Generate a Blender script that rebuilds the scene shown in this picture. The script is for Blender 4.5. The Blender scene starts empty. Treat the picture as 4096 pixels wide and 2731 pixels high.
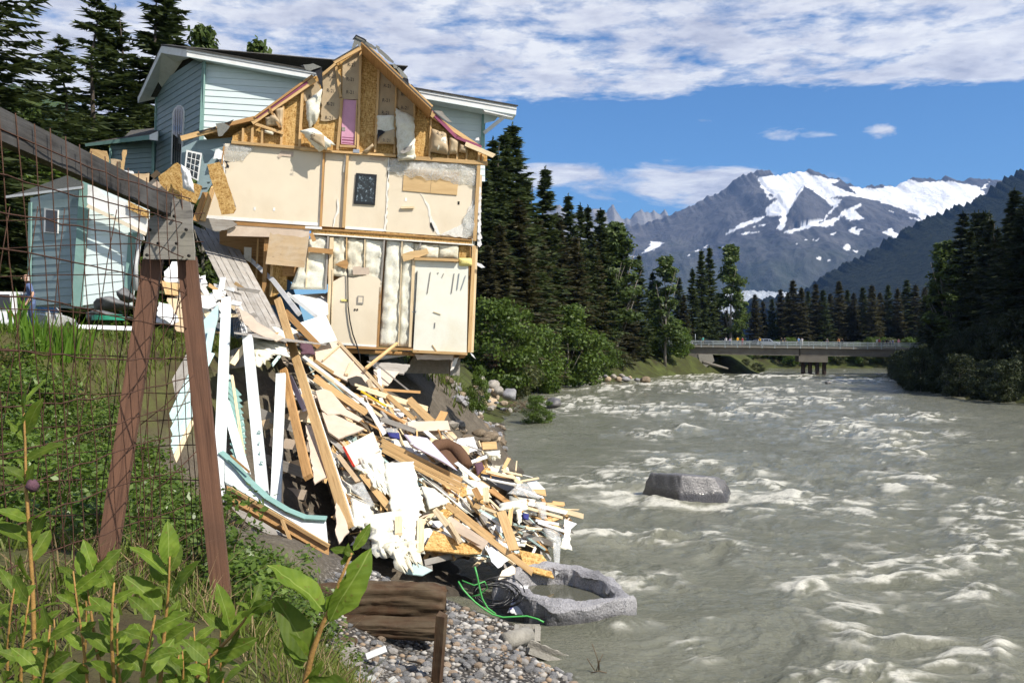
import bpy, bmesh, math, random
import numpy as np
from mathutils import Vector, Matrix
from mathutils.geometry import tessellate_polygon

# ------------------------------------------------------------------ camera, sky, sun, exposure
SC = bpy.context.scene
COL = SC.collection
F = 3641.0            # focal length in pixels of the 4096 px wide photograph
HY = 1400.0           # row of the horizon
WZ = -5.0             # water level (the lens is at the origin)
cam_d = bpy.data.cameras.new('camera')
cam_d.sensor_width = 36.0
cam_d.lens = F * 36.0 / 4096.0
cam_d.shift_y = (HY - 1365.5) / 4096.0
cam_d.clip_start = 0.05
cam_d.clip_end = 40000.0
cam = bpy.data.objects.new('camera', cam_d)
cam.rotation_euler = (math.pi / 2, 0, 0)
COL.objects.link(cam)
SC.camera = cam

TO_SUN = Vector((0.56, -0.40, 0.725)).normalized()
SUN_EL = math.asin(TO_SUN.z)
sun_d = bpy.data.lights.new('sun', 'SUN')
sun_d.energy = 5.0
sun_d.angle = math.radians(0.55)
sun_d.color = (1.0, 0.94, 0.84)
sun = bpy.data.objects.new('sun', sun_d)
sun.rotation_euler = TO_SUN.to_track_quat('Z', 'Y').to_euler()
COL.objects.link(sun)

HAZE = 0.000045
SC.view_settings.view_transform = 'Standard'
SC.view_settings.look = 'None'
SC.view_settings.exposure = 0.40
SC.view_settings.gamma = 1.0
SC.view_settings.use_curve_mapping = False
SC.cycles.use_denoising = True
SC.cycles.use_adaptive_sampling = True
SC.cycles.adaptive_threshold = 0.025
SC.cycles.max_bounces = 8
SC.cycles.diffuse_bounces = 3
SC.cycles.glossy_bounces = 3
SC.cycles.transparent_max_bounces = 12
SC.cycles.volume_bounces = 0
SC.cycles.volume_step_rate = 8
SC.cycles.caustics_reflective = False
SC.cycles.caustics_refractive = False


def nd(nt, typ, **kw):
    n = nt.nodes.new(typ)
    for k, v in kw.items():
        if isinstance(k, str) and hasattr(n, k):
            setattr(n, k, v)
    return n


class NT:
    """small helper round a node tree"""
    def __init__(self, nt):
        self.nt = nt
        nt.nodes.clear()

    def add(self, typ, ins=None, **kw):
        n = self.nt.nodes.new(typ)
        for k, v in kw.items():
            setattr(n, k, v)
        for k, v in (ins or {}).items():
            s = n.inputs[k]
            if isinstance(v, bpy.types.NodeSocket):
                self.nt.links.new(v, s)
            else:
                s.default_value = v
        return n

    def m(self, op, a, b=0.0, c=0.0, clamp=False):
        n = self.add('ShaderNodeMath', {0: a, 1: b, 2: c}, operation=op, use_clamp=clamp)
        return n.outputs[0]

    def ramp(self, fac, stops, interp='LINEAR'):
        n = self.add('ShaderNodeValToRGB', {'Fac': fac})
        cr = n.color_ramp
        cr.interpolation = interp
        while len(cr.elements) < len(stops):
            cr.elements.new(0.5)
        for e, (p, c) in zip(cr.elements, stops):
            e.position = p
            e.color = (c, c, c, 1) if isinstance(c, (int, float)) else (c[0], c[1], c[2], 1)
        return n.outputs[0]

    def mix(self, fac, a, b, blend='MIX'):
        n = self.add('ShaderNodeMix', data_type='RGBA', blend_type=blend)
        for s, v in ((n.inputs[0], fac), (n.inputs[6], a), (n.inputs[7], b)):
            if isinstance(v, bpy.types.NodeSocket):
                self.nt.links.new(v, s)
            else:
                s.default_value = v if isinstance(v, (int, float)) else (v[0], v[1], v[2], 1)
        return n.outputs[2]

    def noise(self, vec, scale, detail=4, rough=0.55, dist=0.0):
        n = self.add('ShaderNodeTexNoise', {'Scale': scale, 'Detail': detail, 'Roughness': rough, 'Distortion': dist})
        if vec is not None:
            self.nt.links.new(vec, n.inputs['Vector'])
        return n.outputs['Fac']


world = bpy.data.worlds.new('World')
SC.world = world
world.use_nodes = True
W = NT(world.node_tree)
sky = W.add('ShaderNodeTexSky', sky_type='NISHITA', sun_disc=False)
sky.sun_elevation = SUN_EL
sky.sun_rotation = math.atan2(TO_SUN.x, TO_SUN.y)
sky.air_density = 1.0
sky.dust_density = 0.15
sky.ozone_density = 3.0
tc = W.add('ShaderNodeTexCoord')
sep = W.add('ShaderNodeSeparateXYZ', {0: tc.outputs['Generated']})
X_, Y_, Z_ = sep.outputs
zc = W.m('MAXIMUM', Z_, 0.04)
cx = W.m('DIVIDE', X_, zc)
cy = W.m('DIVIDE', Y_, zc)
cvec = W.add('ShaderNodeCombineXYZ', {0: cx, 1: cy, 2: 0.0}).outputs[0]
n1 = W.noise(cvec, 4.2, 9, 0.62, 0.2)      # a mackerel deck of small cells
n2 = W.noise(cvec, 0.75, 4, 0.5)
n3 = W.noise(cvec, 11.0, 6, 0.6)
dens = W.m('ADD', W.m('MULTIPLY', n1, 0.8), W.m('ADD', W.m('MULTIPLY', n2, 0.35), W.m('MULTIPLY', n3, 0.22)))
yc = W.m('MAXIMUM', Y_, 0.05)
uu = W.m('DIVIDE', X_, yc)
vv = W.m('DIVIDE', Z_, yc)
# the deck ends some 14 degrees above the horizon, on a ragged line
edge = W.m('ADD', W.m('SUBTRACT', vv, W.m('MULTIPLY', uu, 0.041)), W.m('MULTIPLY', W.m('SUBTRACT', n2, 0.5), 0.05))
deck_mask = W.m('MULTIPLY', W.m('SUBTRACT', edge, 0.236), 22.0, clamp=True)
dens = W.m('SUBTRACT', dens, W.m('MULTIPLY', W.m('SUBTRACT', 1.0, deck_mask), 1.0))
dens = W.m('SUBTRACT', dens, W.m('MULTIPLY', W.m('MULTIPLY', W.m('SUBTRACT', Z_, 0.40), 3.0, clamp=True), 0.16))
deck = W.m('MULTIPLY', W.m('SUBTRACT', dens, 0.515), 5.5, clamp=True)
# flat banks and wisps lower down
uvec = W.add('ShaderNodeCombineXYZ', {0: W.m('MULTIPLY', uu, 13.0), 1: W.m('MULTIPLY', vv, 42.0), 2: 0.0}).outputs[0]
nb = W.noise(uvec, 1.0, 8, 0.62, 0.6)
front = W.m('GREATER_THAN', Y_, 0.05)
acc = None
for px, py, a, b, amp in ((2780, 735, 620, 85, 1.15), (2230, 705, 330, 66, 1.0), (2900, 785, 360, 70, 1.0), (3090, 535, 190, 42, 0.72),
                     (3270, 540, 130, 26, 0.7), (3520, 522, 110, 34, 0.85), (2815, 483, 75, 18, 0.6), (2610, 515, 80, 18, 0.55),
                     (3350, 700, 120, 20, 0.3), (1700, 760, 500, 60, .8)):
    e = W.m('ADD', W.m('POWER', W.m('ABSOLUTE', W.m('MULTIPLY', W.m('SUBTRACT', uu, (px - 2048) / F), F / a)), 2.0),
            W.m('POWER', W.m('ABSOLUTE', W.m('MULTIPLY', W.m('SUBTRACT', vv, (HY - py) / F), F / b)), 2.0))
    g = W.m('MULTIPLY', W.m('EXPONENT', W.m('MULTIPLY', e, -1.0)), amp)
    acc = g if acc is None else W.m('MAXIMUM', acc, g)
banks = W.m('MULTIPLY', W.m('MULTIPLY', W.m('SUBTRACT', W.m('ADD', acc, W.m('MULTIPLY', nb, 1.7)), 1.32), 2.6, clamp=True), front)
cover = W.m('MULTIPLY', W.m('MAXIMUM', deck, banks), 0.93)
shade = W.noise(cvec, 2.6, 7, 0.62, 0.3)
shade2 = W.m('ADD', W.m('MULTIPLY', shade, 0.7), W.m('MULTIPLY', n3, 0.3))
ccol = W.ramp(shade2, [(0.34, (0.46, 0.48, 0.58)), (0.48, (0.72, 0.73, 0.79)), (0.60, (0.93, 0.93, 0.93))])
bg_sky = W.add('ShaderNodeBackground', {'Color': W.mix(1.0, sky.outputs[0], (0.60, 0.93, 1.22), 'MULTIPLY'), 'Strength': 0.085})
bg_cl = W.add('ShaderNodeBackground', {'Color': ccol, 'Strength': 0.86})
mixs = W.add('ShaderNodeMixShader', {0: cover, 1: bg_sky.outputs[0], 2: bg_cl.outputs[0]})
out = W.add('ShaderNodeOutputWorld', {'Surface': mixs.outputs[0]})

# ------------------------------------------------------------------ helpers
ZOOM = dict(z1=(0, 0, .43556), z2=(600, 100, .3316), z3=(1200, 100, .38265), z4=(700, 540, .35714), z5=(1200, 550, .35072),
            z6=(850, 850, .46769), z7=(0, 600, .44643), z8=(600, 1150, .44643), a1=(1200, 1350, .5102), a2=(600, 1700, .46769),
            a3=(1600, 1900, .52987), a4=(0, 1300, .44643), a5=(0, 2000, .46769), a6=(800, 2000, .46769), a7=(1800, 1300, .46769),
            a8=(2600, 1250, .5102), b1=(1900, 450, .93367), b2=(2300, 600, .76361), b3=(2000, 1400, .89116), b5=(2700, 1330, .40391),
            b6=(1800, 450, .7335), b7=(3400, 700, .63795), g=(0, 0, 1.7415), s=(0, 0, 1.0))


def Z(k, *pts):
    """points read off a detail of the photograph -> pixels of the whole photograph"""
    ox, oy, s = ZOOM[k]
    return [(ox + x * s, oy + y * s) for x, y in pts]


def at(x, y, depth):
    """the place seen at pixel x, y at that depth"""
    return Vector(((x - 2048.0) / F * depth, depth, (HY - y) / F * depth))


R = random.Random(7)
WM = {}


def link(o, parent=None, mw=None):
    COL.objects.link(o)
    mw = mw if mw is not None else Matrix.Identity(4)
    WM[o.name] = mw
    if parent is not None:
        o.parent = parent
        o.matrix_parent_inverse = WM[parent.name].inverted()
    o.matrix_basis = mw
    return o


def tag(o, label=None, cat=None, group=None, kind=None):
    if label:
        o['label'] = label
    if cat:
        o['category'] = cat
    if group:
        o['group'] = group
    if kind or cat:
        o['kind'] = kind or 'thing'
    return o


def thing(name, label, cat, loc=(0, 0, 0), group=None, rz=0.0, scale=1.0):
    o = bpy.data.objects.new(name, None)
    o.empty_display_size = 0.2
    link(o, None, Matrix.Translation(Vector(loc)) @ Matrix.Rotation(rz, 4, 'Z') @ Matrix.Diagonal((scale, scale, scale, 1)))
    return tag(o, label, cat, group)


def mesh_from(name, v, f, mats=(), smooth=False, mi=None):
    me = bpy.data.meshes.new(name)
    me.from_pydata([tuple(p) for p in v], [], [tuple(q) for q in f])
    for m in mats:
        me.materials.append(m)
    if mi is not None:
        me.polygons.foreach_set('material_index', list(mi))
    if smooth:
        me.polygons.foreach_set('use_smooth', [True] * len(me.polygons))
    me.update()
    return me


def mesh_np(name, v, f, mats=(), smooth=False):
    """v (n,3) array, f (m,k) array with k = 3 or 4"""
    me = bpy.data.meshes.new(name)
    n, m, k = len(v), len(f), f.shape[1]
    me.vertices.add(n)
    me.vertices.foreach_set('co', np.asarray(v, dtype=np.float32).ravel())
    me.loops.add(m * k)
    me.loops.foreach_set('vertex_index', np.asarray(f, dtype=np.int32).ravel())
    me.polygons.add(m)
    me.polygons.foreach_set('loop_start', np.arange(0, m * k, k, dtype=np.int32))
    me.polygons.foreach_set('loop_total', np.full(m, k, dtype=np.int32))
    if smooth:
        me.polygons.foreach_set('use_smooth', np.ones(m, dtype=bool))
    for mt in mats:
        me.materials.append(mt)
    me.update(calc_edges=True)
    me.validate()
    return me


def obj(name, me, parent=None, mw=None, label=None, cat=None, group=None, kind=None):
    o = bpy.data.objects.new(name, me)
    link(o, parent, mw)
    return tag(o, label, cat, group, kind)


def frame(xa, nrm):
    """rotation with local X along xa and local Z near nrm"""
    x = Vector(xa).normalized()
    z = Vector(nrm)
    z = z - x * z.dot(x)
    if z.length < 1e-6:
        z = x.orthogonal()
    z.normalize()
    y = z.cross(x)
    return Matrix((x, y, z)).transposed().to_4x4()


def board(name, p0, p1, w, t, nrm, mat, parent=None, rag=0.0, warp=0.0, rnd=R, **kw):
    """a plank from p0 to p1, w wide, t thick, its broad face towards nrm"""
    p0, p1 = Vector(p0), Vector(p1)
    L = (p1 - p0).length
    mw = Matrix.Translation((p0 + p1) / 2) @ frame(p1 - p0, nrm)
    v, f = [], []
    ns = 4 if (warp or rag) else 1
    tw = rnd.uniform(-1, 1) * warp
    bow = rnd.uniform(-1, 1) * warp * 0.5
    for i in range(ns + 1):
        s = i / ns
        x = (s - 0.5) * L
        a = tw * (s - 0.5)
        dz = bow * L * 0.25 * (1 - (2 * s - 1) ** 2)
        for (yy, zz) in ((-.5, -.5), (.5, -.5), (.5, .5), (-.5, .5)):
            xx = x
            if rag and i in (0, ns):
                xx += rnd.uniform(-1, 1) * rag
            y, z = yy * w, zz * t
            v.append((xx, y * math.cos(a) - z * math.sin(a), y * math.sin(a) + z * math.cos(a) + dz))
    for i in range(ns):
        b = i * 4
        for j in range(4):
            k = (j + 1) % 4
            f.append((b + j, b + k, b + 4 + k, b + 4 + j))
    f.append((3, 2, 1, 0))
    b = ns * 4
    f.append((b, b + 1, b + 2, b + 3))
    return obj(name, mesh_from(name, v, f, [mat]), parent, mw, **kw)


def panel(name, pts, t, nrm, mat, parent=None, rag=0.0, step=0.12, xa=None, edge=None, bend=0.0, rnd=R, **kw):
    """a flat sheet of material with the outline pts (its face), t thick, going back from nrm; rag roughens the outline"""
    pts = [Vector(p) for p in pts]
    nrm = Vector(nrm).normalized()
    c = sum(pts, Vector()) / len(pts)
    ax = Vector(xa) if xa is not None else max(((pts[(i + 1) % len(pts)] - pts[i]) for i in range(len(pts))), key=lambda d: d.length)
    mw = Matrix.Translation(c) @ frame(ax, nrm)
    inv = mw.inverted()
    loc = [inv @ p for p in pts]
    if rag:
        out = []
        for i, p in enumerate(loc):
            q = loc[(i + 1) % len(loc)]
            n = max(1, min(24, int((q - p).length / step)))
            out.append(p)
            d = (q - p).normalized()
            nn = Vector((-d.y, d.x, 0))
            for k in range(1, n):
                out.append(p.lerp(q, (k + rnd.uniform(-.3, .3)) / n) + nn * rnd.uniform(-rag, rag))
        loc = out
    n = len(loc)
    if sum(loc[i].x * loc[(i + 1) % n].y - loc[(i + 1) % n].x * loc[i].y for i in range(n)) < 0:
        loc = loc[::-1]
    v = [(p.x, p.y, p.z + bend * p.x * p.x) for p in loc] + [(p.x, p.y, p.z - t + bend * p.x * p.x) for p in loc]
    tri = tessellate_polygon([[Vector((p.x, p.y, 0)) for p in loc]])
    f = []
    for a, b, d in tri:
        A, B, D = loc[a], loc[b], loc[d]
        if (B.x - A.x) * (D.y - A.y) - (B.y - A.y) * (D.x - A.x) < 0:
            b, d = d, b
        f.append((a, b, d))
    nt_ = len(f)
    f += [(d + n, b + n, a + n) for a, b, d in f]
    f += [(i, i + n, (i + 1) % n + n, (i + 1) % n) for i in range(n)]
    mi = None
    mats = [mat]
    if edge is not None:
        mats.append(edge)
        mi = [0] * (2 * nt_) + [1] * n
    return obj(name, mesh_from(name, v, f, mats, mi=mi), parent, mw, **kw)


def tube(name, pts, r, mat, parent=None, n=6, closed_ends=True, rs=None, **kw):
    v, f = tube_vf([Vector(p) for p in pts], r, n, rs)
    c = Vector(pts[0])
    v = [p - c for p in v]
    return obj(name, mesh_from(name, v, f, [mat], smooth=True), parent, Matrix.Translation(c), **kw)


def tube_vf(pts, r, n=6, rs=None, off=0):
    v, f = [], []
    up = Vector((0.13, 0.31, 0.94))
    for i, p in enumerate(pts):
        d = (pts[min(i + 1, len(pts) - 1)] - pts[max(i - 1, 0)])
        if d.length < 1e-9:
            d = Vector((0, 0, 1))
        d.normalize()
        a = d.cross(up)
        if a.length < 1e-3:
            a = d.cross(Vector((1, 0, 0)))
        a.normalize()
        b = d.cross(a)
        rr = rs[i] if rs else r
        for k in range(n):
            t = 2 * math.pi * k / n
            v.append(p + a * (rr * math.cos(t)) + b * (rr * math.sin(t)))
    for i in range(len(pts) - 1):
        for k in range(n):
            q = (k + 1) % n
            f.append((off + i * n + k, off + i * n + q, off + (i + 1) * n + q, off + (i + 1) * n + k))
    f.append(tuple(off + k for k in range(n))[::-1])
    f.append(tuple(off + (len(pts) - 1) * n + k for k in range(n)))
    return v, f


# gradient noise on arrays
_rs = np.random.RandomState(5)
_perm = np.concatenate([_rs.permutation(256)] * 2)
_ga = _rs.rand(256) * 2 * np.pi
_gx, _gy = np.cos(_ga), np.sin(_ga)


def pn(x, y, seed=0):
    x = np.asarray(x, dtype=float) + seed * 17.31
    y = np.asarray(y, dtype=float) + seed * 9.77
    xi, yi = np.floor(x).astype(int), np.floor(y).astype(int)
    xf, yf = x - xi, y - yi
    u, v = xf * xf * xf * (xf * (xf * 6 - 15) + 10), yf * yf * yf * (yf * (yf * 6 - 15) + 10)

    def g(ix, iy, dx, dy):
        h = _perm[(_perm[ix & 255] + iy) & 255]
        return _gx[h] * dx + _gy[h] * dy
    a = g(xi, yi, xf, yf) * (1 - u) + g(xi + 1, yi, xf - 1, yf) * u
    b = g(xi, yi + 1, xf, yf - 1) * (1 - u) + g(xi + 1, yi + 1, xf - 1, yf - 1) * u
    return (a * (1 - v) + b * v) * 1.5


def fbm(x, y, oct=4, seed=0, gain=0.5):
    s, a = 0.0, 1.0
    for i in range(oct):
        s = s + a * pn(x * 2 ** i, y * 2 ** i, seed + i)
        a *= gain
    return s


def ridged(x, y, oct=4, seed=0, gain=0.5):
    s, a = 0.0, 1.0
    for i in range(oct):
        s = s + a * (1 - np.abs(pn(x * 2 ** i, y * 2 ** i, seed + i)) * 1.6)
        a *= gain
    return s


def sstep(a, b, x):
    t = np.clip((x - a) / (b - a), 0, 1)
    return t * t * (3 - 2 * t)


def grid_faces(nr, nc):
    i = np.arange(nr - 1)[:, None] * nc + np.arange(nc - 1)[None, :]
    return np.stack([i, i + 1, i + nc + 1, i + nc], -1).reshape(-1, 4)


def set_attr(me, name, vals):
    a = me.attributes.new(name, 'FLOAT', 'POINT')
    a.data.foreach_set('value', np.asarray(vals, dtype=np.float32).ravel())


def in_poly(px, py, poly):
    px, py = np.asarray(px), np.asarray(py)
    c = np.zeros(px.shape, dtype=bool)
    n = len(poly)
    for i in range(n):
        x1, y1 = poly[i]
        x2, y2 = poly[(i + 1) % n]
        if y1 == y2:
            continue
        c ^= ((y1 > py) != (y2 > py)) & (px < (x2 - x1) * (py - y1) / (y2 - y1) + x1)
    return c


# ------------------------------------------------------------------ materials
MATS = {}


def material(name):
    m = bpy.data.materials.new(name)
    m.use_nodes = True
    t = NT(m.node_tree)
    MATS[name] = m
    return m, t


def finish(t, color, rough=0.7, bump=None, bump_h=0.02, spec=0.4, trans=0.0, metal=0.0, bump_dist=1.0):
    p = t.add('ShaderNodeBsdfPrincipled', {'Roughness': rough, 'Metallic': metal, 'Specular IOR Level': spec})
    if isinstance(color, bpy.types.NodeSocket):
        t.nt.links.new(color, p.inputs['Base Color'])
    else:
        p.inputs['Base Color'].default_value = (*color, 1)
    if bump is not None:
        b = t.add('ShaderNodeBump', {'Strength': bump_h, 'Distance': bump_dist, 'Height': bump})
        t.nt.links.new(b.outputs[0], p.inputs['Normal'])
    last = p.outputs[0]
    if trans > 0:
        tr = t.add('ShaderNodeBsdfTranslucent')
        if isinstance(color, bpy.types.NodeSocket):
            t.nt.links.new(color, tr.inputs[0])
        else:
            tr.inputs[0].default_value = (*color, 1)
        last = t.add('ShaderNodeMixShader', {0: trans, 1: last, 2: tr.outputs[0]}).outputs[0]
    t.add('ShaderNodeOutputMaterial', {'Surface': last})


def vary(t, base, amount, which='rand'):
    """per-object brightness variation"""
    oi = t.add('ShaderNodeObjectInfo')
    k = t.m('ADD', 1.0 - amount, t.m('MULTIPLY', oi.outputs['Random'], 2 * amount))
    h = t.add('ShaderNodeCombineColor', {0: k, 1: k, 2: k})
    return t.mix(1.0, base, h.outputs[0], 'MULTIPLY')


def simple(name, c, rough=0.7, scale=6.0, amt=0.25, bump=0.15, dirt=None, dirt_amt=0.35, vary_amt=0.08, spec=0.3, trans=0.0, detail=5, metal=0.0):
    """matt surface: colour broken up by two scales of noise, optional stains"""
    m, t = material(name)
    co = t.add('ShaderNodeTexCoord').outputs['Object']
    n = t.noise(co, scale, detail, 0.6)
    c1 = tuple(max(0, x * (1 - amt)) for x in c)
    c2 = tuple(min(1, x * (1 + amt)) for x in c)
    col = t.ramp(n, [(0.3, c1), (0.7, c2)])
    if dirt:
        k = t.ramp(t.noise(co, scale * 0.35, 6, 0.65, 0.6), [(0.5, 0.0), (0.72, dirt_amt)])
        col = t.mix(k, col, dirt)
    col = vary(t, col, vary_amt)
    finish(t, col, rough, t.noise(co, scale * 4, 4, 0.6), bump, spec, trans, metal, 0.05)
    return m


def wood(name, c, dark, rough=0.75, grain=28.0, vary_amt=0.16, knots=True, weather=None, spec=0.25, bump=0.35):
    """boards: grain along local X"""
    m, t = material(name)
    co = t.add('ShaderNodeTexCoord').outputs['Object']
    mp = t.add('ShaderNodeMapping', {'Vector': co, 'Scale': (1.2, grain, grain)}).outputs[0]
    oi = t.add('ShaderNodeObjectInfo')
    mp2 = t.add('ShaderNodeVectorMath', {0: mp, 1: oi.outputs['Location']}, operation='ADD').outputs[0]
    g = t.noise(mp2, 1.0, 6, 0.62, 0.7)
    col = t.ramp(g, [(0.28, dark), (0.5, c), (0.75, tuple(min(1, x * 1.18) for x in c))])
    if knots:
        vo = t.add('ShaderNodeTexVoronoi', {'Vector': t.add('ShaderNodeMapping', {'Vector': co, 'Scale': (2.2, 5, 5)}).outputs[0], 'Scale': 1.0})
        k = t.ramp(vo.outputs['Distance'], [(0.05, 0.75), (0.12, 0.0)])
        col = t.mix(k, col, tuple(x * 0.5 for x in dark))
    if weather:
        k = t.ramp(t.noise(co, 2.2, 6, 0.7, 0.5), [(0.42, 0.0), (0.66, 0.8)])
        col = t.mix(k, col, weather)
    col = vary(t, col, vary_amt)
    finish(t, col, rough, g, bump, spec, 0, 0, 0.02)
    return m


def leafy(name, c, c2, trans=0.35, rough=0.5, scale=0.6, spec=0.3, amt=0.15):
    m, t = material(name)
    g = t.add('ShaderNodeNewGeometry')
    oi = t.add('ShaderNodeObjectInfo')
    n = t.noise(g.outputs['Position'], scale, 3, 0.6)
    r = g.outputs['Random Per Island']
    k = t.m('ADD', t.m('MULTIPLY', n, 0.6), t.m('MULTIPLY', r, 0.4))
    col = t.ramp(k, [(0.25, c), (0.75, c2)])
    col = vary(t, col, amt)
    finish(t, col, rough, None, 0, spec, trans)
    return m


M_stud = wood('bare stud wood', (0.57, 0.375, 0.175), (0.37, 0.21, 0.085))
M_studd = wood('aged stud wood', (0.44, 0.25, 0.10), (0.27, 0.13, 0.045))
M_pale = wood('pale broken wood', (0.70, 0.56, 0.36), (0.50, 0.36, 0.20))
M_greyw = wood('weathered grey wood', (0.28, 0.255, 0.225), (0.14, 0.12, 0.10), weather=(0.34, 0.32, 0.29), knots=False)
M_deck = wood('weathered deck', (0.34, 0.31, 0.27), (0.20, 0.175, 0.15), weather=(0.42, 0.40, 0.37), knots=False, grain=14)
M_post = wood('brown treated post', (0.155, 0.078, 0.048), (0.062, 0.030, 0.020), grain=40, weather=(0.11, 0.058, 0.038), vary_amt=.08)
M_rail = wood('old grey rail', (0.060, 0.055, 0.050), (0.016, 0.015, 0.014), weather=(0.11, 0.105, 0.10), knots=False, vary_amt=.05)
M_ply = wood('plywood', (0.55, 0.40, 0.24), (0.42, 0.28, 0.15), grain=7, weather=(0.60, 0.48, 0.34))
M_gusset = wood('weathered plywood', (0.30, 0.28, 0.255), (0.09, 0.085, 0.08), grain=22, knots=False, weather=(0.36, 0.33, 0.26))
M_rot = wood('rotten timber', (0.070, 0.038, 0.020), (0.016, 0.010, 0.006), grain=9, weather=(0.11, 0.082, 0.05), knots=False, vary_amt=.2, bump=1.0)
M_white = simple('white paint', (0.80, 0.80, 0.78), 0.55, 5, 0.05, 0.06, (0.45, 0.42, 0.36), 0.3)
M_whitew = simple('white post paint', (0.74, 0.79, 0.79), 0.55, 7, 0.05, 0.1, (0.42, 0.40, 0.36), 0.35)
M_teal = simple('teal trim paint', (0.205, 0.345, 0.31), 0.55, 5, 0.08, 0.08, (0.28, 0.38, .35), 0.3)
M_tealp = simple('pale teal paint', (0.44, 0.58, 0.56), 0.55, 5, 0.07, 0.08, (0.55, 0.62, .58), 0.4)
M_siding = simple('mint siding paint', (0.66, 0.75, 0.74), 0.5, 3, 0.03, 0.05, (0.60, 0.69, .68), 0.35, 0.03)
M_siding_shade = simple('siding paint with shade', (0.235, 0.315, 0.335), 0.5, 3, 0.06, 0.05, (0.22, 0.29, .31), 0.35, 0.03)  # mint siding again, with the shaded side's tone put into the colour
M_drywall = simple('cream wall paint', (0.72, 0.625, 0.475), 0.75, 1.3, 0.035, 0.03, (0.60, 0.49, 0.34), 0.55, 0.02)
M_gyp = simple('broken gypsum', (0.78, 0.75, 0.68), 0.9, 18, 0.12, 0.3, (0.55, 0.48, 0.38), 0.5)
M_gypp = simple('gypsum paper', (0.56, 0.45, 0.35), 0.85, 4, 0.08, 0.08, (0.68, 0.58, 0.47), 0.55, 0.1)
M_washed = simple('washed white panel', (0.76, 0.75, 0.65), 0.6, 1.5, 0.04, 0.04, (0.66, 0.56, 0.38), 0.6, 0.02)
M_roof = simple('asphalt shingle', (0.075, 0.07, 0.062), 0.9, 30, 0.4, 0.5, (0.13, 0.13, 0.12), 0.5, 0.25)
M_shingrey = simple('grey shingle', (0.22, 0.22, 0.20), 0.9, 40, 0.3, 0.4, None, 0, 0.2)
M_felt = simple('black roofing felt', (0.022, 0.022, 0.026), 0.8, 10, 0.3, 0.3)
M_pink = simple('pink foam board', (0.62, 0.32, 0.44), 0.7, 3, 0.08, 0.05, (0.50, 0.26, 0.36), 0.5)
M_purp = simple('magenta foam', (0.28, 0.075, 0.14), 0.7, 5, 0.1, 0.05)
M_kraft = simple('kraft paper facing', (0.44, 0.335, 0.21), 0.7, 4, 0.10, 0.15, (0.52, 0.42, 0.28), 0.5, 0.05)
M_dark = simple('near-black matt', (0.02, 0.018, 0.016), 0.9, 5, 0.3, 0.1)
M_black = simple('black plastic', (0.012, 0.012, 0.013), 0.35, 5, 0.2, 0.05, spec=0.5)
M_rust = simple('rusty wire', (0.075, 0.036, 0.022), 0.8, 60, 0.35, 0.3)
M_conc = simple('concrete', (0.30, 0.28, 0.24), 0.9, 8, 0.16, 0.5, (0.19, 0.17, 0.14), 0.5)
M_girder = simple('bridge concrete', (0.17, 0.155, 0.13), 0.9, 0.8, 0.14, 0.2, (0.08, 0.07, 0.06), 0.45, 0.03)
M_galv = simple('galvanised rail', (0.36, 0.40, 0.40), 0.45, 4, 0.1, 0.05, metal=0.3)
M_steelp = simple('dark steel pile', (0.055, 0.04, 0.035), 0.8, 2, 0.2, 0.2)
M_green = simple('green plastic', (0.02, 0.22, 0.13), 0.4, 4, 0.1, 0.03, spec=.5)
M_hose = simple('green hose', (0.07, 0.36, 0.08), 0.45, 4, 0.1, 0.03, spec=.5)
M_lilac = simple('lilac plastic tub', (0.60, 0.54, 0.66), 0.4, 2, 0.04, 0.02, (0.5, 0.45, 0.5), 0.3)
M_cushion = simple('brown upholstery', (0.13, 0.07, 0.04), 0.95, 40, 0.15, 0.3)
M_maroon = simple('maroon cloth', (0.10, 0.05, 0.065), 0.9, 20, 0.2, 0.3)
M_navy = simple('navy cloth', (0.03, 0.035, 0.16), 0.85, 8, 0.2, 0.2)
M_yellow = simple('yellow plastic', (0.72, 0.46, 0.03), 0.45, 5, 0.06, 0.03)
M_yfoam = simple('yellow foam', (0.78, 0.68, 0.25), 0.9, 30, 0.1, 0.3)
M_red = simple('red paint', (0.55, 0.05, 0.03), 0.5, 5, 0.1, 0.05)
M_cab = wood('cabinet veneer', (0.58, 0.40, 0.20), (0.52, 0.34, 0.16), grain=9, knots=False, vary_amt=.04, bump=.05)
M_cloth = simple('white cloth', (0.76, 0.75, 0.74), 0.9, 14, 0.08, 0.2)
M_tarp = simple('grey tarp', (0.12, 0.12, 0.12), 0.55, 6, 0.3, 0.2, (0.25, 0.24, 0.23), 0.5)
M_ink = simple('black print', (0.05, 0.04, 0.035), 0.8, 30, 0.3, 0.05)
M_metal = simple('grey steel', (0.45, 0.46, 0.48), 0.35, 6, 0.1, 0.05, metal=0.8)
M_pipe = simple('white pvc pipe', (0.66, 0.66, 0.66), 0.4, 6, 0.1, 0.03, (0.4, 0.38, .35), .4)
M_soil = simple('raw earth', (0.13, 0.105, 0.075), 0.95, 3, 0.4, 0.8, (0.22, 0.19, 0.145), 0.6)

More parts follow.
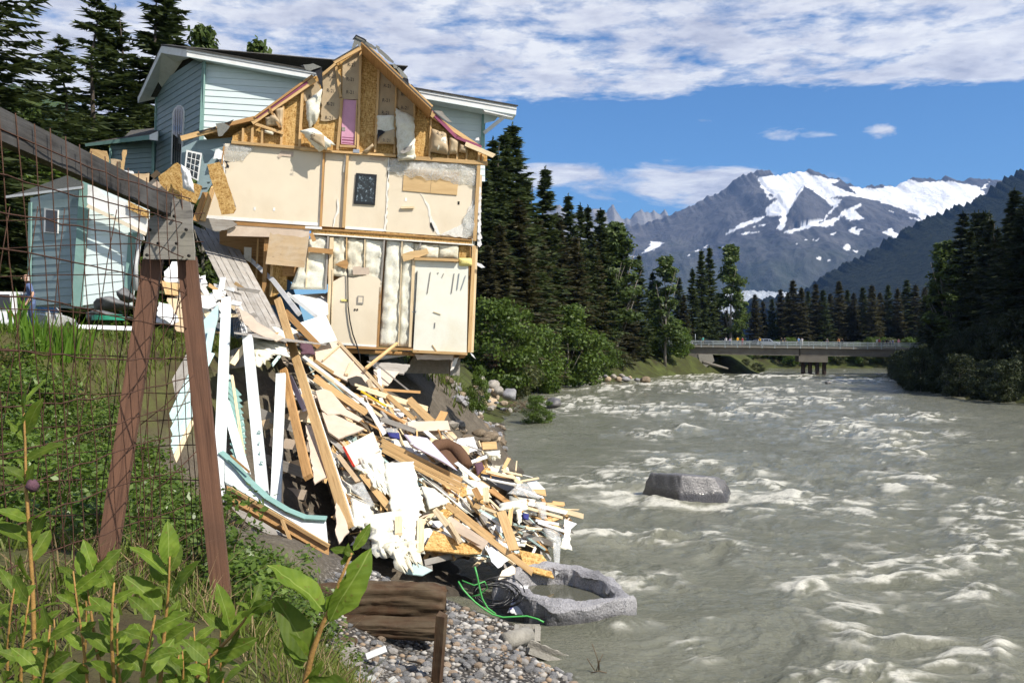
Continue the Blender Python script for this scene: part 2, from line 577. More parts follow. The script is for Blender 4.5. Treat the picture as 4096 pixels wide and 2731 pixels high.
# OSB: flakes
m, t = material('oriented strand board')
co = t.add('ShaderNodeTexCoord').outputs['Object']
v1 = t.add('ShaderNodeTexVoronoi', {'Vector': t.add('ShaderNodeMapping', {'Vector': co, 'Scale': (14, 38, 20), 'Rotation': (0, 0, .5)}).outputs[0], 'Scale': 1.0})
v2 = t.add('ShaderNodeTexVoronoi', {'Vector': t.add('ShaderNodeMapping', {'Vector': co, 'Scale': (36, 13, 20), 'Rotation': (0, 0, .3)}).outputs[0], 'Scale': 1.0})
s1 = t.add('ShaderNodeSeparateColor', {0: v1.outputs['Color']}).outputs[0]
s2 = t.add('ShaderNodeSeparateColor', {0: v2.outputs['Color']}).outputs[1]
k = t.m('ADD', t.m('MULTIPLY', s1, 0.5), t.m('MULTIPLY', s2, 0.5))
col = t.ramp(k, [(0.1, (0.27, 0.135, 0.035)), (0.45, (0.50, 0.30, 0.10)), (0.75, (0.60, 0.39, 0.15)), (1.0, (0.70, 0.50, 0.23))])
finish(t, vary(t, col, .07), 0.8, k, 0.3, 0.2, 0, 0, .01)
M_osb = m

# glass-wool insulation
m, t = material('glass wool')
co = t.add('ShaderNodeTexCoord').outputs['Object']
n = t.noise(co, 9, 8, 0.7, 1.0)
n2_ = t.noise(co, 2.0, 5, 0.6, 0.6)
col = t.ramp(n, [(0.25, (0.62, 0.57, 0.42)), (0.5, (0.80, 0.78, 0.66)), (0.7, (0.86, 0.85, 0.76))])
col = t.mix(t.ramp(n2_, [(0.55, 0.0), (0.75, 0.45)]), col, (0.52, 0.44, 0.30))
finish(t, col, 1.0, t.m('ADD', n, t.noise(co, 60, 3, 0.7)), 0.3, 0.05, 0.05, 0, .03)
M_wool = m
m, t = material('grubby glass wool')
co = t.add('ShaderNodeTexCoord').outputs['Object']
n = t.noise(co, 9, 8, 0.7, 1.0)
n2_ = t.noise(co, 2.6, 5, 0.6, 0.6)
col = t.ramp(n, [(0.25, (0.60, 0.54, 0.40)), (0.55, (0.76, 0.72, 0.58)), (0.75, (0.82, 0.80, 0.69))])
col = t.mix(t.ramp(n2_, [(0.48, 0.0), (0.72, 0.6)]), col, (0.40, 0.33, 0.22))
finish(t, col, 1.0, t.m('ADD', n, t.noise(co, 60, 3, 0.7)), 0.3, 0.05, 0.05, 0, .03)
M_wool2 = m

# clear plastic film
m, t = material('clear plastic film')
co = t.add('ShaderNodeTexCoord').outputs['Object']
n = t.noise(co, 5, 6, 0.6, 1.5)
p = t.add('ShaderNodeBsdfPrincipled', {'Base Color': (0.80, 0.80, 0.77, 1), 'Roughness': 0.18, 'Specular IOR Level': 0.6})
b = t.add('ShaderNodeBump', {'Strength': 0.8, 'Distance': 0.05, 'Height': n})
t.nt.links.new(b.outputs[0], p.inputs['Normal'])
tr = t.add('ShaderNodeBsdfTransparent', {0: (0.97, 0.97, 0.96, 1)})
mx = t.add('ShaderNodeMixShader', {0: t.ramp(n, [(0.35, 0.16), (0.65, 0.42)]), 1: tr.outputs[0], 2: p.outputs[0]})
t.add('ShaderNodeOutputMaterial', {'Surface': mx.outputs[0]})
M_film = m

# dark glass
m, t = material('dark glass')
finish(t, (0.012, 0.014, 0.016), 0.04, None, 0, 0.8)
M_glass = m
m, t = material('glass with painted glints')
co = t.add('ShaderNodeTexCoord').outputs['Object']
finish(t, t.ramp(t.noise(co, 9, 7, .7, .6), [(0.47, (.010, .013, .012)), (.56, (.03, .045, .05)), (.66, (.35, .42, .48))]), 0.06, None, 0, 0.7)  # light specks painted in as reflections of trees and sky
M_pane = m

# vegetation
M_spruce = leafy('spruce needles', (0.028, 0.044, 0.013), (0.082, 0.105, 0.030), 0.3, 0.6, 0.35)
M_spruce2 = leafy('brown-green spruce needles', (0.040, 0.039, 0.017), (0.100, 0.092, 0.036), 0.3, 0.6, 0.35)
M_sprdk = leafy('needles with shade in colour', (0.015, 0.023, 0.008), (0.044, 0.058, 0.017), 0.2, 0.6, 0.35)  # darker copy of the foliage, the far bank's shade put into its colour
M_alder = leafy('alder leaves', (0.046, 0.084, 0.011), (0.120, 0.178, 0.026), 0.35, 0.5, 0.5)
M_cotton = leafy('cottonwood leaves', (0.045, 0.075, 0.018), (0.105, 0.145, 0.035), 0.35, 0.5, 0.5)
M_willow = leafy('willow scrub leaves', (0.055, 0.068, 0.022), (0.105, 0.115, 0.040), 0.35, 0.55, 0.5)
M_berry = leafy('salmonberry leaves', (0.052, 0.102, 0.011), (0.150, 0.225, 0.033), 0.4, 0.4, 2.0, 0.45)
M_grass = leafy('grass blades', (0.075, 0.115, 0.012), (0.19, 0.23, 0.045), 0.4, 0.5, 2.0)
M_iris = leafy('iris blades', (0.070, 0.155, 0.010), (0.17, 0.30, 0.035), 0.45, 0.4, 3.0)
M_straw = leafy('dry stalks', (0.17, 0.115, 0.055), (0.38, 0.28, 0.15), 0.2, 0.8, 3.0)
M_brush = leafy('brown brush twigs', (0.075, 0.052, 0.032), (0.16, 0.115, 0.07), 0.1, 0.9, 1.0)
M_bark = simple('bark', (0.075, 0.060, 0.050), 0.95, 6, 0.3, 0.8)
M_barkp = simple('pale bark', (0.20, 0.18, 0.15), 0.9, 6, 0.25, 0.6)

# granite, boulders, gravel
def rock(name, c, c2, speck=None, scale=3.0, rough=0.85, spec=0.3, wet=None):
    m, t = material(name)
    co = t.add('ShaderNodeTexCoord').outputs['Object']
    n = t.noise(co, scale, 7, 0.62, 0.3)
    col = t.ramp(n, [(0.3, c), (0.7, c2)])
    if speck:
        s = t.noise(co, 46, 2, 0.6)
        col = t.mix(t.ramp(s, [(0.55, 0.0), (0.66, 0.75)]), col, speck)
        col = t.mix(t.ramp(t.noise(co, 38, 2, 0.6), [(0.32, 0.8), (0.43, 0.0)]), col, (0.03, 0.03, 0.032))
    col = vary(t, col, 0.18)
    rg = rough
    if wet is not None:      # a dark wet band above the water
        g = t.add('ShaderNodeNewGeometry')
        z = t.add('ShaderNodeSeparateXYZ', {0: g.outputs['Position']}).outputs[2]
        z = t.m('ADD', z, t.m('MULTIPLY', t.noise(co, 4, 3, .6), 0.2))
        k = t.ramp(t.m('MULTIPLY', t.m('SUBTRACT', z, WZ), 1.0 / wet, clamp=True), [(0.35, 1.0), (0.8, 0.0)])
        col = t.mix(t.m('MULTIPLY', k, 0.7), col, tuple(x * 0.25 for x in c))
        rg = t.m('SUBTRACT', rough, t.m('MULTIPLY', k, 0.4))
    finish(t, col, rg, t.m('ADD', n, t.noise(co, 25, 4, 0.6)), 0.7, spec, 0, 0, 0.04)
    return m


M_gran = rock('speckled granite', (0.20, 0.195, 0.20), (0.33, 0.32, 0.33), (0.52, 0.50, 0.50), 1.6, 0.6, 0.5, 0.35)
M_granw = rock('wet granite', (0.10, 0.095, 0.095), (0.17, 0.16, 0.155), (0.30, 0.28, 0.27), 1.4, 0.34, 0.7, 0.5)
M_bould = rock('pale boulder', (0.26, 0.235, 0.20), (0.44, 0.40, 0.345), None, 1.4)
M_tan = rock('tan boulder', (0.34, 0.25, 0.155), (0.46, 0.37, 0.27), None, 1.2)
M_brock = rock('brown rock', (0.115, 0.085, 0.055), (0.27, 0.21, 0.145), None, 2.5)
M_pebl = rock('pale pebble', (0.29, 0.27, 0.245), (0.46, 0.43, 0.395), None, 6)
M_pebl2 = rock('tan pebble', (0.27, 0.20, 0.14), (0.40, 0.31, 0.23), None, 6)
M_pebl3 = rock('grey pebble', (0.16, 0.16, 0.16), (0.29, 0.28, 0.275), None, 6)

m, t = material('mixed pebbles')
gi = t.add('ShaderNodeNewGeometry').outputs['Random Per Island']
finish(t, t.ramp(gi, [(0.0, (.12, .12, .12)), (.25, (.24, .23, .22)), (.5, (.36, .33, .29)), (.7, (.30, .22, .15)), (.85, (.42, .40, .37)), (1.0, (.18, .15, .12))], 'CONSTANT'), .85, None, 0, .3)
M_pebmix = m
# ------------------------------------------------------------------ land
SHORE_L = [(-50, -3.5), (4, 2.6), (9, 1.9), (13.5, 0.9), (15.5, 0.1), (17, -0.3), (20, -0.1), (26, -0.4), (34, -0.6), (42, -0.8), (50, -0.9),
           (60, -0.9), (67, -0.8), (74, 0.4), (80, .6), (95, 0.8), (118, 2.0), (132, 5.5), (141, 12.5), (160, 22), (176, 30), (188, 40), (200, 54), (215, 60), (235, 66), (250, 70), (420, 80)]
SHORE_R = [(-50, 62), (40, 52), (87, 48.5), (113, 50.5), (140, 60), (175, 75), (200, 88), (228, 120), (245, 200), (420, 400)]


def shl(y):
    return np.interp(y, [a for a, b in SHORE_L], [b for a, b in SHORE_L])


def shr(y):
    return np.interp(y, [a for a, b in SHORE_R], [b for a, b in SHORE_R])


def far_ground(x, y):
    d = shl(y) - x                     # metres inland on the left bank
    dr = x - shr(y)
    db = (y - 252) + 4 * np.sin(x / 21.0)   # the bank that closes the view beyond the bridge
    z = np.full(np.shape(x), -6.6)
    for q, top in ((d, 3.9), (dr, 3.5), (db, 3.2)):
        zz = WZ - 1.6 + 1.6 * sstep(-2.5, 0, q) + top * sstep(0, 7.0, q) + 1.2 * sstep(6, 26, q)
        z = np.maximum(z, zz)
    return z + 0.25 * fbm(x / 6, y / 6, 3, 3) * sstep(-5.2, -4, z)


CTRL = np.array([
    (0, 0, -1.65), (-3, 1, -1.6), (3, 0, -1.8), (-7, 1, -1.4), (-12, 2, -1.5), (-6, 4, -1.40), (-4, 4, -1.42), (-2, 4.6, -1.55), (0, 4, -2.2), (1.5, 4, -2.6), (2.6, 4, -5),
    (-2, 5.2, -1.50), (-1.6, 6.5, -2.2), (-.5, 6, -2.75), (-1.2, 8, -3.15), (-3, 7.5, -1.75), (-5, 8, -1.75), (-8, 8, -1.6), (0.4, 8, -3.8), (1.6, 9, -4.4),
    (-7, 11, -1.35), (-5, 11, -1.9), (-3.2, 11, -3.1), (-1.8, 11, -4.0), (0, 11.5, -4.5), (1.2, 12, -4.95), (0.9, 13.5, -5.0), (2.2, 13, -5.6),
    (-9, 15, -0.55), (-6, 14, -2.2), (-4.6, 14, -2.9), (-3.7, 14.5, -3.0), (-2.5, 14.2, -4.0), (-1, 14, -4.4), (0.1, 15.5, -5.0), (-0.3, 17, -5.05), (-1.3, 16.6, -4.55),
    (-2.6, 17, -4.15), (-4.2, 17, -3.4), (-5.3, 17, -3.4), (-6.2, 18, -2.7), (-7.4, 17.5, -1.2), (-8, 20, 0.1), (-6.4, 21, -1.6), (-5, 20.5, -3.0), (-3.4, 20, -4.3), (-1.6, 20, -4.9), (0, 20, -5.5),
    (-5, 24, -2.6), (-6.6, 24, -0.8), (-3, 24, -4.0), (-1.2, 24, -5.0), (-0.2, 26, -5.3), (-7.5, 28, 0.2), (-5, 28, -1.2), (-3.4, 28, -2.8), (-1.6, 28, -4.3), (-0.4, 30, -5.2),
    (-6, 33, -0.3), (-4, 33, -0.9), (-3, 33.5, -1.7), (-2.2, 34, -2.9), (-1.4, 34.5, -4.0), (-0.6, 34, -5.1), (-2.0, 38, -2.0), (-1.3, 40, -3.6), (-0.8, 42, -5.0),
    (-4, 40, -0.7), (-8, 40, 0.1), (-3, 48, -1.6), (-1.7, 48, -3.5), (-0.9, 50, -5.0), (1, 45, -6.2), (1, 30, -6.3), (1.5, 22, -6.3), (2, 17, -6.0), (4, 12, -6.5), (6, 30, -6.6), (6, 6, -6.3),
    (-12, 12, -0.8), (-14, 22, 0.3), (-20, 30, 0.5), (-26, 15, 0.0), (-26, 50, 0.5), (-14, 40, 0.4), (-16, 6, -1.2), (-26, 2, -1.0), (-8, 60, -1.0), (-3, 60, -3.4), (6, 60, -6.6), (-26, 62, -1.0)], dtype=float)


def _tps(p, v):
    d = np.linalg.norm(p[:, None] - p[None], axis=-1)
    K = np.where(d > 0, d * d * np.log(d + 1e-9), 0) + np.eye(len(p)) * 0.4
    P = np.hstack([np.ones((len(p), 1)), p])
    A = np.block([[K, P], [P.T, np.zeros((3, 3))]])
    return np.linalg.solve(A, np.concatenate([v, np.zeros(3)]))


_cw = _tps(CTRL[:, :2], CTRL[:, 2])


def near_ground(x, y):
    x, y = np.asarray(x, float), np.asarray(y, float)
    z = _cw[-3] + _cw[-2] * x + _cw[-1] * y
    for (a, b, _), w in zip(CTRL, _cw):
        d2 = (x - a) ** 2 + (y - b) ** 2
        z = z + w * 0.5 * d2 * np.log(d2 + 1e-9)
    z = np.clip(z, -7, 0.33)
    # scoured out beneath the wreckage
    zp = (.03129 * y - .03055 * x - 1) / .08957 - 0.7
    k = sstep(-6.2, -4.6, x) * sstep(2.0, 1.0, x) * sstep(17.0, 18.5, y) * sstep(33, 30, y)
    return np.where(z > zp, z + (zp - z) * k, z)


def ground_z(x, y):
    x, y = np.asarray(x, float), np.asarray(y, float)
    k = sstep(50, 61, y) * 1.0
    k = np.maximum(k, sstep(-24, -26, x) * 0.0)
    z = near_ground(x, y) * (1 - k) + far_ground(x, y) * k
    z = z + 0.05 * fbm(x * 1.3, y * 1.3, 3, 8) + 0.10 * fbm(x / 2.4, y / 2.4, 2, 12)
    return z


def gz(x, y):
    return float(ground_z(np.array([x]), np.array([y]))[0])


# near ground
gx = np.linspace(-26, 7, 190)
gy = np.concatenate([np.linspace(0.2, 24, 210), np.linspace(24.2, 62, 150)])
GX, GY = np.meshgrid(gx, gy)
GZ = ground_z(GX, GY)
me = mesh_np('ground', np.stack([GX, GY, GZ], -1).reshape(-1, 3), grid_faces(len(gy), len(gx)), smooth=True)
beach = sstep(-3.3, -3.75, GZ) * sstep(18.2, 17.2, GY) * sstep(-3.6, -2.4, GX)
raw = sstep(20, 24, GY) * sstep(-0.25, -0.9, GZ) * sstep(52, 44, GY)
raw = np.maximum(raw, sstep(-1.4, -2.2, GZ) * sstep(12.5, 15, GY))
set_attr(me, 'beach', beach)
set_attr(me, 'raw', raw)
m, t = material('bank soil and turf')
g = t.add('ShaderNodeNewGeometry').outputs['Position']
n = t.noise(g, 1.6, 6, 0.65, 0.5)
nf = t.noise(g, 14, 5, 0.65)
turf = t.ramp(n, [(0.3, (0.045, 0.034, 0.020)), (0.47, (0.070, 0.062, 0.026)), (0.6, (0.085, 0.088, 0.028)), (0.78, (0.13, 0.105, 0.060))])
soil = t.ramp(t.m('ADD', t.m('MULTIPLY', n, .5), t.m('MULTIPLY', nf, .5)), [(0.3, (0.05, 0.042, 0.032)), (0.55, (0.125, 0.105, 0.08)), (0.75, (0.22, 0.195, 0.155))])
vo = t.add('ShaderNodeTexVoronoi', {'Vector': g, 'Scale': 16.0})
grav = t.mix(t.ramp(vo.outputs['Distance'], [(0.15, 0.0), (0.55, 1.0)]), t.ramp(t.add('ShaderNodeSeparateColor', {0: vo.outputs['Color']}).outputs[0], [(0.1, (.18, .165, .15)), (.5, (.30, .27, .235)), (.9, (.40, .375, .34))]), (0.05, 0.045, 0.04))
ab = t.add('ShaderNodeAttribute', attribute_name='beach').outputs['Fac']
ar = t.add('ShaderNodeAttribute', attribute_name='raw').outputs['Fac']
zz = t.add('ShaderNodeSeparateXYZ', {0: g}).outputs[2]
wet = t.ramp(t.m('ADD', t.m('MULTIPLY', t.m('SUBTRACT', zz, WZ), 2.2), t.m('MULTIPLY', n, .4)), [(0.35, 0.7), (0.75, 0.0)])
col = t.mix(ar, turf, soil)
col = t.mix(ab, col, grav)
col = t.mix(wet, col, (0.035, 0.03, 0.024))
hgt = t.m('ADD', t.m('MULTIPLY', nf, 0.6), t.m('MULTIPLY', t.m('SUBTRACT', 1.0, vo.outputs['Distance']), t.m('MULTIPLY', ab, 0.8)))
finish(t, col, 0.95, hgt, 0.8, 0.2, 0, 0, 0.08)
M_ground = m
me.materials.append(M_ground)
ground = obj('ground', me, kind='structure')

# banks further off
tx = np.linspace(-300, 420, 330)
ty = np.linspace(60, 470, 200)
TX, TY = np.meshgrid(tx, ty)
TZ = far_ground(TX, TY)
me = mesh_np('terrain', np.stack([TX, TY, TZ], -1).reshape(-1, 3), grid_faces(len(ty), len(tx)), smooth=True)
m, t = material('forest floor')
g = t.add('ShaderNodeNewGeometry').outputs['Position']
n = t.noise(g, 0.25, 7, 0.65, 0.5)
finish(t, t.ramp(n, [(0.3, (0.035, 0.028, 0.018)), (0.5, (0.055, 0.062, 0.022)), (0.7, (0.09, 0.11, 0.03))]), 0.95, t.noise(g, 1.5, 5, .6), 0.8, 0.1, 0, 0, 0.3)
me.materials.append(m)
M_floor = m
obj('terrain', me, kind='structure')
# side of the valley to the left of the house, and the flat that runs out to the mountains
v = [(-26, -60, .2), (-400, -60, 1), (-400, 62, 1), (-26, 62, -0.9), (-300, 60, -1.2)]
me = mesh_from('lawn', [(-25.9, -60, 0.25), (-25.9, 62, 0.3), (-400, 62, 0.6), (-400, -60, 0.6)], [(0, 1, 2, 3)], [M_ground])
obj('lawn', me, kind='structure')
me = mesh_from('valley_floor', [(-9000, 465, -1.5), (12000, 465, -1.5), (12000, 12000, -1.5), (-9000, 12000, -1.5)], [(0, 1, 2, 3)], [M_floor])
obj('valley_floor', me, kind='structure')

# ------------------------------------------------------------------ river
nr, ncol = 560, 560
inv = np.linspace(1 / 10.5, 1 / 290.0, nr)
uu_ = np.concatenate([np.linspace(-0.42, 0.62, ncol - 40), np.linspace(0.63, 1.3, 40)])
WY = (1 / inv)[:, None] * np.ones(ncol)[None]
WX = uu_[None] * WY
PX, PY = 2048 + F * WX / WY, HY - WZ * F / WY
FOAM = [(540, 160, 200, 14), (860, 150, 200, 12), (340, 240, 110, 22), (480, 262, 150, 10), (700, 265, 120, 18), (1030, 270, 90, 18), (1150, 290, 120, 13),
        (1350, 225, 180, 13), (1560, 230, 110, 13), (1530, 345, 110, 17), (1500, 365, 80, 11), (1780, 375, 190, 11), (1760, 440, 110, 24), (690, 378, 70, 12),
        (850, 347, 60, 9), (740, 500, 150, 20), (330, 600, 130, 24), (560, 590, 140, 34), (700, 640, 200, 22), (1080, 545, 80, 10), (1150, 600, 160, 20),
        (1350, 650, 170, 22), (1250, 700, 190, 20), (1720, 730, 110, 38), (1820, 590, 110, 28), (2180, 715, 130, 36), (2200, 800, 170, 42), (2050, 900, 240, 24),
        (2150, 950, 240, 16), (780, 830, 150, 18), (480, 830, 150, 15), (1020, 880, 70, 18), (1420, 1040, 120, 38), (1600, 970, 110, 16), (1830, 1000, 160, 40),
        (2050, 1080, 140, 34), (1600, 1180, 140, 36), (1780, 1300, 150, 15), (1580, 1270, 80, 20), (2050, 1390, 140, 34), (870, 1330, 55, 26),
        (1450, 1470, 150, 34), (1700, 1450, 190, 24), (2250, 1340, 50, 50), (600, 1020, 100, 24), (1250, 930, 140, 16), (540, 1225, 110, 16), (1100, 180, 300, 10),
        (1850, 300, 150, 9), (2330, 590, 50, 11), (940, 110, 160, 8), (1250, 120, 250, 7), (1600, 135, 150, 7)]
FB = np.zeros_like(WX)
wob = fbm(WX / 2.3, WY / 2.3, 3, 30)
wob2 = fbm(WX / 2.0, WY / 2.0, 3, 36)
for (x, y, a, b) in FOAM:
    sx, sy = 2000 + x * .89116, 1400 + y * .89116
    a, b = a * .8, b * .95
    e = ((PX - sx + 60 * wob) / a) ** 2 + ((PY - sy + b * .9 * wob2) / b) ** 2
    FB = np.maximum(FB, np.exp(-e * 0.55))
pool = np.exp(-(((PX - 2330) / 330) ** 2 + ((PY - 1800) / 80) ** 2)) + np.exp(-(((PX - 2250) / 300) ** 2 + ((PY - 2560) / 120) ** 2)) + .6 * np.exp(-(((PX - 1900) / 200) ** 2 + ((PY - 1900) / 300) ** 2))
rough_ = np.clip(1.0 - 0.85 * pool, 0.1, 1)
st_ = 1 + np.clip(WY - 30, 0, 200) / 70
wx, wy = WX / st_ + 0.5 * fbm(WX / 3, WY / 3, 2, 40), 70 * np.log(1 + WY / 70) + 0.5 * fbm(WX / 3, WY / 3, 2, 44)
r1 = ridged(wx / 3.6, wy / 2.4, 3, 50) - 1.2
r2 = ridged(wx / 1.25, wy / 0.8, 3, 60) - 1.2
r3 = ridged(wx / 0.45, wy / 0.30, 2, 66) - 1.0
big = fbm(WX / 7.0, WY / 5.0, 2, 70)
farf = np.clip(WY / 40.0, 0.75, 1.15)
chop = np.clip(0.5 + 0.45 * FB + 0.35 * fbm(WX / 9, WY / 7, 2, 75), .15, 1.5)
WZZ = WZ + rough_ * farf * (0.12 * big + 0.25 * r1 * chop + 0.10 * r2 * chop + 0.022 * r3 / np.maximum(1, WY / 30)) + FB * 0.16 * farf - 0.02
bo = at(2770, 1985, 31.0)
WZZ += 0.30 * np.exp(-(((WX - bo.x) / 2.6) ** 2 + ((WY - 33.4) / 1.1) ** 2)) - 0.12 * np.exp(-(((WX - bo.x) / 1.5) ** 2 + ((WY - 29.9) / .8) ** 2))
br = fbm(wx / 0.9, wy / 0.5, 4, 80)
brf = fbm(wx / 0.30, wy / 0.16, 3, 90)
lace = sstep(-0.10, 0.42, 0.55 * r2 + 0.45 * r1 + 0.45 * br + 0.25 * brf + 0.12)
foam = np.clip(FB * 1.6, 0, 1) * lace * (0.9 + 0.5 * br) + 0.5 * rough_ * sstep(0.36, 0.66, 0.6 * r1 + 0.45 * r2 + 0.3 * br + .2 * big)
# water piles up and breaks round the boulder and trails off downstream of it
dB = np.sqrt(((WX - 6.1) / 1.75) ** 2 + ((WY - 31.5) / 1.35) ** 2)
wake = np.exp(-((dB - 1.0) / .22) ** 2) + .8 * np.exp(-(((WX - 8.6) / 1.6) ** 2 + ((WY - 31.2 + .35 * (WX - 8)) / .8) ** 2)) + .7 * np.exp(-(((WX - 3.6) / 1.3) ** 2 + ((WY - 31.0) / .9) ** 2))
foam = foam + np.clip(wake, 0, 1) * (.62 + .6 * br + .3 * brf)
foam = np.clip(foam * 1.15, 0, 1)
keep = np.ones_like(foam)
me = mesh_np('river_water', np.stack([WX, WY, WZZ], -1).reshape(-1, 3), grid_faces(nr, ncol), smooth=True)
set_attr(me, 'foam', foam)
m, t = material('silty river water')
g = t.add('ShaderNodeNewGeometry').outputs['Position']
af = t.add('ShaderNodeAttribute', attribute_name='foam').outputs['Fac']
mp = t.add('ShaderNodeMapping', {'Vector': g, 'Scale': (1.0, 1.5, 1.0)}).outputs[0]
fine = t.noise(mp, 9.0, 6, 0.68, 0.4)
brk = t.noise(mp, 11.0, 8, 0.78, 0.8)
k = t.m('MULTIPLY', af, t.ramp(brk, [(0.34, 0.2), (0.50, 1.0), (0.62, 1.6)]), clamp=True)
silt = t.ramp(t.noise(mp, 0.35, 4, 0.6), [(0.3, (0.136, 0.138, 0.098)), (0.7, (0.185, 0.184, 0.136))])
silt = t.mix(t.m('MULTIPLY', af, 0.5), silt, (0.30, 0.295, 0.225))
b = t.add('ShaderNodeBump', {'Strength': 0.7, 'Distance': 0.10, 'Height': t.m('ADD', fine, t.m('MULTIPLY', t.noise(mp, 2.4, 4, .6), 1.2))})
p = t.add('ShaderNodeBsdfPrincipled', {'Base Color': silt, 'Roughness': 0.10, 'IOR': 1.33, 'Normal': b.outputs[0], 'Specular IOR Level': 0.5})
b2 = t.add('ShaderNodeBump', {'Strength': 0.7, 'Distance': 0.10, 'Height': brk})
fo = t.add('ShaderNodeBsdfPrincipled', {'Base Color': (0.66, 0.64, 0.56, 1), 'Roughness': 0.8, 'Normal': b2.outputs[0], 'Specular IOR Level': 0.1})
mx = t.add('ShaderNodeMixShader', {0: t.m('MULTIPLY', k, 0.88), 1: p.outputs[0], 2: fo.outputs[0]})
t.add('ShaderNodeOutputMaterial', {'Surface': mx.outputs[0]})
me.materials.append(m)
M_water = m
obj('river_water', me, kind='structure')

# ------------------------------------------------------------------ mountains
def heightland(name, sky_px, D, toe, zoomk, mat, nx=400, ny=120, prof=1.25, amp=0.05, scale=1.0, back=0.35, seed=0, jag=0.0, jscale=1.0, z0=-1.5, snow=None, extra=None, kind='structure', xr=None):
    pts = Z(zoomk, *sky_px)
    px = np.array([p[0] for p in pts])
    py = np.array([p[1] for p in pts])
    x0, x1 = xr if xr else (px.min(), px.max())
    X = np.linspace((x0 - 2048) / F * D, (x1 - 2048) / F * D, nx)
    zr = (HY - np.interp(X / D * F + 2048, px, py)) / F * D
    jg = jag * (ridged(X / (jscale), X * 0 + 3.3, 5, seed, 0.6) - 1.3) if jag else X * 0
    T = np.concatenate([np.linspace(0, 1, ny), 1 + np.linspace(0, 1, 16)[1:] * back])
    XX, TT = np.meshgrid(X, T)
    YY = toe + TT * (D - toe)
    up = np.clip(TT, 0, 1)
    H = zr[None] - z0
    pf = np.where(TT <= 1, up ** prof, np.clip(1 - (TT - 1) / back, 0, 1) ** 0.8)
    env = np.where(TT <= 1, np.sin(np.pi * np.clip(up, 0, 1)) ** 0.7, 0)
    L = scale
    rg = (ridged(XX / L, YY / (L * 1.6), 6, seed + 3, 0.55) - 1.35)
    ZZ = z0 + H * pf + env * amp * D * 0.1 * rg + jg[None] * np.exp(-((TT - 1) / 0.06) ** 2)
    if extra is not None:
        ZZ = extra(XX, YY, ZZ, TT)
    me = mesh_np(name, np.stack([XX, YY, ZZ], -1).reshape(-1, 3), grid_faces(len(T), nx), [mat], smooth=False)
    if snow is not None:
        set_attr(me, 'snow', snow(XX, YY, ZZ, TT, rg))
    return obj(name, me, kind=kind)


SNOW = [[(955, 140), (1000, 140), (1110, 120), (1210, 114), (1240, 130), (1330, 152), (1385, 155), (1345, 182), (1400, 205), (1475, 235), (1440, 195), (1460, 190), (1560, 205), (1680, 185), (1750, 152), (1800, 170), (1900, 165), (1980, 165), (2100, 185), (2150, 220), (2090, 290), (1830, 365), (1700, 305), (1580, 265), (1440, 240), (1330, 250), (1290, 250), (1250, 215), (1205, 190), (1150, 265), (1060, 252), (1020, 262), (985, 215)],
        [(1060, 250), (1150, 265), (1115, 335), (1090, 422), (1060, 415), (1082, 345), (1000, 350), (1040, 300)],
        [(1000, 348), (960, 372), (830, 425), (780, 450), (850, 395), (960, 352)],
        [(340, 545), (385, 510), (400, 478), (468, 488), (410, 522)],
        [(285, 550), (325, 552), (300, 565)],
        [(1100, 425), (1160, 412), (1250, 380), (1320, 340), (1372, 290), (1345, 325), (1290, 366), (1240, 395), (1130, 432)],
        [(1295, 250), (1345, 252), (1400, 262), (1372, 290), (1345, 330), (1300, 370), (1240, 402), (1130, 437), (1096, 432), (1200, 396), (1300, 362), (1354, 302)], [(1385, 332), (1450, 300), (1500, 278), (1440, 332), (1390, 348)], [(1400, 365), (1510, 350), (1490, 368)], [(1230, 400), (1400, 342), (1340, 400)], [(1000, 300), (1060, 262), (1080, 300), (1010, 350)],
        [(1505, 272), (1470, 320), (1515, 362), (1440, 372), (1412, 350), (1450, 300)],
        [(1600, 430), (1655, 412), (1692, 440), (1685, 462), (1655, 455)],
        [(1405, 512), (1432, 488), (1447, 520), (1425, 525)],
        [(1428, 420), (1478, 402), (1470, 420), (1505, 410), (1480, 446)],
        [(868, 445), (900, 430), (962, 428), (900, 440)], [(940, 400), (1000, 388), (985, 400)], [(1300, 395), (1400, 352), (1390, 362), (1320, 402)],
        [(1180, 390), (1222, 378), (1205, 396)], [(1195, 475), (1222, 465), (1215, 475)], [(1245, 468), (1278, 462), (1262, 474)], [(1255, 566), (1298, 558), (1280, 572)], [(1320, 576), (1352, 570), (1336, 580)],
        [(1340, 440), (1375, 432), (1355, 442)], [(615, 528), (648, 520), (640, 532)], [(585, 550), (605, 545), (600, 552)], [(675, 512), (700, 496), (690, 512)], [(1740, 345), (1800, 372), (1820, 365)], [(2130, 205), (2165, 165), (2150, 200)],
        [(1455, 530), (1490, 528), (1475, 540)], [(1150, 492), (1178, 488), (1165, 496)], [(760, 515), (800, 500), (790, 510)], [(1640, 320), (1690, 335), (1650, 318)]]
SNOWP = [Z('b2', *q) for q in SNOW]
NUN = Z('b2', (1092, 418), (1130, 310), (1180, 222), (1212, 195), (1282, 240), (1352, 300), (1300, 362), (1200, 395))


def _proj(XX, YY, ZZ):
    return 2048 + F * XX / YY, HY - F * ZZ / YY


def main_snow(XX, YY, ZZ, TT, rg):
    px, py = _proj(XX, YY, ZZ)
    wx, wy = px + 7 * fbm(px / 30, py / 16, 4, 5), py + 4 * fbm(px / 30, py / 16, 4, 6)
    s = np.zeros(px.shape)
    for q in SNOWP:
        s = np.maximum(s, in_poly(wx, wy, q))
    s[in_poly(px, py, NUN)] = 0
    s[(rg > 0.5) & (fbm(px / 30, py / 18, 3, 15) > 0.3)] = 0
    s = np.where((TT > 1), 1.0, s)
    return s


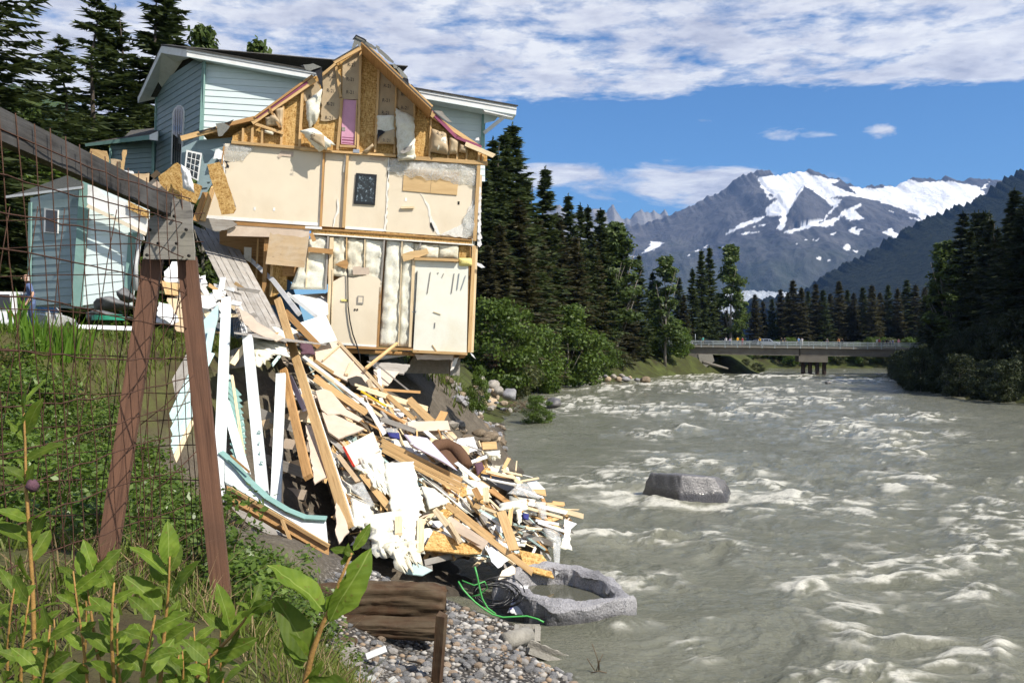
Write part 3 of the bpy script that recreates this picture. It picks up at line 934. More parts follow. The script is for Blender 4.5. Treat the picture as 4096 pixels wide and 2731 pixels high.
def nunatak(XX, YY, ZZ, TT):
    px, py = _proj(XX, YY, ZZ)
    k = in_poly(px, py, NUN).astype(float)
    cx_ = np.clip(1 - np.abs(px - 3215) / 150, 0, 1)
    return ZZ + k * 70 * cx_ - k * 30


def rockmat(name, low, rockc, rockc2, green=None, zg=(200, 600), snowy=False, sc=0.004):
    m, t = material(name)
    g = t.add('ShaderNodeNewGeometry').outputs['Position']
    st = t.add('ShaderNodeMapping', {'Vector': g, 'Scale': (1.0, 1.0, 0.35)}).outputs[0]
    n = t.noise(st, sc, 10, 0.68, 0.4)
    col = t.ramp(n, [(0.32, rockc), (0.68, rockc2)])
    if green:
        z = t.add('ShaderNodeSeparateXYZ', {0: g}).outputs[2]
        zk = t.m('ADD', z, t.m('MULTIPLY', t.m('SUBTRACT', t.noise(g, sc * 1.2, 6, 0.65), 0.5), 900.0))
        k = t.ramp(t.m('DIVIDE', t.m('SUBTRACT', zk, zg[0]), zg[1] - zg[0], clamp=True), [(0.0, 0.9), (1.0, 0.0)])
        col = t.mix(k, col, green)
    if snowy:
        s = t.add('ShaderNodeAttribute', attribute_name='snow').outputs['Fac']
        sn = t.ramp(t.noise(g, 0.006, 6, 0.6), [(0.3, (0.74, 0.76, 0.80)), (0.6, (0.86, 0.86, 0.86))])
        col = t.mix(s, col, sn)
    finish(t, col, 0.9, n, 0.9, 0.1, 0, 0, 60.0)
    return m


M_mtn = rockmat('mountain rock and snow', None, (0.050, 0.052, 0.060), (0.125, 0.122, 0.122), (0.036, 0.050, 0.026), (150, 800), True)
M_tow = rockmat('far granite towers', None, (0.16, 0.16, 0.165), (0.30, 0.29, 0.28), None)
M_ridge = rockmat('forested ridge', None, (0.006, 0.010, 0.007), (0.034, 0.040, 0.020), None, sc=0.05)
M_hill = rockmat('green hillside', None, (0.035, 0.05, 0.022), (0.085, 0.125, 0.035), None, sc=0.006)
M_ice = rockmat('glacier ice', None, (0.45, 0.50, 0.55), (0.70, 0.73, 0.75), None, sc=0.02)

heightland('mountain', [(-300, 620), (-50, 560), (120, 470), (250, 400), (390, 385), (480, 350), (600, 300), (700, 245), (790, 205), (830, 165), (880, 135), (935, 125), (945, 110), (985, 99), (1010, 112), (1050, 125), (1100, 126), (1210, 114), (1230, 102), (1280, 105), (1325, 150), (1385, 152), (1400, 165), (1450, 187), (1560, 190), (1600, 182), (1660, 187), (1750, 155), (1830, 150), (1900, 158), (1935, 140), (1990, 160), (2100, 150), (2215, 160), (2400, 150), (3200, 260)],
           7200, 4300, 'b2', M_mtn, 640, 230, 1.02, 0.10, 900, 0.3, 1, 26, 160, snow=main_snow, extra=nunatak)
heightland('mountain_far', [(-500, 700), (300, 640), (560, 520), (600, 505), (640, 560), (690, 540), (760, 545), (800, 520), (830, 515), (850, 545), (890, 508), (915, 545), (945, 592), (970, 582), (1010, 545), (1045, 533), (1090, 557), (1110, 540), (1145, 548), (1170, 528), (1195, 570), (1400, 640)],
           9000, 6800, 'b6', M_tow, 300, 70, 1.1, 0.05, 500, 0.2, 2, 30, 150)
heightland('forest_ridge', [(900, 790), (1160, 760), (1265, 690), (1330, 640), (1480, 570), (1640, 470), (1760, 390), (1900, 340), (2000, 290), (2080, 275), (2200, 190), (2260, 140), (2350, 105), (2600, -60), (3400, -400)],
           2700, 1500, 'b2', M_ridge, 420, 150, 1.15, 0.04, 420, 0.3, 3, 16, 16)
heightland('green_hill', [(-1500, 620), (-400, 780), (0, 810), (150, 795), (300, 832), (420, 892), (700, 965), (1000, 1100), (1500, 1500), (2600, 2400)],
           1700, 900, 'z1', M_hill, 260, 80, 1.2, 0.04, 260, 0.3, 4, 8, 40)
heightland('glacier', [(980, 800), (1100, 770), (1145, 766), (1200, 765), (1300, 769), (1450, 775), (1600, 800)],
           3900, 2900, 'b1', M_ice, 200, 60, 0.9, 0.012, 90, 0.1, 5, 10, 60)
# ------------------------------------------------------------------ trees
ORD = ['first', 'second', 'third', 'fourth', 'fifth', 'sixth', 'seventh', 'eighth', 'ninth', 'tenth', 'eleventh', 'twelfth', 'thirteenth', 'fourteenth', 'fifteenth',
       'sixteenth', 'seventeenth', 'eighteenth', 'nineteenth', 'twentieth', 'twenty-first', 'twenty-second', 'twenty-third', 'twenty-fourth', 'twenty-fifth', 'twenty-sixth',
       'twenty-seventh', 'twenty-eighth', 'twenty-ninth', 'thirtieth', 'thirty-first', 'thirty-second', 'thirty-third', 'thirty-fourth', 'thirty-fifth', 'thirty-sixth']


def kites(c, d, n, l, w):
    """flat kites: centre c, long axis d, face normal n, half-length l, half-width w -> verts, quads"""
    d = d / (np.linalg.norm(d, axis=1, keepdims=True) + 1e-9)
    s = np.cross(n, d)
    s /= (np.linalg.norm(s, axis=1, keepdims=True) + 1e-9)
    l, w = l[:, None], w[:, None]
    v = np.stack([c - d * l, c + s * w - d * l * .1, c + d * l, c - s * w - d * l * .1], 1).reshape(-1, 3)
    f = np.arange(len(v)).reshape(-1, 4)
    return v, f


def spruce_mesh(seed, H=25.0, Rr=3.6, levels=46, per=7, spray=11, size=0.55, bare=0.04, dense=1.0, gappy=0.12):
    rs = np.random.RandomState(seed)
    C, Dv, N, Ls, Ws = [], [], [], [], []
    twigs = []
    for li in range(levels):
        t = (li + rs.rand() * 1.4 - .2) / levels
        t = min(max(t, 0.0), .995)
        z = H * (bare + (1 - bare) * t)
        prof = (1 - t) ** 0.82 * (0.86 + 0.14 * math.sin(seed + li * 1.9)) + 0.02
        if t < 0.18:
            prof *= 0.72 + 1.5 * t
        k = max(3, int(per * (0.55 + 0.45 * (1 - t)) + rs.rand()))
        a0 = rs.rand() * 6.28
        for b in range(k):
            if rs.rand() < gappy:
                continue
            a = a0 + b * 6.283 / k + rs.randn() * 0.3
            dzb = rs.randn() * H * .014
            L = Rr * prof * (0.60 + 0.65 * rs.rand())
            if rs.rand() < 0.06:
                L *= 1.25
            el = 0.35 * (t - 0.35) * 2 + rs.randn() * 0.10
            dirh = np.array([math.cos(a), math.sin(a), 0])
            n_s = max(3, int(spray * dense * (0.35 + 0.65 * L / Rr)))
            base = np.array([0, 0, min(z + dzb, H * .99)])
            pl = None
            for si in range(n_s):
                s = (si + 0.6 + 0.4 * rs.rand()) / n_s
                droop = -0.30 * (1 - t) * s * s * L * 0.55 + 0.10 * L * s ** 4
                p = base + dirh * (L * s) + np.array([0, 0, L * s * math.tan(el) + droop])
                side = np.array([-dirh[1], dirh[0], 0])
                wd = (1 - s) ** 0.7 * L * 0.38 + 0.12
                for sg in (-1, 1, 0):
                    if sg == 0:
                        dd = dirh + np.array([0, 0, -0.15 + el])
                        c = p + rs.randn(3) * 0.05
                        l_ = size * 0.55
                    else:
                        dd = side * sg * (0.6 + 0.5 * rs.rand()) + dirh * 0.6 + np.array([0, 0, -0.45 * rs.rand() * (1 - t) - 0.05])
                        q = rs.rand()
                        c = p + (side * sg) * (wd * q * 0.8) + dirh * (wd * q * 0.3) + np.array([0, 0, -wd * q * 0.22])
                        l_ = size * (0.5 + 0.4 * rs.rand())
                    C.append(c)
                    Dv.append(dd)
                    nn = np.array([0, 0, .75]) + rs.randn(3) * 0.7
                    N.append(nn)
                    Ls.append(l_)
                    Ws.append(size * (0.13 + 0.12 * rs.rand()))
    # leader
    for i in range(10):
        C.append(np.array([0, 0, H * (0.985 + 0.003 * i)]))
        Dv.append(np.array([rs.randn() * .5, rs.randn() * .5, 1.0]))
        N.append(rs.randn(3))
        Ls.append(size * 0.4)
        Ws.append(size * 0.10)
    v, f = kites(np.array(C), np.array(Dv), np.array(N), np.array(Ls), np.array(Ws))
    return v, f


def leaf_cloud(rs, centres, radii, n, size, flat=0.5):
    """leaves scattered through clumps, thicker near each clump's skin"""
    k = rs.randint(0, len(centres), n)
    d = rs.randn(n, 3)
    d /= np.linalg.norm(d, axis=1, keepdims=True)
    r = rs.rand(n) ** 0.45
    c = centres[k] + d * (radii[k] * r[:, None])
    nn = d * 0.6 + rs.randn(n, 3) * 0.6 + np.array([0, 0, flat])
    dd = rs.randn(n, 3)
    dd = np.cross(nn, dd)
    sz = size * (0.6 + 0.8 * rs.rand(n))
    return kites(c, dd, nn, sz, sz * 0.55)


def broad_mesh(seed, H=10.0, Rr=4.0, clumps=40, leaves=5200, size=0.22, base=0.12, col=0.0, top=0.55):
    """a broadleaf crown: clumps round several leaning limbs; col > 0 makes it a column"""
    rs = np.random.RandomState(seed)
    cs, rr = [], []
    for i in range(clumps):
        t = base + (1 - base) * rs.rand() ** 0.85
        prof = math.sin(math.pi * min(1, (t * 0.86 + 0.12))) ** top
        if col:
            prof = prof * (1 - col) + col * 0.55 * (1.05 - t) ** 0.5
        a, q = rs.rand() * 6.28, rs.rand() ** 0.5
        rad = Rr * prof * q
        r = Rr * (0.20 + 0.16 * rs.rand()) * (0.75 + 0.4 * prof)
        cs.append((math.cos(a) * rad, math.sin(a) * rad, min(H * t, H - r * .5)))
        rr.append((r, r, r * 0.72))
    cs, rr = np.array(cs), np.array(rr)
    # strays give the outline its unevenness
    v, f = leaf_cloud(rs, cs, rr, leaves, size)
    v2, f2 = leaf_cloud(rs, cs, rr * 1.35, leaves // 8, size)
    return np.vstack([v, v2]), np.vstack([f, f2 + len(v)])


def trunk_mesh(name, H, r, mat, seed=0, limbs=0, spread=0.35, top=0.97):
    rs = random.Random(seed)
    pts = [Vector((rs.uniform(-.02, .02) * H * i / 6, rs.uniform(-.02, .02) * H * i / 6, H * top * i / 6)) for i in range(7)]
    pts[0] = Vector((0, 0, -1.2))
    v, f = tube_vf(pts, r, 7, [r * 1.25] + [r * (1 - 0.155 * i) for i in range(1, 7)])
    for k in range(limbs):
        z = H * rs.uniform(0.12, 0.6)
        a = rs.uniform(0, 6.28)
        d = Vector((math.cos(a) * spread, math.sin(a) * spread, rs.uniform(.5, 1))).normalized()
        L = H * rs.uniform(.25, .45)
        lp = [Vector((0, 0, z)), Vector((0, 0, z)) + d * L * .5 + Vector((0, 0, L * .04)), Vector((0, 0, z)) + d * L + Vector((0, 0, L * .14))]
        vv, ff = tube_vf(lp, r * .4, 5, [r * .42, r * .25, r * .06], len(v))
        v += vv
        f += ff
    return mesh_from(name, v, f, [mat], smooth=True)


KIND = {}


def variant(key, vf, mat, trunk):
    me = mesh_np(key + '_crown', vf[0], vf[1], [mat])
    KIND[key] = (me, trunk)


for i in range(3):
    v, f = spruce_mesh(11 + i, 25, 3.6 - 0.25 * i, 60, 9, 11, 0.68, .03, 1.0, .08)
    me_t = trunk_mesh('spruce_trunk', 25, 0.28, M_bark, i)
    for key, mt in (('spruce', M_spruce), ('brown', M_spruce2), ('dark', M_sprdk)):
        KIND['%s%d' % (key, i)] = (mesh_np('spruce_crown', v, f, [mt]), me_t)
v, f = spruce_mesh(31, 25, 4.2, 64, 9, 15, 0.46, 0.10, 1.15, 0.16)
KIND['near0'] = (mesh_np('spruce_crown', v, f, [M_spruce]), trunk_mesh('spruce_trunk', 25, 0.26, M_bark, 5))
v, f = spruce_mesh(33, 25, 3.5, 54, 6, 13, 0.46, 0.10, 1.0, 0.32)
KIND['near1'] = (mesh_np('spruce_crown', v, f, [M_spruce]), trunk_mesh('spruce_trunk', 25, 0.24, M_bark, 6))
v, f = spruce_mesh(36, 25, 5.4, 56, 9, 20, 0.42, 0.08, 1.2, 0.10)
KIND['edge'] = (mesh_np('spruce_crown', v, f, [M_spruce]), trunk_mesh('spruce_trunk', 25, 0.34, M_bark, 7))
for i in range(2):
    v, f = broad_mesh(41 + i, 10, 5.0, 46, 7000, 0.23, 0.03)
    me_t = trunk_mesh('alder_trunk', 8.5, 0.16, M_barkp, 20 + i, 7)
    KIND['alder%d' % i] = (mesh_np('alder_crown', v, f, [M_alder]), me_t)
    KIND['willow%d' % i] = (mesh_np('alder_crown', v, f, [M_willow]), me_t)
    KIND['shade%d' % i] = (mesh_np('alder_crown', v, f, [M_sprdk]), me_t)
for i in range(2):
    v, f = broad_mesh(51 + i, 20, 3.3, 60, 5200, 0.30, 0.22, 0.55, 0.8)
    me_t = trunk_mesh('cottonwood_trunk', 19, 0.22, M_barkp, 30 + i, 8, 0.25)
    KIND['cotton%d' % i] = (mesh_np('cottonwood_crown', v, f, [M_cotton]), me_t)


def plant(kind, name, label, cat, x, y, z, sx, sz, group=None, rz=None):
    e = bpy.data.objects.new(name, None)
    rz = R.uniform(0, 6.28) if rz is None else rz
    link(e, None, Matrix.Translation((x, y, z)) @ Matrix.Rotation(rz, 4, 'Z') @ Matrix.Diagonal((sx, sx, sz, 1)))
    tag(e, label, cat, group)
    cr, tr = KIND[kind]
    for nm, me in (('crown', cr), ('trunk', tr)):
        o = bpy.data.objects.new(nm, me)
        COL.objects.link(o)
        o.parent = e
        WM[o.name] = WM[e.name]
    return e


def tree_px(kind, px, tip, depth, H0, label, cat, name, group, wide=1.0, zb=None):
    """a tree whose tip shows at (px, tip)"""
    x = (px - 2048) / F * depth
    zb = float(far_ground(np.array([x]), np.array([depth]))[0]) if zb is None else zb
    zb = max(zb, WZ - .2)
    top = (HY - tip) / F * depth
    h = top - zb
    if 'alder' not in name and 'cotton' not in name:
        wide *= 1.45
    return plant(kind, name, label, cat, x, depth, zb, h / H0 * wide, h / H0, group)


# left bank, from the house towards the bridge
row = [('spruce0', 1930, 640, 104, 1.05), ('spruce1', 1972, 560, 108, 1.0), ('spruce2', 2020, 538, 112, 0.95), ('spruce0', 2050, 505, 116, 1.0), ('spruce1', 2105, 720, 120, 1.1),
       ('brown1', 2075, 800, 110, 1.1), ('spruce2', 2181, 674, 134, 0.95), ('brown0', 2230, 860, 137, 1.05), ('spruce0', 2273, 784, 143, 0.9), ('brown1', 2300, 950, 139, 1.2),
       ('spruce1', 2321, 820, 150, 0.8), ('spruce2', 2352, 828, 152, 0.85), ('spruce0', 2402, 839, 156, 0.95), ('brown2', 2375, 960, 153, 1.1), ('brown0', 2150, 880, 124, 1.1),
       ('spruce1', 2555, 1022, 176, 1.0), ('spruce0', 2610, 1090, 184, 1.0), ('brown2', 2500, 1050, 166, 1.1), ('brown2', 2000, 900, 102, 1.2), ('brown1', 1950, 980, 100, 1.2), ('brown0', 2110, 1000, 116, 1.2), ('brown0', 2440, 1010, 160, 1.0)]
row += [('brown%d' % (i % 3) if i % 2 else 'spruce%d' % (i % 3), 1960 + i * 44, 760 + i * 26 + (i % 3) * 40, 122 + i * 4.6, 1.25) for i in range(13)]
row.sort(key=lambda q: q[1])
for i, (k, px, tip, d, w) in enumerate(row):
    br_ = 'browned' if k.startswith('brown') else 'dark green'
    tree_px(k, px, tip, d, 25, '%s spruce on the bank past the house, %s along towards the bridge' % (br_, ORD[i]), 'tree', 'spruce_tree', 'spruces along the near bank', w)
for i, (k, px, tip, d, w) in enumerate([('cotton0', 2467, 892, 160, 1.35), ('cotton1', 2432, 915, 158, 1.1), ('cotton1', 2660, 1028, 181, 1.3)]):
    tree_px(k, px, tip, d, 20, ['tall green cottonwood where the spruce row steps down', 'slimmer cottonwood pressed against the tall one in the spruce row', 'airy cottonwood before the bridge end with mountain behind'][i], 'tree', 'cottonwood_tree', 'cottonwoods on the bank', w)
row2 = [('spruce1', 2770, 1075, 212, 0.9), ('spruce0', 2806, 1003, 216, 0.8), ('spruce2', 2838, 990, 218, 0.85), ('spruce0', 2715, 1110, 208, 1.1), ('brown1', 2735, 1180, 204, 1.2), ('brown0', 2870, 1180, 226, 1.1),
        ('brown2', 2905, 1240, 232, 1.1), ('spruce1', 2660, 1190, 204, 1.2)]
for i, (k, px, tip, d, w) in enumerate(sorted(row2, key=lambda q: q[1])):
    tree_px(k, px, tip, d, 25, 'spruce beyond the near bridge end, %s of that clump counted from the bank' % ORD[i], 'tree', 'spruce_tree', 'spruces beyond the near bridge end', w)
tree_px('cotton0', 2922, 982, 224, 20, 'sunlit cottonwood with bare lower trunk standing over the bridge', 'tree', 'cottonwood_tree', None, 1.15)
tree_px('cotton1', 2960, 1180, 228, 20, 'short pale cottonwood at the foot of the tall sunlit one', 'tree', 'cottonwood_tree', None, 1.2)
# the wood that closes the view behind the bridge
rr = random.Random(3)
far = [(3020, 1178), (3052, 1205), (3088, 1195), (3123, 1158), (3150, 1172), (3172, 1122), (3205, 1150), (3232, 1165), (3263, 1136), (3292, 1160), (3322, 1175), (3356, 1125), (3390, 1160), (3415, 1172),
       (3452, 1150), (3488, 1142), (3520, 1170), (3552, 1140), (3590, 1155), (3627, 1120), (3662, 1140), (3700, 1150)]
for i, (px, tip) in enumerate(far):
    d = 266 + rr.uniform(0, 16)
    tree_px(['brown0', 'brown1', 'spruce2', 'brown2', 'spruce0'][i % 5], px, tip, d, 25, 'spruce in the wood behind the bridge deck, %s from the glacier gap' % ORD[i], 'tree', 'spruce_tree', 'spruces behind the bridge', 1.15)
for i in range(20):
    px = 2990 + i * 36 + rr.uniform(-10, 10)
    tree_px(['alder0', 'willow1', 'alder1'][i % 3], px, 1372 + rr.uniform(-25, 10), 256 + rr.uniform(0, 4), 10, 'low leafy bush under the bridge on the far waterline, %s from the pier-side bank' % ORD[i], 'bush', 'alder_bush', 'bushes on the far waterline', 0.9)

# broadleaf bushes on the near bank
for k, px, tip, d, w, lab in (('willow0', 2050, 1290, 94, 0.95, 'grey-green willow bush hanging over the boulders past the house'), ('alder0', 2270, 1222, 128, 1.05, 'big bright green alder leaning out over the river edge'),
                              ('alder1', 1975, 1200, 88, 1.0, 'dark alder thicket showing beside the broken house corner'), ('alder1', 2400, 1350, 147, 0.9, 'small alder on the grassy bank before the bridge'), ('alder0', 2655, 1245, 184, 1.0, 'tall alder hiding the near end of the bridge'),
                              ('willow1', 2560, 1350, 176, 1.1, 'pale willow scrub at the waterline short of the bridge'), ('alder1', 2150, 1300, 108, 0.9, 'rounded alder between the willow and the big bright one'),
                              ('willow1', 2480, 1405, 161, 1.3, 'low scrub on the sunny grass bank'), ('alder0', 2730, 1310, 190, .8, 'alder at the bridge abutment')):
    tree_px(k, px, tip, d, 10, lab, 'bush', 'alder_bush', 'broadleaf bushes along the near bank', w)
for i, (px, tip, d) in enumerate(((2925, 1425, 200), (2985, 1435, 203), (3030, 1450, 206), (2875, 1420, 196))):
    tree_px('willow%d' % (i % 2), px, tip, d, 10, 'driftwood-strewn scrub under the bridge span, %s from the abutment' % ORD[[1, 2, 3, 0][i]], 'bush', 'alder_bush', 'scrub below the bridge', 1.6)

# the shaded far bank on the right
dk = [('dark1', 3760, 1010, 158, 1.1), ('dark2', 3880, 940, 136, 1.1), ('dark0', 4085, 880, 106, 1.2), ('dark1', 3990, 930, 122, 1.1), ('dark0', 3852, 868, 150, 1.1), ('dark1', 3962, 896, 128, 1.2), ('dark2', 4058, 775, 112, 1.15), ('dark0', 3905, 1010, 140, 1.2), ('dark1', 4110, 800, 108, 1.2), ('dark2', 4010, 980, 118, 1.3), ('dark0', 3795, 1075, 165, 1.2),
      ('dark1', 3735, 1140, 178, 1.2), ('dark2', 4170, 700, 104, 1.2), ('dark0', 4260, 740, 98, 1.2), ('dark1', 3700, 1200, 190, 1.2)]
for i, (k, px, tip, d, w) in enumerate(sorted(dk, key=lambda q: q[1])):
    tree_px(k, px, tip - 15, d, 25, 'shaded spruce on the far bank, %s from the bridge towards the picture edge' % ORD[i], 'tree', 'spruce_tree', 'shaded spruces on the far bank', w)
tree_px('cotton0', 3782, 966, 156, 20, 'cottonwood with sunlit leaf tips at the edge of the shaded wood', 'tree', 'cottonwood_tree', None, 1.3)
tree_px('cotton1', 3820, 1060, 150, 20, 'lower cottonwood in front of the shaded spruces', 'tree', 'cottonwood_tree', None, 1.4)
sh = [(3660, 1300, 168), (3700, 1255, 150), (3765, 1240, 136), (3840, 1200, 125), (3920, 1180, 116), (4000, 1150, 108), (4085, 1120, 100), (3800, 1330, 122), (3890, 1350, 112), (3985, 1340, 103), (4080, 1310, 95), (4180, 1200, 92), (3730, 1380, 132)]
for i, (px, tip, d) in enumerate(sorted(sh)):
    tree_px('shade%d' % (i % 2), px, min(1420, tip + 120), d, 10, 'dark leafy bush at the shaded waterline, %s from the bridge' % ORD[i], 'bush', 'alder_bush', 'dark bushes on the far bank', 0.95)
for i in range(18):
    y = 84 + i * 5.4
    x = float(shr(y)) + rr.uniform(-.6, 1.2)
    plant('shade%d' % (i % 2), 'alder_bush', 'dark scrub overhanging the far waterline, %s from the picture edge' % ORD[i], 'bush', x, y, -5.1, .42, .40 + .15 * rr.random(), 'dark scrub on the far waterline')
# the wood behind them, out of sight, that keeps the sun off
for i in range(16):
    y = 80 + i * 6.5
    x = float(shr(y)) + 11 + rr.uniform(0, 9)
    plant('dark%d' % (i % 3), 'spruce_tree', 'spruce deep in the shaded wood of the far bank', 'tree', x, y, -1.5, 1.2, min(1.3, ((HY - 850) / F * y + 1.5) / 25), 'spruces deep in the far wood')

# trees behind the house
for k, px, tip, d, w, lab in (('near1', 237, 155, 48, 1.05, 'thin spruce with open branches standing alone behind the garage roof'), ('near1', 392, -25, 50, 1.0, 'tall sparse spruce behind the fence rail'), ('near0', 462, 38, 56, 0.8, 'spruce crowded behind the tall sparse one'),
                              ('near0', 655, -90, 52, 0.95, 'broad dense spruce rising behind the house gable end'), ('near0', 130, 330, 60, 1.0, 'spruce in the gap below the green hill'), ('near0', 560, 330, 62, 1.1, 'lower spruce filling the gap beside the gable wall'),
                              ('near0', 330, 420, 58, 1.0, 'young spruce low behind the porch roof'), ('edge', -150, -560, 33, 0.95, 'big dark spruce cut off by the picture edge')):
    x = (px - 2048) / F * d
    h = (HY - tip) / F * d - 0.4
    plant(k, 'spruce_tree', lab, 'tree', x, d, 0.4, h / 25 * w * 1.85, h / 25, 'spruces behind the house')
for k, px, tip, d, w, h0, lab in (('cotton0', 812, 118, 50, 0.8, 20, 'leafy treetop peeping over the house roof ridge'), ('cotton1', 1028, 180, 52, 0.75, 20, 'small leafy treetop behind the middle of the roof'), ('alder1', 120, 640, 44, 1.3, 10, 'dark leafy tree behind the garage'),
                                  ('alder0', -120, 560, 38, 1.3, 10, 'dark hedge-like tree at the picture edge behind the car'), ('alder1', 330, 560, 60, 1.2, 10, 'alder behind the porch'), ('cotton0', 95, 400, 46, 0.8, 20, 'light green young tree before the hill')):
    x = (px - 2048) / F * d
    h = (HY - tip) / F * d - 0.3
    plant(k, 'broadleaf_tree', lab, 'tree', x, d, 0.3, h / h0 * w, h / h0, 'broadleaf trees behind the house')
# ------------------------------------------------------------------ the torn-open house
YAW = math.radians(8)
FN = Vector((math.sin(YAW), -math.cos(YAW), 0))       # the torn face looks this way
FU = Vector((math.cos(YAW), math.sin(YAW), 0))
P0 = at(1400, 1000, 30.0)


def ray_plane(x, y, n, p0, d=0.0):
    r = Vector(((x - 2048.0) / F, 1.0, (HY - y) / F))
    return r * ((d + n.dot(p0)) / n.dot(r))


def HP(x, y, d=0.0):
    return ray_plane(x, y, FN, P0, d)


def hq(k, d, *pts):
    return [HP(x, y, d) for x, y in Z(k, *pts)]


house = thing('damaged_house', 'mint green house torn open by the river, inner walls bare, leaning over the bank', 'house', HP(1500, 1450, -2))


def sheet(name, c4, mat, parent, puff=0.1, thick=0.03, nu=10, nv=12, rough=0.03, nrm=FN, rag=0.0, seed=0, freq=2.5, pillow=4, fold=0.0, **kw):
    """soft sheet between four corners (top-left, top-right, bottom-right, bottom-left), bulging towards nrm"""
    a, b, c, d = [Vector(p) for p in c4]
    nrm = Vector(nrm).normalized()
    rs = np.random.RandomState(seed + 100)
    u = np.linspace(0, 1, nu)
    v = np.linspace(0, 1, nv)
    U, V = np.meshgrid(u, v)
    A = [np.array(q) for q in (a, b, c, d)]
    Pp = (A[0] * ((1 - U) * (1 - V))[..., None] + A[1] * (U * (1 - V))[..., None] + A[2] * (U * V)[..., None] + A[3] * ((1 - U) * V)[..., None])
    wdt, hgt = (b - a).length, (d - a).length
    bul = (1 - np.abs(2 * U - 1) ** pillow) * (1 - np.abs(2 * V - 1) ** pillow)
    nz = fbm(U * wdt * freq, V * hgt * freq, 4, seed + 21)
    fd = np.sin(U * wdt * 9 + 2.0 * fbm(U * wdt * 2, V * hgt, 2, seed + 9)) * fold
    off = puff * bul + rough * nz + fd
    Fp = Pp + np.array(nrm) * off[..., None]
    if rag:
        e = np.zeros_like(U)
        e[-1, :] = rs.rand(nu) * rag
        down = np.array((d - a).normalized())
        Fp = Fp + down * e[..., None]
        e2 = np.zeros_like(U)
        e2[:, 0] = -rs.rand(nv) * rag * .5
        e2[:, -1] = rs.rand(nv) * rag * .5
        Fp = Fp + np.array((b - a).normalized()) * e2[..., None]
    Bk = Fp - np.array(nrm) * (np.maximum(off, 0) * 0.55 + thick)[..., None]
    cen = Fp.reshape(-1, 3).mean(0)
    vv = np.vstack([Fp.reshape(-1, 3), Bk.reshape(-1, 3)]) - cen
    f1 = grid_faces(nv, nu)
    n = nu * nv
    fl = [tuple(q[::-1]) for q in f1] + [tuple(q + n) for q in f1]
    ring = list(range(nu)) + [i * nu + nu - 1 for i in range(1, nv)] + [(nv - 1) * nu + i for i in range(nu - 2, -1, -1)] + [i * nu for i in range(nv - 2, 0, -1)]
    for i in range(len(ring)):
        p, q = ring[i], ring[(i + 1) % len(ring)]
        fl.append((p, q, q + n, p + n))
    return obj(name, mesh_from(name, vv, fl, [mat], smooth=True), parent, Matrix.Translation(Vector(cen)), **kw)


def hpan(name, k, d, pts, t, mat, rag=0.0, parent=house, **kw):
    return panel(name, hq(k, d, *pts), t, FN, mat, parent, rag, xa=FU, **kw)


def hbar(name, k, d, p, q, wpx, t, mat, parent=house, **kw):
    (x0, y0), (x1, y1) = Z(k, p, q)
    a, b = HP(x0, y0, d), HP(x1, y1, d)
    w = wpx * ZOOM[k][2] / F * (a.y + b.y) / 2
    return board(name, a, b, w, t, FN, mat, parent, **kw)


def hsoft(name, k, d, pts, mat, parent=house, **kw):
    return sheet(name, hq(k, d, *pts), mat, parent, **kw)


def text_mesh(name, txt, size, mat):
    cu = bpy.data.curves.new(name, 'FONT')
    cu.body = txt
    cu.size = size
    cu.extrude = 0.0015
    cu.align_x = 'CENTER'
    cu.align_y = 'CENTER'
    o = bpy.data.objects.new(name, cu)
    COL.objects.link(o)
    dg = bpy.context.evaluated_depsgraph_get()
    me = bpy.data.meshes.new_from_object(o.evaluated_get(dg))
    bpy.data.objects.remove(o)
    me.materials.clear()
    me.materials.append(mat)
    return me


T_R21 = text_mesh('print', 'R-21', 0.14, M_ink)


def stamp(parent, p, me=None, sx=1.0, rot=0.0, up=0.006):
    mw = Matrix.Translation(Vector(p) + FN * up) @ frame(FU, FN) @ Matrix.Rotation(math.radians(-3 + rot), 4, 'Z') @ Matrix.Diagonal((sx, 1.15, 1, 1))
    return obj('print', me or T_R21, parent, mw)


# --- upper storey: inner wall panels
wp = hpan('wall_panel', 'z4', 0, [(560, 95), (1662, 192), (1624, 985), (350, 900), (430, 590), (520, 400)], .05, M_drywall)
hpan('baseboard', 'z4', .012, [(350, 898), (1622, 984), (1616, 1020), (343, 936)], .02, M_white)
hbar('stud', 'z4', .03, (1668, 192), (1630, 1035), 22, .09, M_studd)
hbar('corner_bead', 'z4', .02, (1650, 192), (1612, 1005), 12, .03, M_gyp)
hpan('wall_panel', 'z4', -.02, [(1685, 200), (1912, 216), (1876, 1040), (1645, 1022)], .05, M_drywall)
hbar('stud', 'z4', .05, (1934, 214), (1886, 1040), 30, .09, M_stud)
hbar('corner_bead', 'z4', .03, (1913, 220), (1892, 420), 16, .03, M_gyp)
hpan('wall_panel', 'z5', 0, [(550, 188), (1000, 228), (964, 1072), (513, 1042)], .05, M_drywall)
hpan('baseboard', 'z5', .012, [(517, 1014), (966, 1046), (964, 1072), (513, 1042)], .02, M_white)
hpan('broken_edge', 'z5', .02, [(1003, 228), (1022, 236), (985, 1074), (962, 1068)], .06, M_gyp, .03)
hpan('wall_panel', 'z5', 0, [(1024, 236), (2008, 300), (1978, 1152), (984, 1076)], .05, M_drywall)
fr = hpan('mirror', 'z5', .05, [(640, 406), (877, 424), (855, 770), (612, 755)], .05, M_black)
hpan('glass', 'z5', .055, [(668, 436), (852, 452), (834, 742), (640, 728)], .004, M_pane, parent=fr)
for pts in ([(1186, 364), (1506, 378), (1482, 634), (1170, 606)], [(1509, 378), (1816, 400), (1790, 658), (1486, 635)]):
    hpan('cupboard_door', 'z5', .03, pts, .03, M_cab)
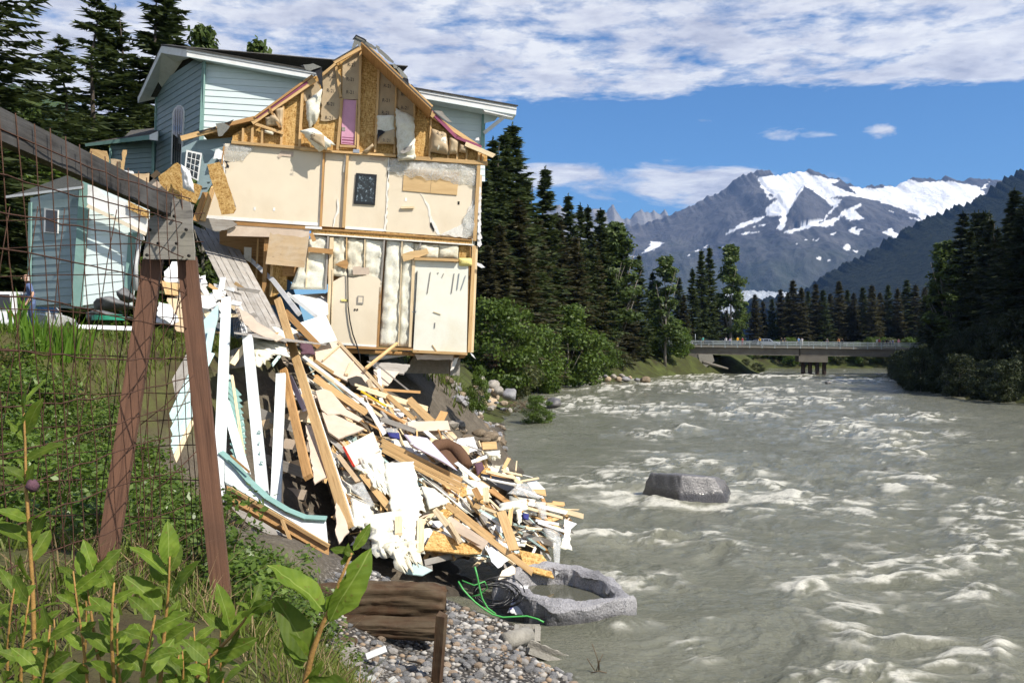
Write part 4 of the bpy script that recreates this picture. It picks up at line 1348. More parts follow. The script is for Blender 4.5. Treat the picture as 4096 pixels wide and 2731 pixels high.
hsoft('plastic_sheet', 'z5', .05, [(1020, 238), (2008, 300), (1990, 520), (1010, 380)], M_film, puff=.05, rough=.05, thick=.003, rag=.16, seed=3, nu=26, nv=9, freq=3)
hsoft('plastic_sheet', 'z4', .04, [(545, 100), (895, 130), (760, 280), (540, 290)], M_film, puff=.04, rough=.04, thick=.003, rag=.05, seed=4, nu=14, nv=8)
hpan('torn_paper', 'z4', .02, [(1190, 175), (1330, 185), (1320, 245), (1200, 235), (1165, 265), (1150, 240)], .01, M_gypp, .02)
hpan('torn_paper', 'z5', .015, [(800, 225), (985, 235), (960, 268), (880, 262), (780, 245)], .01, M_gypp, .02)
hpan('broken_gypsum', 'z5', .025, [(1600, 1110), (1640, 1085), (1790, 1020), (1850, 985), (1890, 900), (1965, 720), (1995, 705), (1985, 1120), (1900, 1150)], .02, M_gyp, .04)
hsoft('plastic_sheet', 'z5', .06, [(1870, 900), (1995, 760), (2010, 1080), (1880, 1140)], M_film, puff=.06, rough=.05, thick=.003, rag=.1, seed=5)
hpan('cracked_gypsum', 'z5', .012, [(1380, 636), (1410, 690), (1470, 760), (1500, 900), (1560, 1010), (1598, 1108), (1570, 1112), (1480, 960), (1452, 790), (1370, 640)], .012, M_gyp, .02)
hpan('hole', 'z5', .016, [(1482, 975), (1500, 970), (1532, 1050), (1525, 1080), (1485, 1010)], .006, M_dark)  # near-black patch painted on for the unlit depth of the hole
hpan('cracked_gypsum', 'z5', .012, [(430, 690), (445, 760), (448, 850), (405, 920), (390, 1010), (372, 1030), (385, 930), (420, 840), (420, 730)], .01, M_gyp, .02)
hbar('cleat', 'z5', .05, (1152, 800), (1304, 797), 22, .05, M_pale)
for k, x, y, mt in (('z5', 1208, 708, M_white), ('z5', 1810, 747, M_dark), ('z4', 893, 825, M_white), ('z4', 1110, 832, M_white)):
    hpan('outlet', k, .01, [(x - 11, y - 18), (x + 11, y - 17), (x + 10, y + 18), (x - 12, y + 17)], .008, mt)
hbar('stud', 'z5', .06, (2040, 300), (1990, 1180), 40, .10, M_stud)
hbar('stud', 'z5', -.1, (2062, 430), (2036, 1200), 26, .10, M_pale)
for i in range(9):
    y = 560 + i * 75
    hpan('wrap_scrap', 'z5', .1 - .03 * (i % 3), [(2035 - i, y), (2062, y + 8), (2070 + R.uniform(-6, 14), y + 62), (2048, y + 92), (2030 - i, y + 70)], .004, M_cloth, .03)

# --- floor between the storeys
hpan('floor_edge', 'z5', .05, [(130, 1040), (500, 1052), (960, 1078), (1965, 1165), (1962, 1216), (1000, 1156), (125, 1090)], .30, M_osb)
hbar('floor_plate', 'z5', .08, (60, 1026), (250, 1036), 26, .1, M_white)
hbar('floor_plate', 'z5', .07, (250, 1050), (1965, 1172), 12, .05, M_studd)
hbar('floor_plate', 'z5', .06, (130, 1098), (1975, 1226), 16, .08, M_gyp, rag=.05)
hpan('floor_edge', 'z4', -.03, [(345, 925), (1630, 1010), (1645, 1075), (590, 1010), (330, 985)], .1, M_studd)
hbar('floor_strip', 'z4', .10, (690, 985), (1640, 1046), 16, .05, M_studd)
hpan('ply_header', 'z4', .08, [(595, 1004), (1506, 1060), (1500, 1150), (1062, 1142), (580, 1130)], .03, M_gypp)

# --- lower storey
hpan('dark_room', 'z6', -1.9, [(60, 120), (520, 130), (560, 800), (60, 700)], .05, M_studd)
hpan('room_panel', 'z6', -1.2, [(270, 295), (335, 300), (330, 430), (270, 400)], .03, M_gyp)
hbar('stud', 'z6', -.1, (462, 225), (440, 700), 36, .09, M_studd)
hbar('stud', 'z6', -1.0, (390, 225), (375, 560), 14, .09, M_stud)
hbar('stud', 'z6', -.05, (508, 445), (498, 720), 20, .09, M_stud)
hpan('osb_box', 'z6', -.25, [(512, 450), (642, 458), (634, 660), (512, 720)], .03, M_osb)
hpan('ply_flap', 'z6', .30, [(492, 168), (520, 190), (560, 182), (612, 196), (700, 200), (760, 214), (828, 200), (786, 472), (454, 440)], .025, M_ply)
hsoft('insulation_batt', 'z6', -.02, [(845, 195), (985, 212), (965, 660), (660, 655)], M_wool, puff=.05, rough=.06, freq=4, fold=.008, seed=6, nu=12, nv=18)
hbar('stud', 'z6', .04, (818, 330), (800, 640), 10, .06, M_pale)
hbar('stud', 'z6', .04, (990, 205), (968, 660), 16, .08, M_greyw)
hbar('brace', 'z6', .16, (818, 316), (1030, 336), 42, .06, M_studd)
hbar('block', 'z6', .2, (842, 178), (872, 245), 34, .05, M_studd)
hbar('stud', 'z6', .05, (1020, 215), (992, 985), 32, .09, M_pale)
hsoft('insulation_batt', 'z6', -.02, [(1025, 205), (1145, 218), (1150, 560), (1030, 540)], M_wool2, puff=.05, rough=.08, freq=4, fold=.008, seed=7, nu=10, nv=14)
hsoft('insulation_batt', 'z6', -.02, [(1150, 218), (1302, 230), (1296, 580), (1150, 560)], M_wool2, puff=.05, rough=.08, freq=4, fold=.008, seed=8, nu=10, nv=14)
hsoft('insulation_batt', 'z6', -.02, [(1305, 230), (1468, 244), (1445, 620), (1300, 580)], M_wool, puff=.05, rough=.08, freq=4, fold=.008, seed=9, nu=10, nv=14)
hbar('stud', 'z6', .05, (1148, 215), (1146, 480), 10, .06, M_stud)
hbar('stud', 'z6', .05, (1304, 232), (1298, 560), 9, .06, M_pale)
hpan('hole', 'z6', .10, [(1045, 445), (1095, 418), (1148, 400), (1165, 440), (1145, 485), (1090, 462)], .01, M_studd, .03)
hpan('torn_paper', 'z6', .12, [(1200, 466), (1260, 458), (1275, 472), (1335, 470), (1345, 505), (1338, 532), (1200, 532)], .01, M_gypp)
hpan('wall_panel', 'z6', .10, [(1030, 590), (1120, 545), (1200, 560), (1270, 545), (1350, 535), (1420, 560), (1450, 600), (1400, 1146), (1000, 1122), (1016, 850)], .03, M_drywall, .012)
hpan('baseboard', 'z6', .115, [(1001, 1108), (1402, 1134), (1400, 1150), (1000, 1124)], .02, M_white)
hbar('stud', 'z6', .06, (1470, 240), (1440, 640), 14, .08, M_greyw)
hbar('stud', 'z6', .06, (1437, 640), (1412, 1146), 22, .08, M_studd)
hsoft('insulation_batt', 'z6', -.02, [(1490, 240), (1620, 250), (1592, 1146), (1425, 1140)], M_wool, puff=.05, rough=.06, freq=4, fold=.008, seed=10, nu=10, nv=24)
hsoft('insulation_batt', 'z6', -.02, [(1624, 250), (1722, 262), (1692, 1150), (1596, 1146)], M_wool, puff=.05, rough=.06, freq=4, fold=.008, seed=11, nu=9, nv=24)
hbar('stud', 'z6', .05, (1622, 248), (1592, 1140), 10, .06, M_pale)
hbar('stud', 'z6', .06, (1722, 400), (1690, 1150), 26, .09, M_pale)
hsoft('insulation_batt', 'z6', -.02, [(1725, 262), (1935, 272), (1930, 390), (1728, 392)], M_wool2, puff=.08, rough=.07, seed=12)
hsoft('insulation_batt', 'z6', -.02, [(1937, 274), (2104, 282), (2100, 400), (1934, 392)], M_wool2, puff=.08, rough=.07, seed=13)
hbar('stud', 'z6', .03, (1780, 255), (1776, 310), 14, .08, M_greyw)
hpan('ply_scrap', 'z6', .14, [(1622, 356), (1700, 330), (1780, 322), (1832, 305), (1852, 352), (1740, 392), (1632, 420)], .015, M_cab)
hpan('shower_panel', 'z6', .08, [(1732, 404), (2188, 436), (2174, 1196), (1715, 1174)], .04, M_washed)
hbar('shelf', 'z6', .16, (1726, 395), (2102, 410), 24, .12, M_stud)
hbar('stud', 'z6', .13, (1750, 500), (1712, 1190), 7, .05, M_dark)
hpan('osb_box', 'z6', -.05, [(2112, 284), (2214, 290), (2212, 388), (2108, 385)], .03, M_osb)
hbar('stud', 'z6', .02, (2208, 286), (2206, 386), 12, .09, M_studd)
hsoft('foam_block', 'z6', .12, [(2105, 388), (2214, 390), (2224, 458), (2110, 455)], M_yfoam, puff=.10, rough=.02, thick=.1, seed=14, nu=8, nv=6)
hbar('stud', 'z6', .06, (2236, 285), (2196, 1196), 30, .10, M_stud)
hbar('stud', 'z6', -.06, (2258, 290), (2220, 1196), 22, .10, M_pale)
hpan('wrap_scrap', 'z6', .12, [(2262, 428), (2300, 440), (2332, 470), (2300, 474), (2262, 452)], .006, M_cloth, .02)
hpan('wrap_scrap', 'z6', .12, [(2205, 1196), (2230, 1215), (2252, 1252), (2216, 1222)], .006, M_cloth)
for x, y, x2, y2, mt in ((1865, 510, 1838, 690, M_dark), (1928, 512, 1932, 520, M_dark), (1978, 520, 1965, 552, M_dark), (2068, 520, 2044, 690, M_dark), (2110, 520, 2092, 660, M_metal), (2165, 540, 2125, 660, M_metal), (1890, 848, 1952, 870, M_pale), (1903, 940, 1901, 985, M_dark), (1880, 1132, 1920, 1190, M_stud), (1705, 850, 1745, 845, M_metal)):
    hbar('fitting', 'z6', .10, (x, y), (x2, y2), 6, .02, mt if mt != M_dark else M_greyw)
hbar('sill_plate', 'z6', .10, (1140, 1150), (1712, 1170), 20, .14, M_studd)
hbar('sill_plate', 'z6', .08, (1712, 1186), (2178, 1208), 22, .16, M_stud)
oc = hpan('outlet', 'z6', .13, [(1240, 712), (1294, 714), (1290, 782), (1236, 780)], .012, M_greyw)
hpan('cover', 'z6', .134, [(1248, 722), (1284, 724), (1281, 772), (1245, 770)], .006, M_drywall, parent=oc)
hbar('fitting', 'z6', .13, (1100, 748), (1158, 752), 16, .02, M_yfoam)
for x in (1217, 1238):
    hbar('fitting', 'z6', .12, (x, 822), (x + 2, 836), 12, .01, M_dark)
tube('cable', [HP(*Z('z6', q)[0], .17) for q in ((1155, 480), (1158, 600), (1160, 800), (1176, 930), (1200, 1040), (1240, 1150), (1258, 1230), (1265, 1290))], .022, M_dark, house, 5)
tube('cable', [HP(*Z('z6', q)[0], .13) for q in ((1030, 480), (1028, 620), (1020, 800), (1012, 960))], .014, M_pale, house, 5)
# volumes behind the torn face
def body(name, k, pts, d0, d1, mat):
    fr_ = hq(k, d0, *pts)
    v = fr_ + [p + FN * (d1 - d0) for p in fr_]
    n = len(fr_)
    f = [tuple(range(n)), tuple(range(2 * n - 1, n - 1, -1))] + [(i, i + n, (i + 1) % n + n, (i + 1) % n) for i in range(n)]
    c = sum(v, Vector()) / len(v)
    return obj(name, mesh_from(name, [p - c for p in v], f, [mat]), house, Matrix.Translation(c))


body('inner_structure', 'z6', [(860, -600), (2240, -500), (2192, 1190), (990, 1110), (1000, 560), (600, 540), (600, 480), (860, 190)], -.16, -3.2, M_studd)
body('outer_wall', 'z6', [(2232, -500), (2262, -480), (2224, 1195), (2194, 1195)], -.2, -5.0, M_siding)
body('floor_frame', 'z6', [(1140, 1165), (2178, 1215), (2150, 1245), (1140, 1200)], -.1, -4.5, M_studd)
body('foundation', 'z6', [(2030, 1235), (2122, 1222), (2120, 1300), (2112, 1395), (2035, 1392)], -.35, -.9, M_conc)
body('foundation', 'z6', [(1720, 1225), (2040, 1240), (2030, 1380), (1640, 1372)], -1.4, -4.0, M_conc)
hpan('lining_scrap', 'z6', .02, [(1730, 1212), (2064, 1216), (2040, 1330), (2066, 1225), (2052, 1262), (1750, 1258)], .02, M_gypp, .02)
hpan('lining_scrap', 'z6', -.1, [(2070, 1215), (2120, 1218), (2095, 1260), (2060, 1340), (2032, 1352), (2062, 1262)], .02, M_gyp, .02)
tube('drain_pipe', [HP(*Z('z6', q)[0], -.25) for q in ((1340, 1250), (1500, 1228), (1700, 1195))], .09, M_pipe, house, 9)
hpan('fallen_panel', 'z6', -.5, [(1340, 1180), (1500, 1190), (1600, 1210), (1340, 1240)], .03, M_tealp)

# --- the gable
gab = [HP(*Z('z2', q)[0], -.03) for q in ((985, 1425), (1000, 1325), (1250, 1190), (1460, 1010), (1850, 680))] + hq('z3', -.03, (240, 505), (360, 402), (640, 255), (657, 225), (840, 470), (1060, 700), (1200, 820), (1400, 990), (1560, 1130), (1740, 1245), (1880, 1290), (1958, 1330), (1955, 1448), (1000, 1368), (0, 1300))
panel('gable_sheathing', gab, .04, FN, M_osb, house, xa=FU)
kr = [hpan('paper_facing', 'z3', .03, [(446, 392), (590, 290), (640, 262), (624, 782), (440, 778)], .03, M_kraft),
      hpan('paper_facing', 'z3', .03, [(242, 520), (366, 432), (432, 560), (432, 900), (392, 985), (300, 1005), (214, 1000), (236, 690)], .03, M_kraft, .02),
      hpan('paper_facing', 'z3', .03, [(836, 480), (1002, 630), (990, 985), (900, 935), (810, 955)], .03, M_kraft, .02),
      hpan('paper_facing', 'z3', .03, [(1010, 640), (1190, 805), (1190, 1060), (1110, 960), (1008, 850)], .03, M_kraft, .02),
      HP and hpan('paper_facing', 'z3', .03, [(40, 690), (190, 580), (222, 690), (130, 780), (50, 800)], .03, M_kraft, .02)]
for i, k, x, y in ((0, 'z3', 540, 420), (0, 'z3', 528, 573), (0, 'z3', 525, 708), (1, 'z3', 333, 540), (1, 'z3', 322, 690), (1, 'z3', 320, 830), (1, 'z3', 305, 975), (2, 'z3', 916, 642), (2, 'z3', 902, 792), (2, 'z3', 895, 922), (3, 'z3', 1096, 730), (3, 'z3', 1097, 870), (4, 'z3', 130, 755)):
    px, py = Z(k, (x, y))[0]
    stamp(kr[i], HP(px, py, .03))
for i, (a, b) in enumerate((((495, 632), (560, 632)), ((490, 488), (570, 488)), ((280, 885), (370, 885)), ((865, 855), (935, 855)), ((870, 705), (940, 705)))):
    pass
pf = hpan('pink_foam', 'z3', .05, [(446, 780), (592, 790), (572, 1256), (430, 1244)], .05, M_pink)
hbar('print', 'z3', .055, (440, 1172), (570, 1184), 6, .004, M_purp, parent=pf)
hbar('print', 'z3', .055, (440, 1200), (566, 1210), 12, .004, M_purp, parent=pf)
hbar('print', 'z3', .055, (440, 1228), (564, 1240), 8, .004, M_purp, parent=pf)
hpan('outlet', 'z3', .062, [(438, 1068), (474, 1070), (472, 1108), (436, 1106)], .01, M_greyw)
for k, p, q, w in (('z3', (636, 262), (604, 1312), 24), ('z3', (822, 470), (786, 1335), 24), ('z3', (1003, 625), (985, 1350), 20), ('z3', (1196, 812), (1186, 1372), 18), ('z3', (1372, 985), (1352, 1392), 20), ('z3', (372, 400), (425, 760), 26), ('z3', (440, 770), (394, 1310), 30),
                   ('z3', (596, 790), (578, 1260), 14), ('z3', (1550, 1340), (1546, 1405), 18), ('z3', (1648, 1230), (1640, 1410), 18), ('z3', (1746, 1260), (1738, 1420), 18), ('z3', (1872, 1290), (1866, 1436), 22), ('z3', (1912, 1330), (1908, 1440), 16),
                   ('z2', (1842, 800), (1802, 1482), 32), ('z2', (1608, 980), (1580, 1462), 26), ('z2', (1240, 1235), (1228, 1432), 26), ('z2', (1358, 1260), (1350, 1440), 26), ('z2', (1124, 1250), (1118, 1424), 22)):
    hbar('stud', k, .05, p, q, w, .10, M_stud)
hbar('bottom_plate', 'z2', .07, (985, 1418), (2105, 1512), 34, .12, M_stud)
hbar('bottom_plate', 'z3', .08, (0, 1300), (1002, 1372), 22, .12, M_stud)
hbar('bottom_plate', 'z3', .07, (1180, 1392), (1960, 1450), 40, .12, M_stud)
hbar('foam_frame', 'z3', .08, (415, 1268), (582, 1276), 24, .1, M_stud)
hpan('metal_plate', 'z3', .15, [(556, 1300), (622, 1300), (620, 1338), (554, 1334)], .005, M_metal)
hbar('brace', 'z2', .12, (1268, 1195), (1610, 1310), 34, .06, M_stud)
# rafters and the torn roof
hbar('rafter', 'z2', .15, (375, 1372), (830, 1250), 60, .08, M_stud)
hbar('rafter', 'z2', .16, (820, 1232), (1262, 1125), 46, .08, M_studd)
hbar('rafter', 'z2', .14, (1230, 1180), (1990, 660), 60, .08, M_stud)
hbar('rafter', 'z2', .20, (1262, 1118), (1960, 610), 24, .06, M_studd)
hbar('foam_strip', 'z2', .17, (1280, 1120), (1900, 690), 34, .05, M_purp)
hbar('rafter', 'z3', .16, (240, 520), (370, 410), 26, .08, M_stud)
hbar('rafter', 'z3', .15, (362, 398), (640, 248), 26, .08, M_stud)
hbar('rafter', 'z3', .20, (672, 252), (1402, 960), 52, .12, M_stud)
hbar('rafter', 'z3', .15, (1395, 960), (1890, 1290), 40, .08, M_stud)
hbar('foam_strip', 'z3', .22, (1368, 905), (1640, 1180), 34, .06, M_purp)
hbar('foam_strip', 'z3', .22, (1630, 1175), (1895, 1278), 30, .06, M_purp)
hbar('rafter_tail', 'z3', .25, (1740, 1250), (2030, 1372), 46, .08, M_pale, rag=.08)
hbar('rafter', 'z2', .19, (1440, 1005), (1570, 1240), 28, .06, M_studd)


def roof_slab(name, k, p, q, d0, d1, t, top, under, lift=0.0):
    a0, b0 = hq(k, d1, p, q)
    a0, b0 = a0 + Vector((0, 0, lift)), b0 + Vector((0, 0, lift))
    a1, b1 = a0 - FN * (d1 - d0), b0 - FN * (d1 - d0)
    nn = (b0 - a0).cross(a1 - a0).normalized()
    if nn.z < 0:
        nn = -nn
    o = panel(name, [a0, b0, b1, a1], t, nn, top, house)
    return panel('roof_deck', [x - nn * (t + .002) for x in (a0, b0, b1, a1)], .03, nn, under, house)


roof_slab('roof', 'z3', (655, 168), (1385, 862), -3.2, 1.2, .05, M_roof, M_studd)
roof_slab('roof', 'z3', (1385, 890), (1640, 1120), -2.6, .12, .05, M_roof, M_osb)
roof_slab('roof', 'z3', (1640, 1120), (1900, 1262), -2.6, .12, .05, M_roof, M_osb)
roof_slab('roof', 'z3', (655, 190), (340, 372), -3.2, -.1, .05, M_roof, M_osb)
roof_slab('roof', 'z2', (1985, 600), (1262, 1108), -2.6, .1, .05, M_roof, M_osb)
roof_slab('roof', 'z2', (1262, 1108), (610, 1275), -2.6, .1, .05, M_roof, M_osb)
hbar('hip_rafter', 'z3', .55, (662, 196), (1376, 866), 50, .06, M_stud)
for p, q, w in (((668, 205), (800, 330), 50), ((800, 310), (940, 470), 46), ((930, 470), (1070, 590), 50), ((1075, 610), (1210, 740), 40), ((1215, 745), (1375, 875), 46)):
    hbar('blocking', 'z3', .40, p, q, w, .08, M_studd if w > 46 else M_stud, rag=.03)
# torn shingles and felt
for pts, mt, d in (([(556, 150), (590, 105), (690, 160), (694, 180), (650, 190), (620, 240), (600, 200), (575, 240), (560, 235), (545, 262), (540, 245), (568, 160)], M_shingrey, .72), ([(548, 152), (586, 102), (694, 158), (690, 172), (588, 118), (560, 155)], M_felt, .78),
                   ([(690, 165), (790, 235), (800, 262), (650, 190)], M_shingrey, .74), ([(786, 236), (800, 210), (836, 235), (832, 252)], M_shingrey, .75), ([(800, 240), (850, 260), (982, 385), (975, 402), (920, 372), (820, 282)], M_shingrey, .76),
                   ([(965, 412), (990, 405), (1022, 440), (1010, 458), (985, 455)], M_shingrey, .76), ([(1010, 462), (1032, 442), (1090, 505), (1126, 545), (1118, 562), (1062, 540), (1040, 500)], M_shingrey, .75), ([(1076, 555), (1110, 540), (1132, 570), (1140, 625), (1120, 610), (1085, 600)], M_felt, .6),
                   ([(1140, 620), (1170, 625), (1300, 760), (1312, 792), (1290, 790), (1180, 670)], M_felt, .3), ([(0, 425), (130, 408), (225, 440), (232, 500), (238, 690), (200, 600), (165, 500), (90, 470)], M_felt, .4), ([(34, 418), (140, 404), (222, 438), (110, 480), (60, 470)], M_shingrey, .45),
                   ([(1400, 895), (1482, 900), (1510, 940), (1592, 1020), (1540, 1010), (1450, 940)], M_greyw, .3), ([(1845, 1180), (1870, 1175), (1876, 1210), (1830, 1205)], M_cloth, .2)):
    hpan('torn_shingle', 'z3', d, pts, .02, mt, .012)
hpan('torn_shingle', 'z2', .3, [(790, 1190), (880, 1180), (965, 1225), (940, 1260), (870, 1340), (825, 1345), (810, 1250)], .02, M_shingrey, .012)
hpan('torn_shingle', 'z2', .2, [(870, 1190), (1010, 1140), (960, 1215), (880, 1220)], .02, M_felt, .012)
hpan('torn_shingle', 'z2', .25, [(580, 1280), (790, 1225), (800, 1245), (600, 1300)], .02, M_felt, .012)
# insulation hanging out
hsoft('insulation_batt', 'z3', .10, [(60, 800), (228, 668), (190, 960), (95, 1070)], M_wool, puff=.14, rough=.08, rag=.1, seed=20)
hsoft('insulation_batt', 'z3', .35, [(15, 1105), (130, 1075), (330, 1230), (200, 1320)], M_wool, puff=.22, rough=.06, rag=.12, seed=21, thick=.1)
bt = hsoft('paper_facing', 'z3', .58, [(100, 1120), (250, 1150), (262, 1290), (120, 1200)], M_kraft, puff=.05, rough=.02, thick=.02, seed=22)
stamp(bt, HP(*Z('z3', (135, 1165))[0], .66), rot=80)
hsoft('insulation_batt', 'z3', .12, [(812, 945), (978, 950), (985, 1160), (812, 1130)], M_wool, puff=.12, rough=.06, rag=.08, seed=23)
bt = hsoft('paper_facing', 'z3', .22, [(840, 1130), (985, 1090), (988, 1245), (808, 1240)], M_kraft, puff=.06, rough=.04, seed=24)
stamp(bt, HP(*Z('z3', (908, 1212))[0], .34))
hpan('felt_scrap', 'z3', .3, [(812, 1096), (850, 1098), (892, 1118), (830, 1170), (808, 1222)], .01, M_felt)
hsoft('insulation_batt', 'z3', .18, [(1005, 870), (1185, 960), (1200, 1380), (1025, 1398)], M_wool, puff=.16, rough=.08, rag=.1, seed=25, nv=22)
hsoft('insulation_batt', 'z3', .25, [(1020, 1370), (1190, 1360), (1190, 1405), (1030, 1420)], M_wool2, puff=.08, rough=.03, seed=26, nv=5)
hpan('felt_scrap', 'z3', .42, [(1110, 1280), (1180, 1245), (1150, 1320), (1080, 1345), (1040, 1330)], .01, M_greyw, .02)
bt = hsoft('paper_facing', 'z3', .12, [(1378, 1085), (1530, 1130), (1562, 1362), (1358, 1326)], M_kraft, puff=.22, rough=.06, seed=27, freq=4)
stamp(bt, HP(*Z('z3', (1472, 1138))[0], .33))
hsoft('insulation_batt', 'z3', .30, [(1430, 1180), (1520, 1170), (1528, 1250), (1440, 1300)], M_wool, puff=.06, rough=.05, rag=.06, seed=28)
hsoft('paper_facing', 'z3', .12, [(1562, 1165), (1662, 1215), (1640, 1348), (1556, 1350)], M_kraft, puff=.16, rough=.05, seed=29)
hsoft('paper_facing', 'z3', .12, [(1668, 1240), (1742, 1266), (1736, 1342), (1662, 1330)], M_kraft, puff=.12, rough=.04, seed=30)
hsoft('paper_facing', 'z2', .12, [(1385, 1120), (1500, 1070), (1600, 1210), (1400, 1222)], M_kraft, puff=.10, rough=.08, seed=31, freq=4)
hsoft('insulation_batt', 'z2', .12, [(1380, 1270), (1500, 1290), (1480, 1330), (1385, 1305)], M_wool2, puff=.06, rough=.03, seed=32)
hsoft('paper_facing', 'z2', .10, [(1500, 1010), (1608, 1000), (1590, 1260), (1540, 1200)], M_kraft, puff=.06, rough=.06, seed=33)
hsoft('paper_facing', 'z3', .2, [(648, 1330), (760, 1240), (772, 1270), (700, 1340)], M_kraft, puff=.06, rough=.03, seed=34)

# --- the main block behind the gable
MB_ = -2.6
KC = HP(814, 400, MB_)
DL = Vector((-0.634, 0.773, 0)).normalized()
NL = Vector((-0.773, -0.634, 0)).normalized()


def LP(x, y, d=0.0):
    return ray_plane(x, y, NL, KC, d)


side = tag(bpy.data.objects.new('side_wall', None))
link(side, house, Matrix.Translation(KC))
front = tag(bpy.data.objects.new('front_wall', None))
link(front, house, Matrix.Translation(KC))
for i in range(17):
    yl = 232 + i * 25.0

    def _x(y0):
        return min(1940.0, (y0 - 230 + .173 * 747 - .061 * 812) / .112)
    xa_, xb_ = _x(yl), _x(yl + 25.4)
    if xa_ < 830 or xb_ < 830:
        continue
    panel('siding_board', [HP(812, yl, MB_), HP(xa_, yl + .061 * (xa_ - 812), MB_), HP(xb_, yl + 25.4 + .061 * (xb_ - 812), MB_ + .022), HP(812, yl + 25.4, MB_ + .022)], .02, FN, M_siding, front, xa=FU)


def leftwall(i0, n, y0, step, xl0, xr0, mat, vx=-940.0, rake=None, parent=side):
    for i in range(i0, n):
        row = []
        for yr in (y0 + i * step, y0 + (i + 1) * step + .4):
            def yy(x, yr=yr):
                return HY - (HY - yr) * (x - vx) / (xr0 - vx)
            xl = xl0
            if rake:
                (ax, ay), (bx, by) = rake
                for x in np.linspace(xl0, xr0, 120):
                    ry = ay + (by - ay) * (x - ax) / (bx - ax)
                    if yy(x) >= ry:
                        xl = x
                        break
                else:
                    xl = None
            row.append((xl, yr, yy))
        if row[0][0] is None or row[1][0] is None:
            continue
        (xa, ya, fa), (xb, yb, fb) = row
        panel('siding_board', [LP(xa, fa(xa)), LP(xr0, ya), LP(xr0, yb, .022), LP(xb, fb(xb), .022)], .02, NL, mat, parent, xa=DL)


leftwall(0, 17, 214, 26.5, 622, 814, M_siding_shade, rake=((738, 205), (622, 385)))
board('corner_trim', LP(818, 232, .03), LP(802, 640, .03), .14, .05, NL, M_teal, house)
board('corner_trim', HP(817, 238, MB_ + .05), HP(801, 640, MB_ + .05), .13, .04, FN, M_teal, house)
board('corner_trim', HP(1937, 436, MB_ + .05), HP(1926, 640, MB_ + .05), .13, .06, FN, M_teal, house)
board('corner_trim', LP(625, 375, .03), LP(618, 640, .03), .12, .05, NL, M_teal, house)
# eave
fa = hq('z2', -1.75, (445, 300), (445, 372))
A0, A1 = LP(747, 198, .62), LP(747, 227, .62)
B0, B1 = HP(2066, 428, -1.8), HP(2064, 460, -1.8)
panel('fascia', [A0, B0, B1, A1], .04, FN, M_white, house)
panel('fascia', [A0 + FN * .03 + Vector((0, 0, .03)), B0 + FN * .03 + Vector((0, 0, .03)), B0 + FN * .03 - Vector((0, 0, .09)), A0 + FN * .03 - Vector((0, 0, .07))], .03, FN, M_white, house)
back = -FN * .78
panel('soffit', [A1, B1, B1 + back, A1 + back + FU * .5], .02, Vector((0, 0, -1)), M_siding, house)
PK = LP(645, 183, .62)
FE = LP(551, 388, .62)
up = Vector((0, 0, .05))
RB = -FN * 3.4 + Vector((0, 0, 1.05))
panel('roof_plane', [A0 + up + FN * .06, B0 + up + FN * .06 + FU * .05, B0 + RB, PK + up + FU * .4, PK + up], .06, Vector((0, 0, 1)), M_roof, house)
panel('roof_plane', [PK + up, PK + FU * 9 + up - Vector((0, 0, .4)), FE + FU * 9, FE + up], .06, Vector((-.3, .6, .7)), M_roof, house)
panel('rake_board', [PK, A0, A1, PK - Vector((0, 0, .26))], .04, NL, M_white, house)
panel('rake_board', [FE, PK, PK - Vector((0, 0, .26)), FE - Vector((0, 0, .24))], .04, NL, M_white, house)
dn = Vector((0, 0, .27))
panel('soffit', [PK - dn, A0 - dn, LP(760, 232, -.1), LP(690, 258, -.1)], .02, Vector((0, 0, -1)), M_white, house)
panel('soffit', [FE - dn * .9, PK - dn, LP(738, 232, -.05), LP(626, 396, -.05)], .02, Vector((-.3, -.5, -.7)), M_white, house)
# bracket at the far eave end
b0, b1 = Z('z3', (2150, 950), (1925, 1130))
board('bracket', HP(*b0, -1.9), HP(*b1, -2.4), .12, .10, FN, M_white, house)
panel('eave_box', hq('z3', -1.85, (1905, 868), (2262, 912), (2222, 968), (1930, 905)), .3, FN, M_white, house)
panel('soffit', hq('z3', -2.4, (1925, 915), (2080, 940), (2040, 1000), (1925, 1030)), .02, FN, M_siding, house)
# arched window in the shaded wall
aw = Z('z1', (1568, 1510), (1580, 1100), (1585, 1030), (1600, 995), (1630, 968), (1660, 968), (1682, 990), (1690, 1030), (1664, 1510))
win = panel('arched_window', [LP(x, y, .05) for x, y in aw], .05, NL, M_white, house, xa=DL)
aw = Z('z1', (1580, 1508), (1592, 1100), (1598, 1035), (1612, 1002), (1636, 980), (1656, 980), (1672, 998), (1677, 1032), (1654, 1508))
panel('pane', [LP(x, y, .058) for x, y in aw], .006, NL, M_glass, win, xa=DL)
for x in (1602, 1622, 1642):
    board('muntin', LP(*Z('z1', (x + 10, 1010))[0], .062), LP(*Z('z1', (x, 1500))[0], .062), .012, .01, NL, M_greyw, win)
# low porch roof on the far side
def lq(d, *pts):
    return [LP(x, y, d) for x, y in Z('z1', *pts)]


def PQ(x, y, d):
    return at(x, y, d)


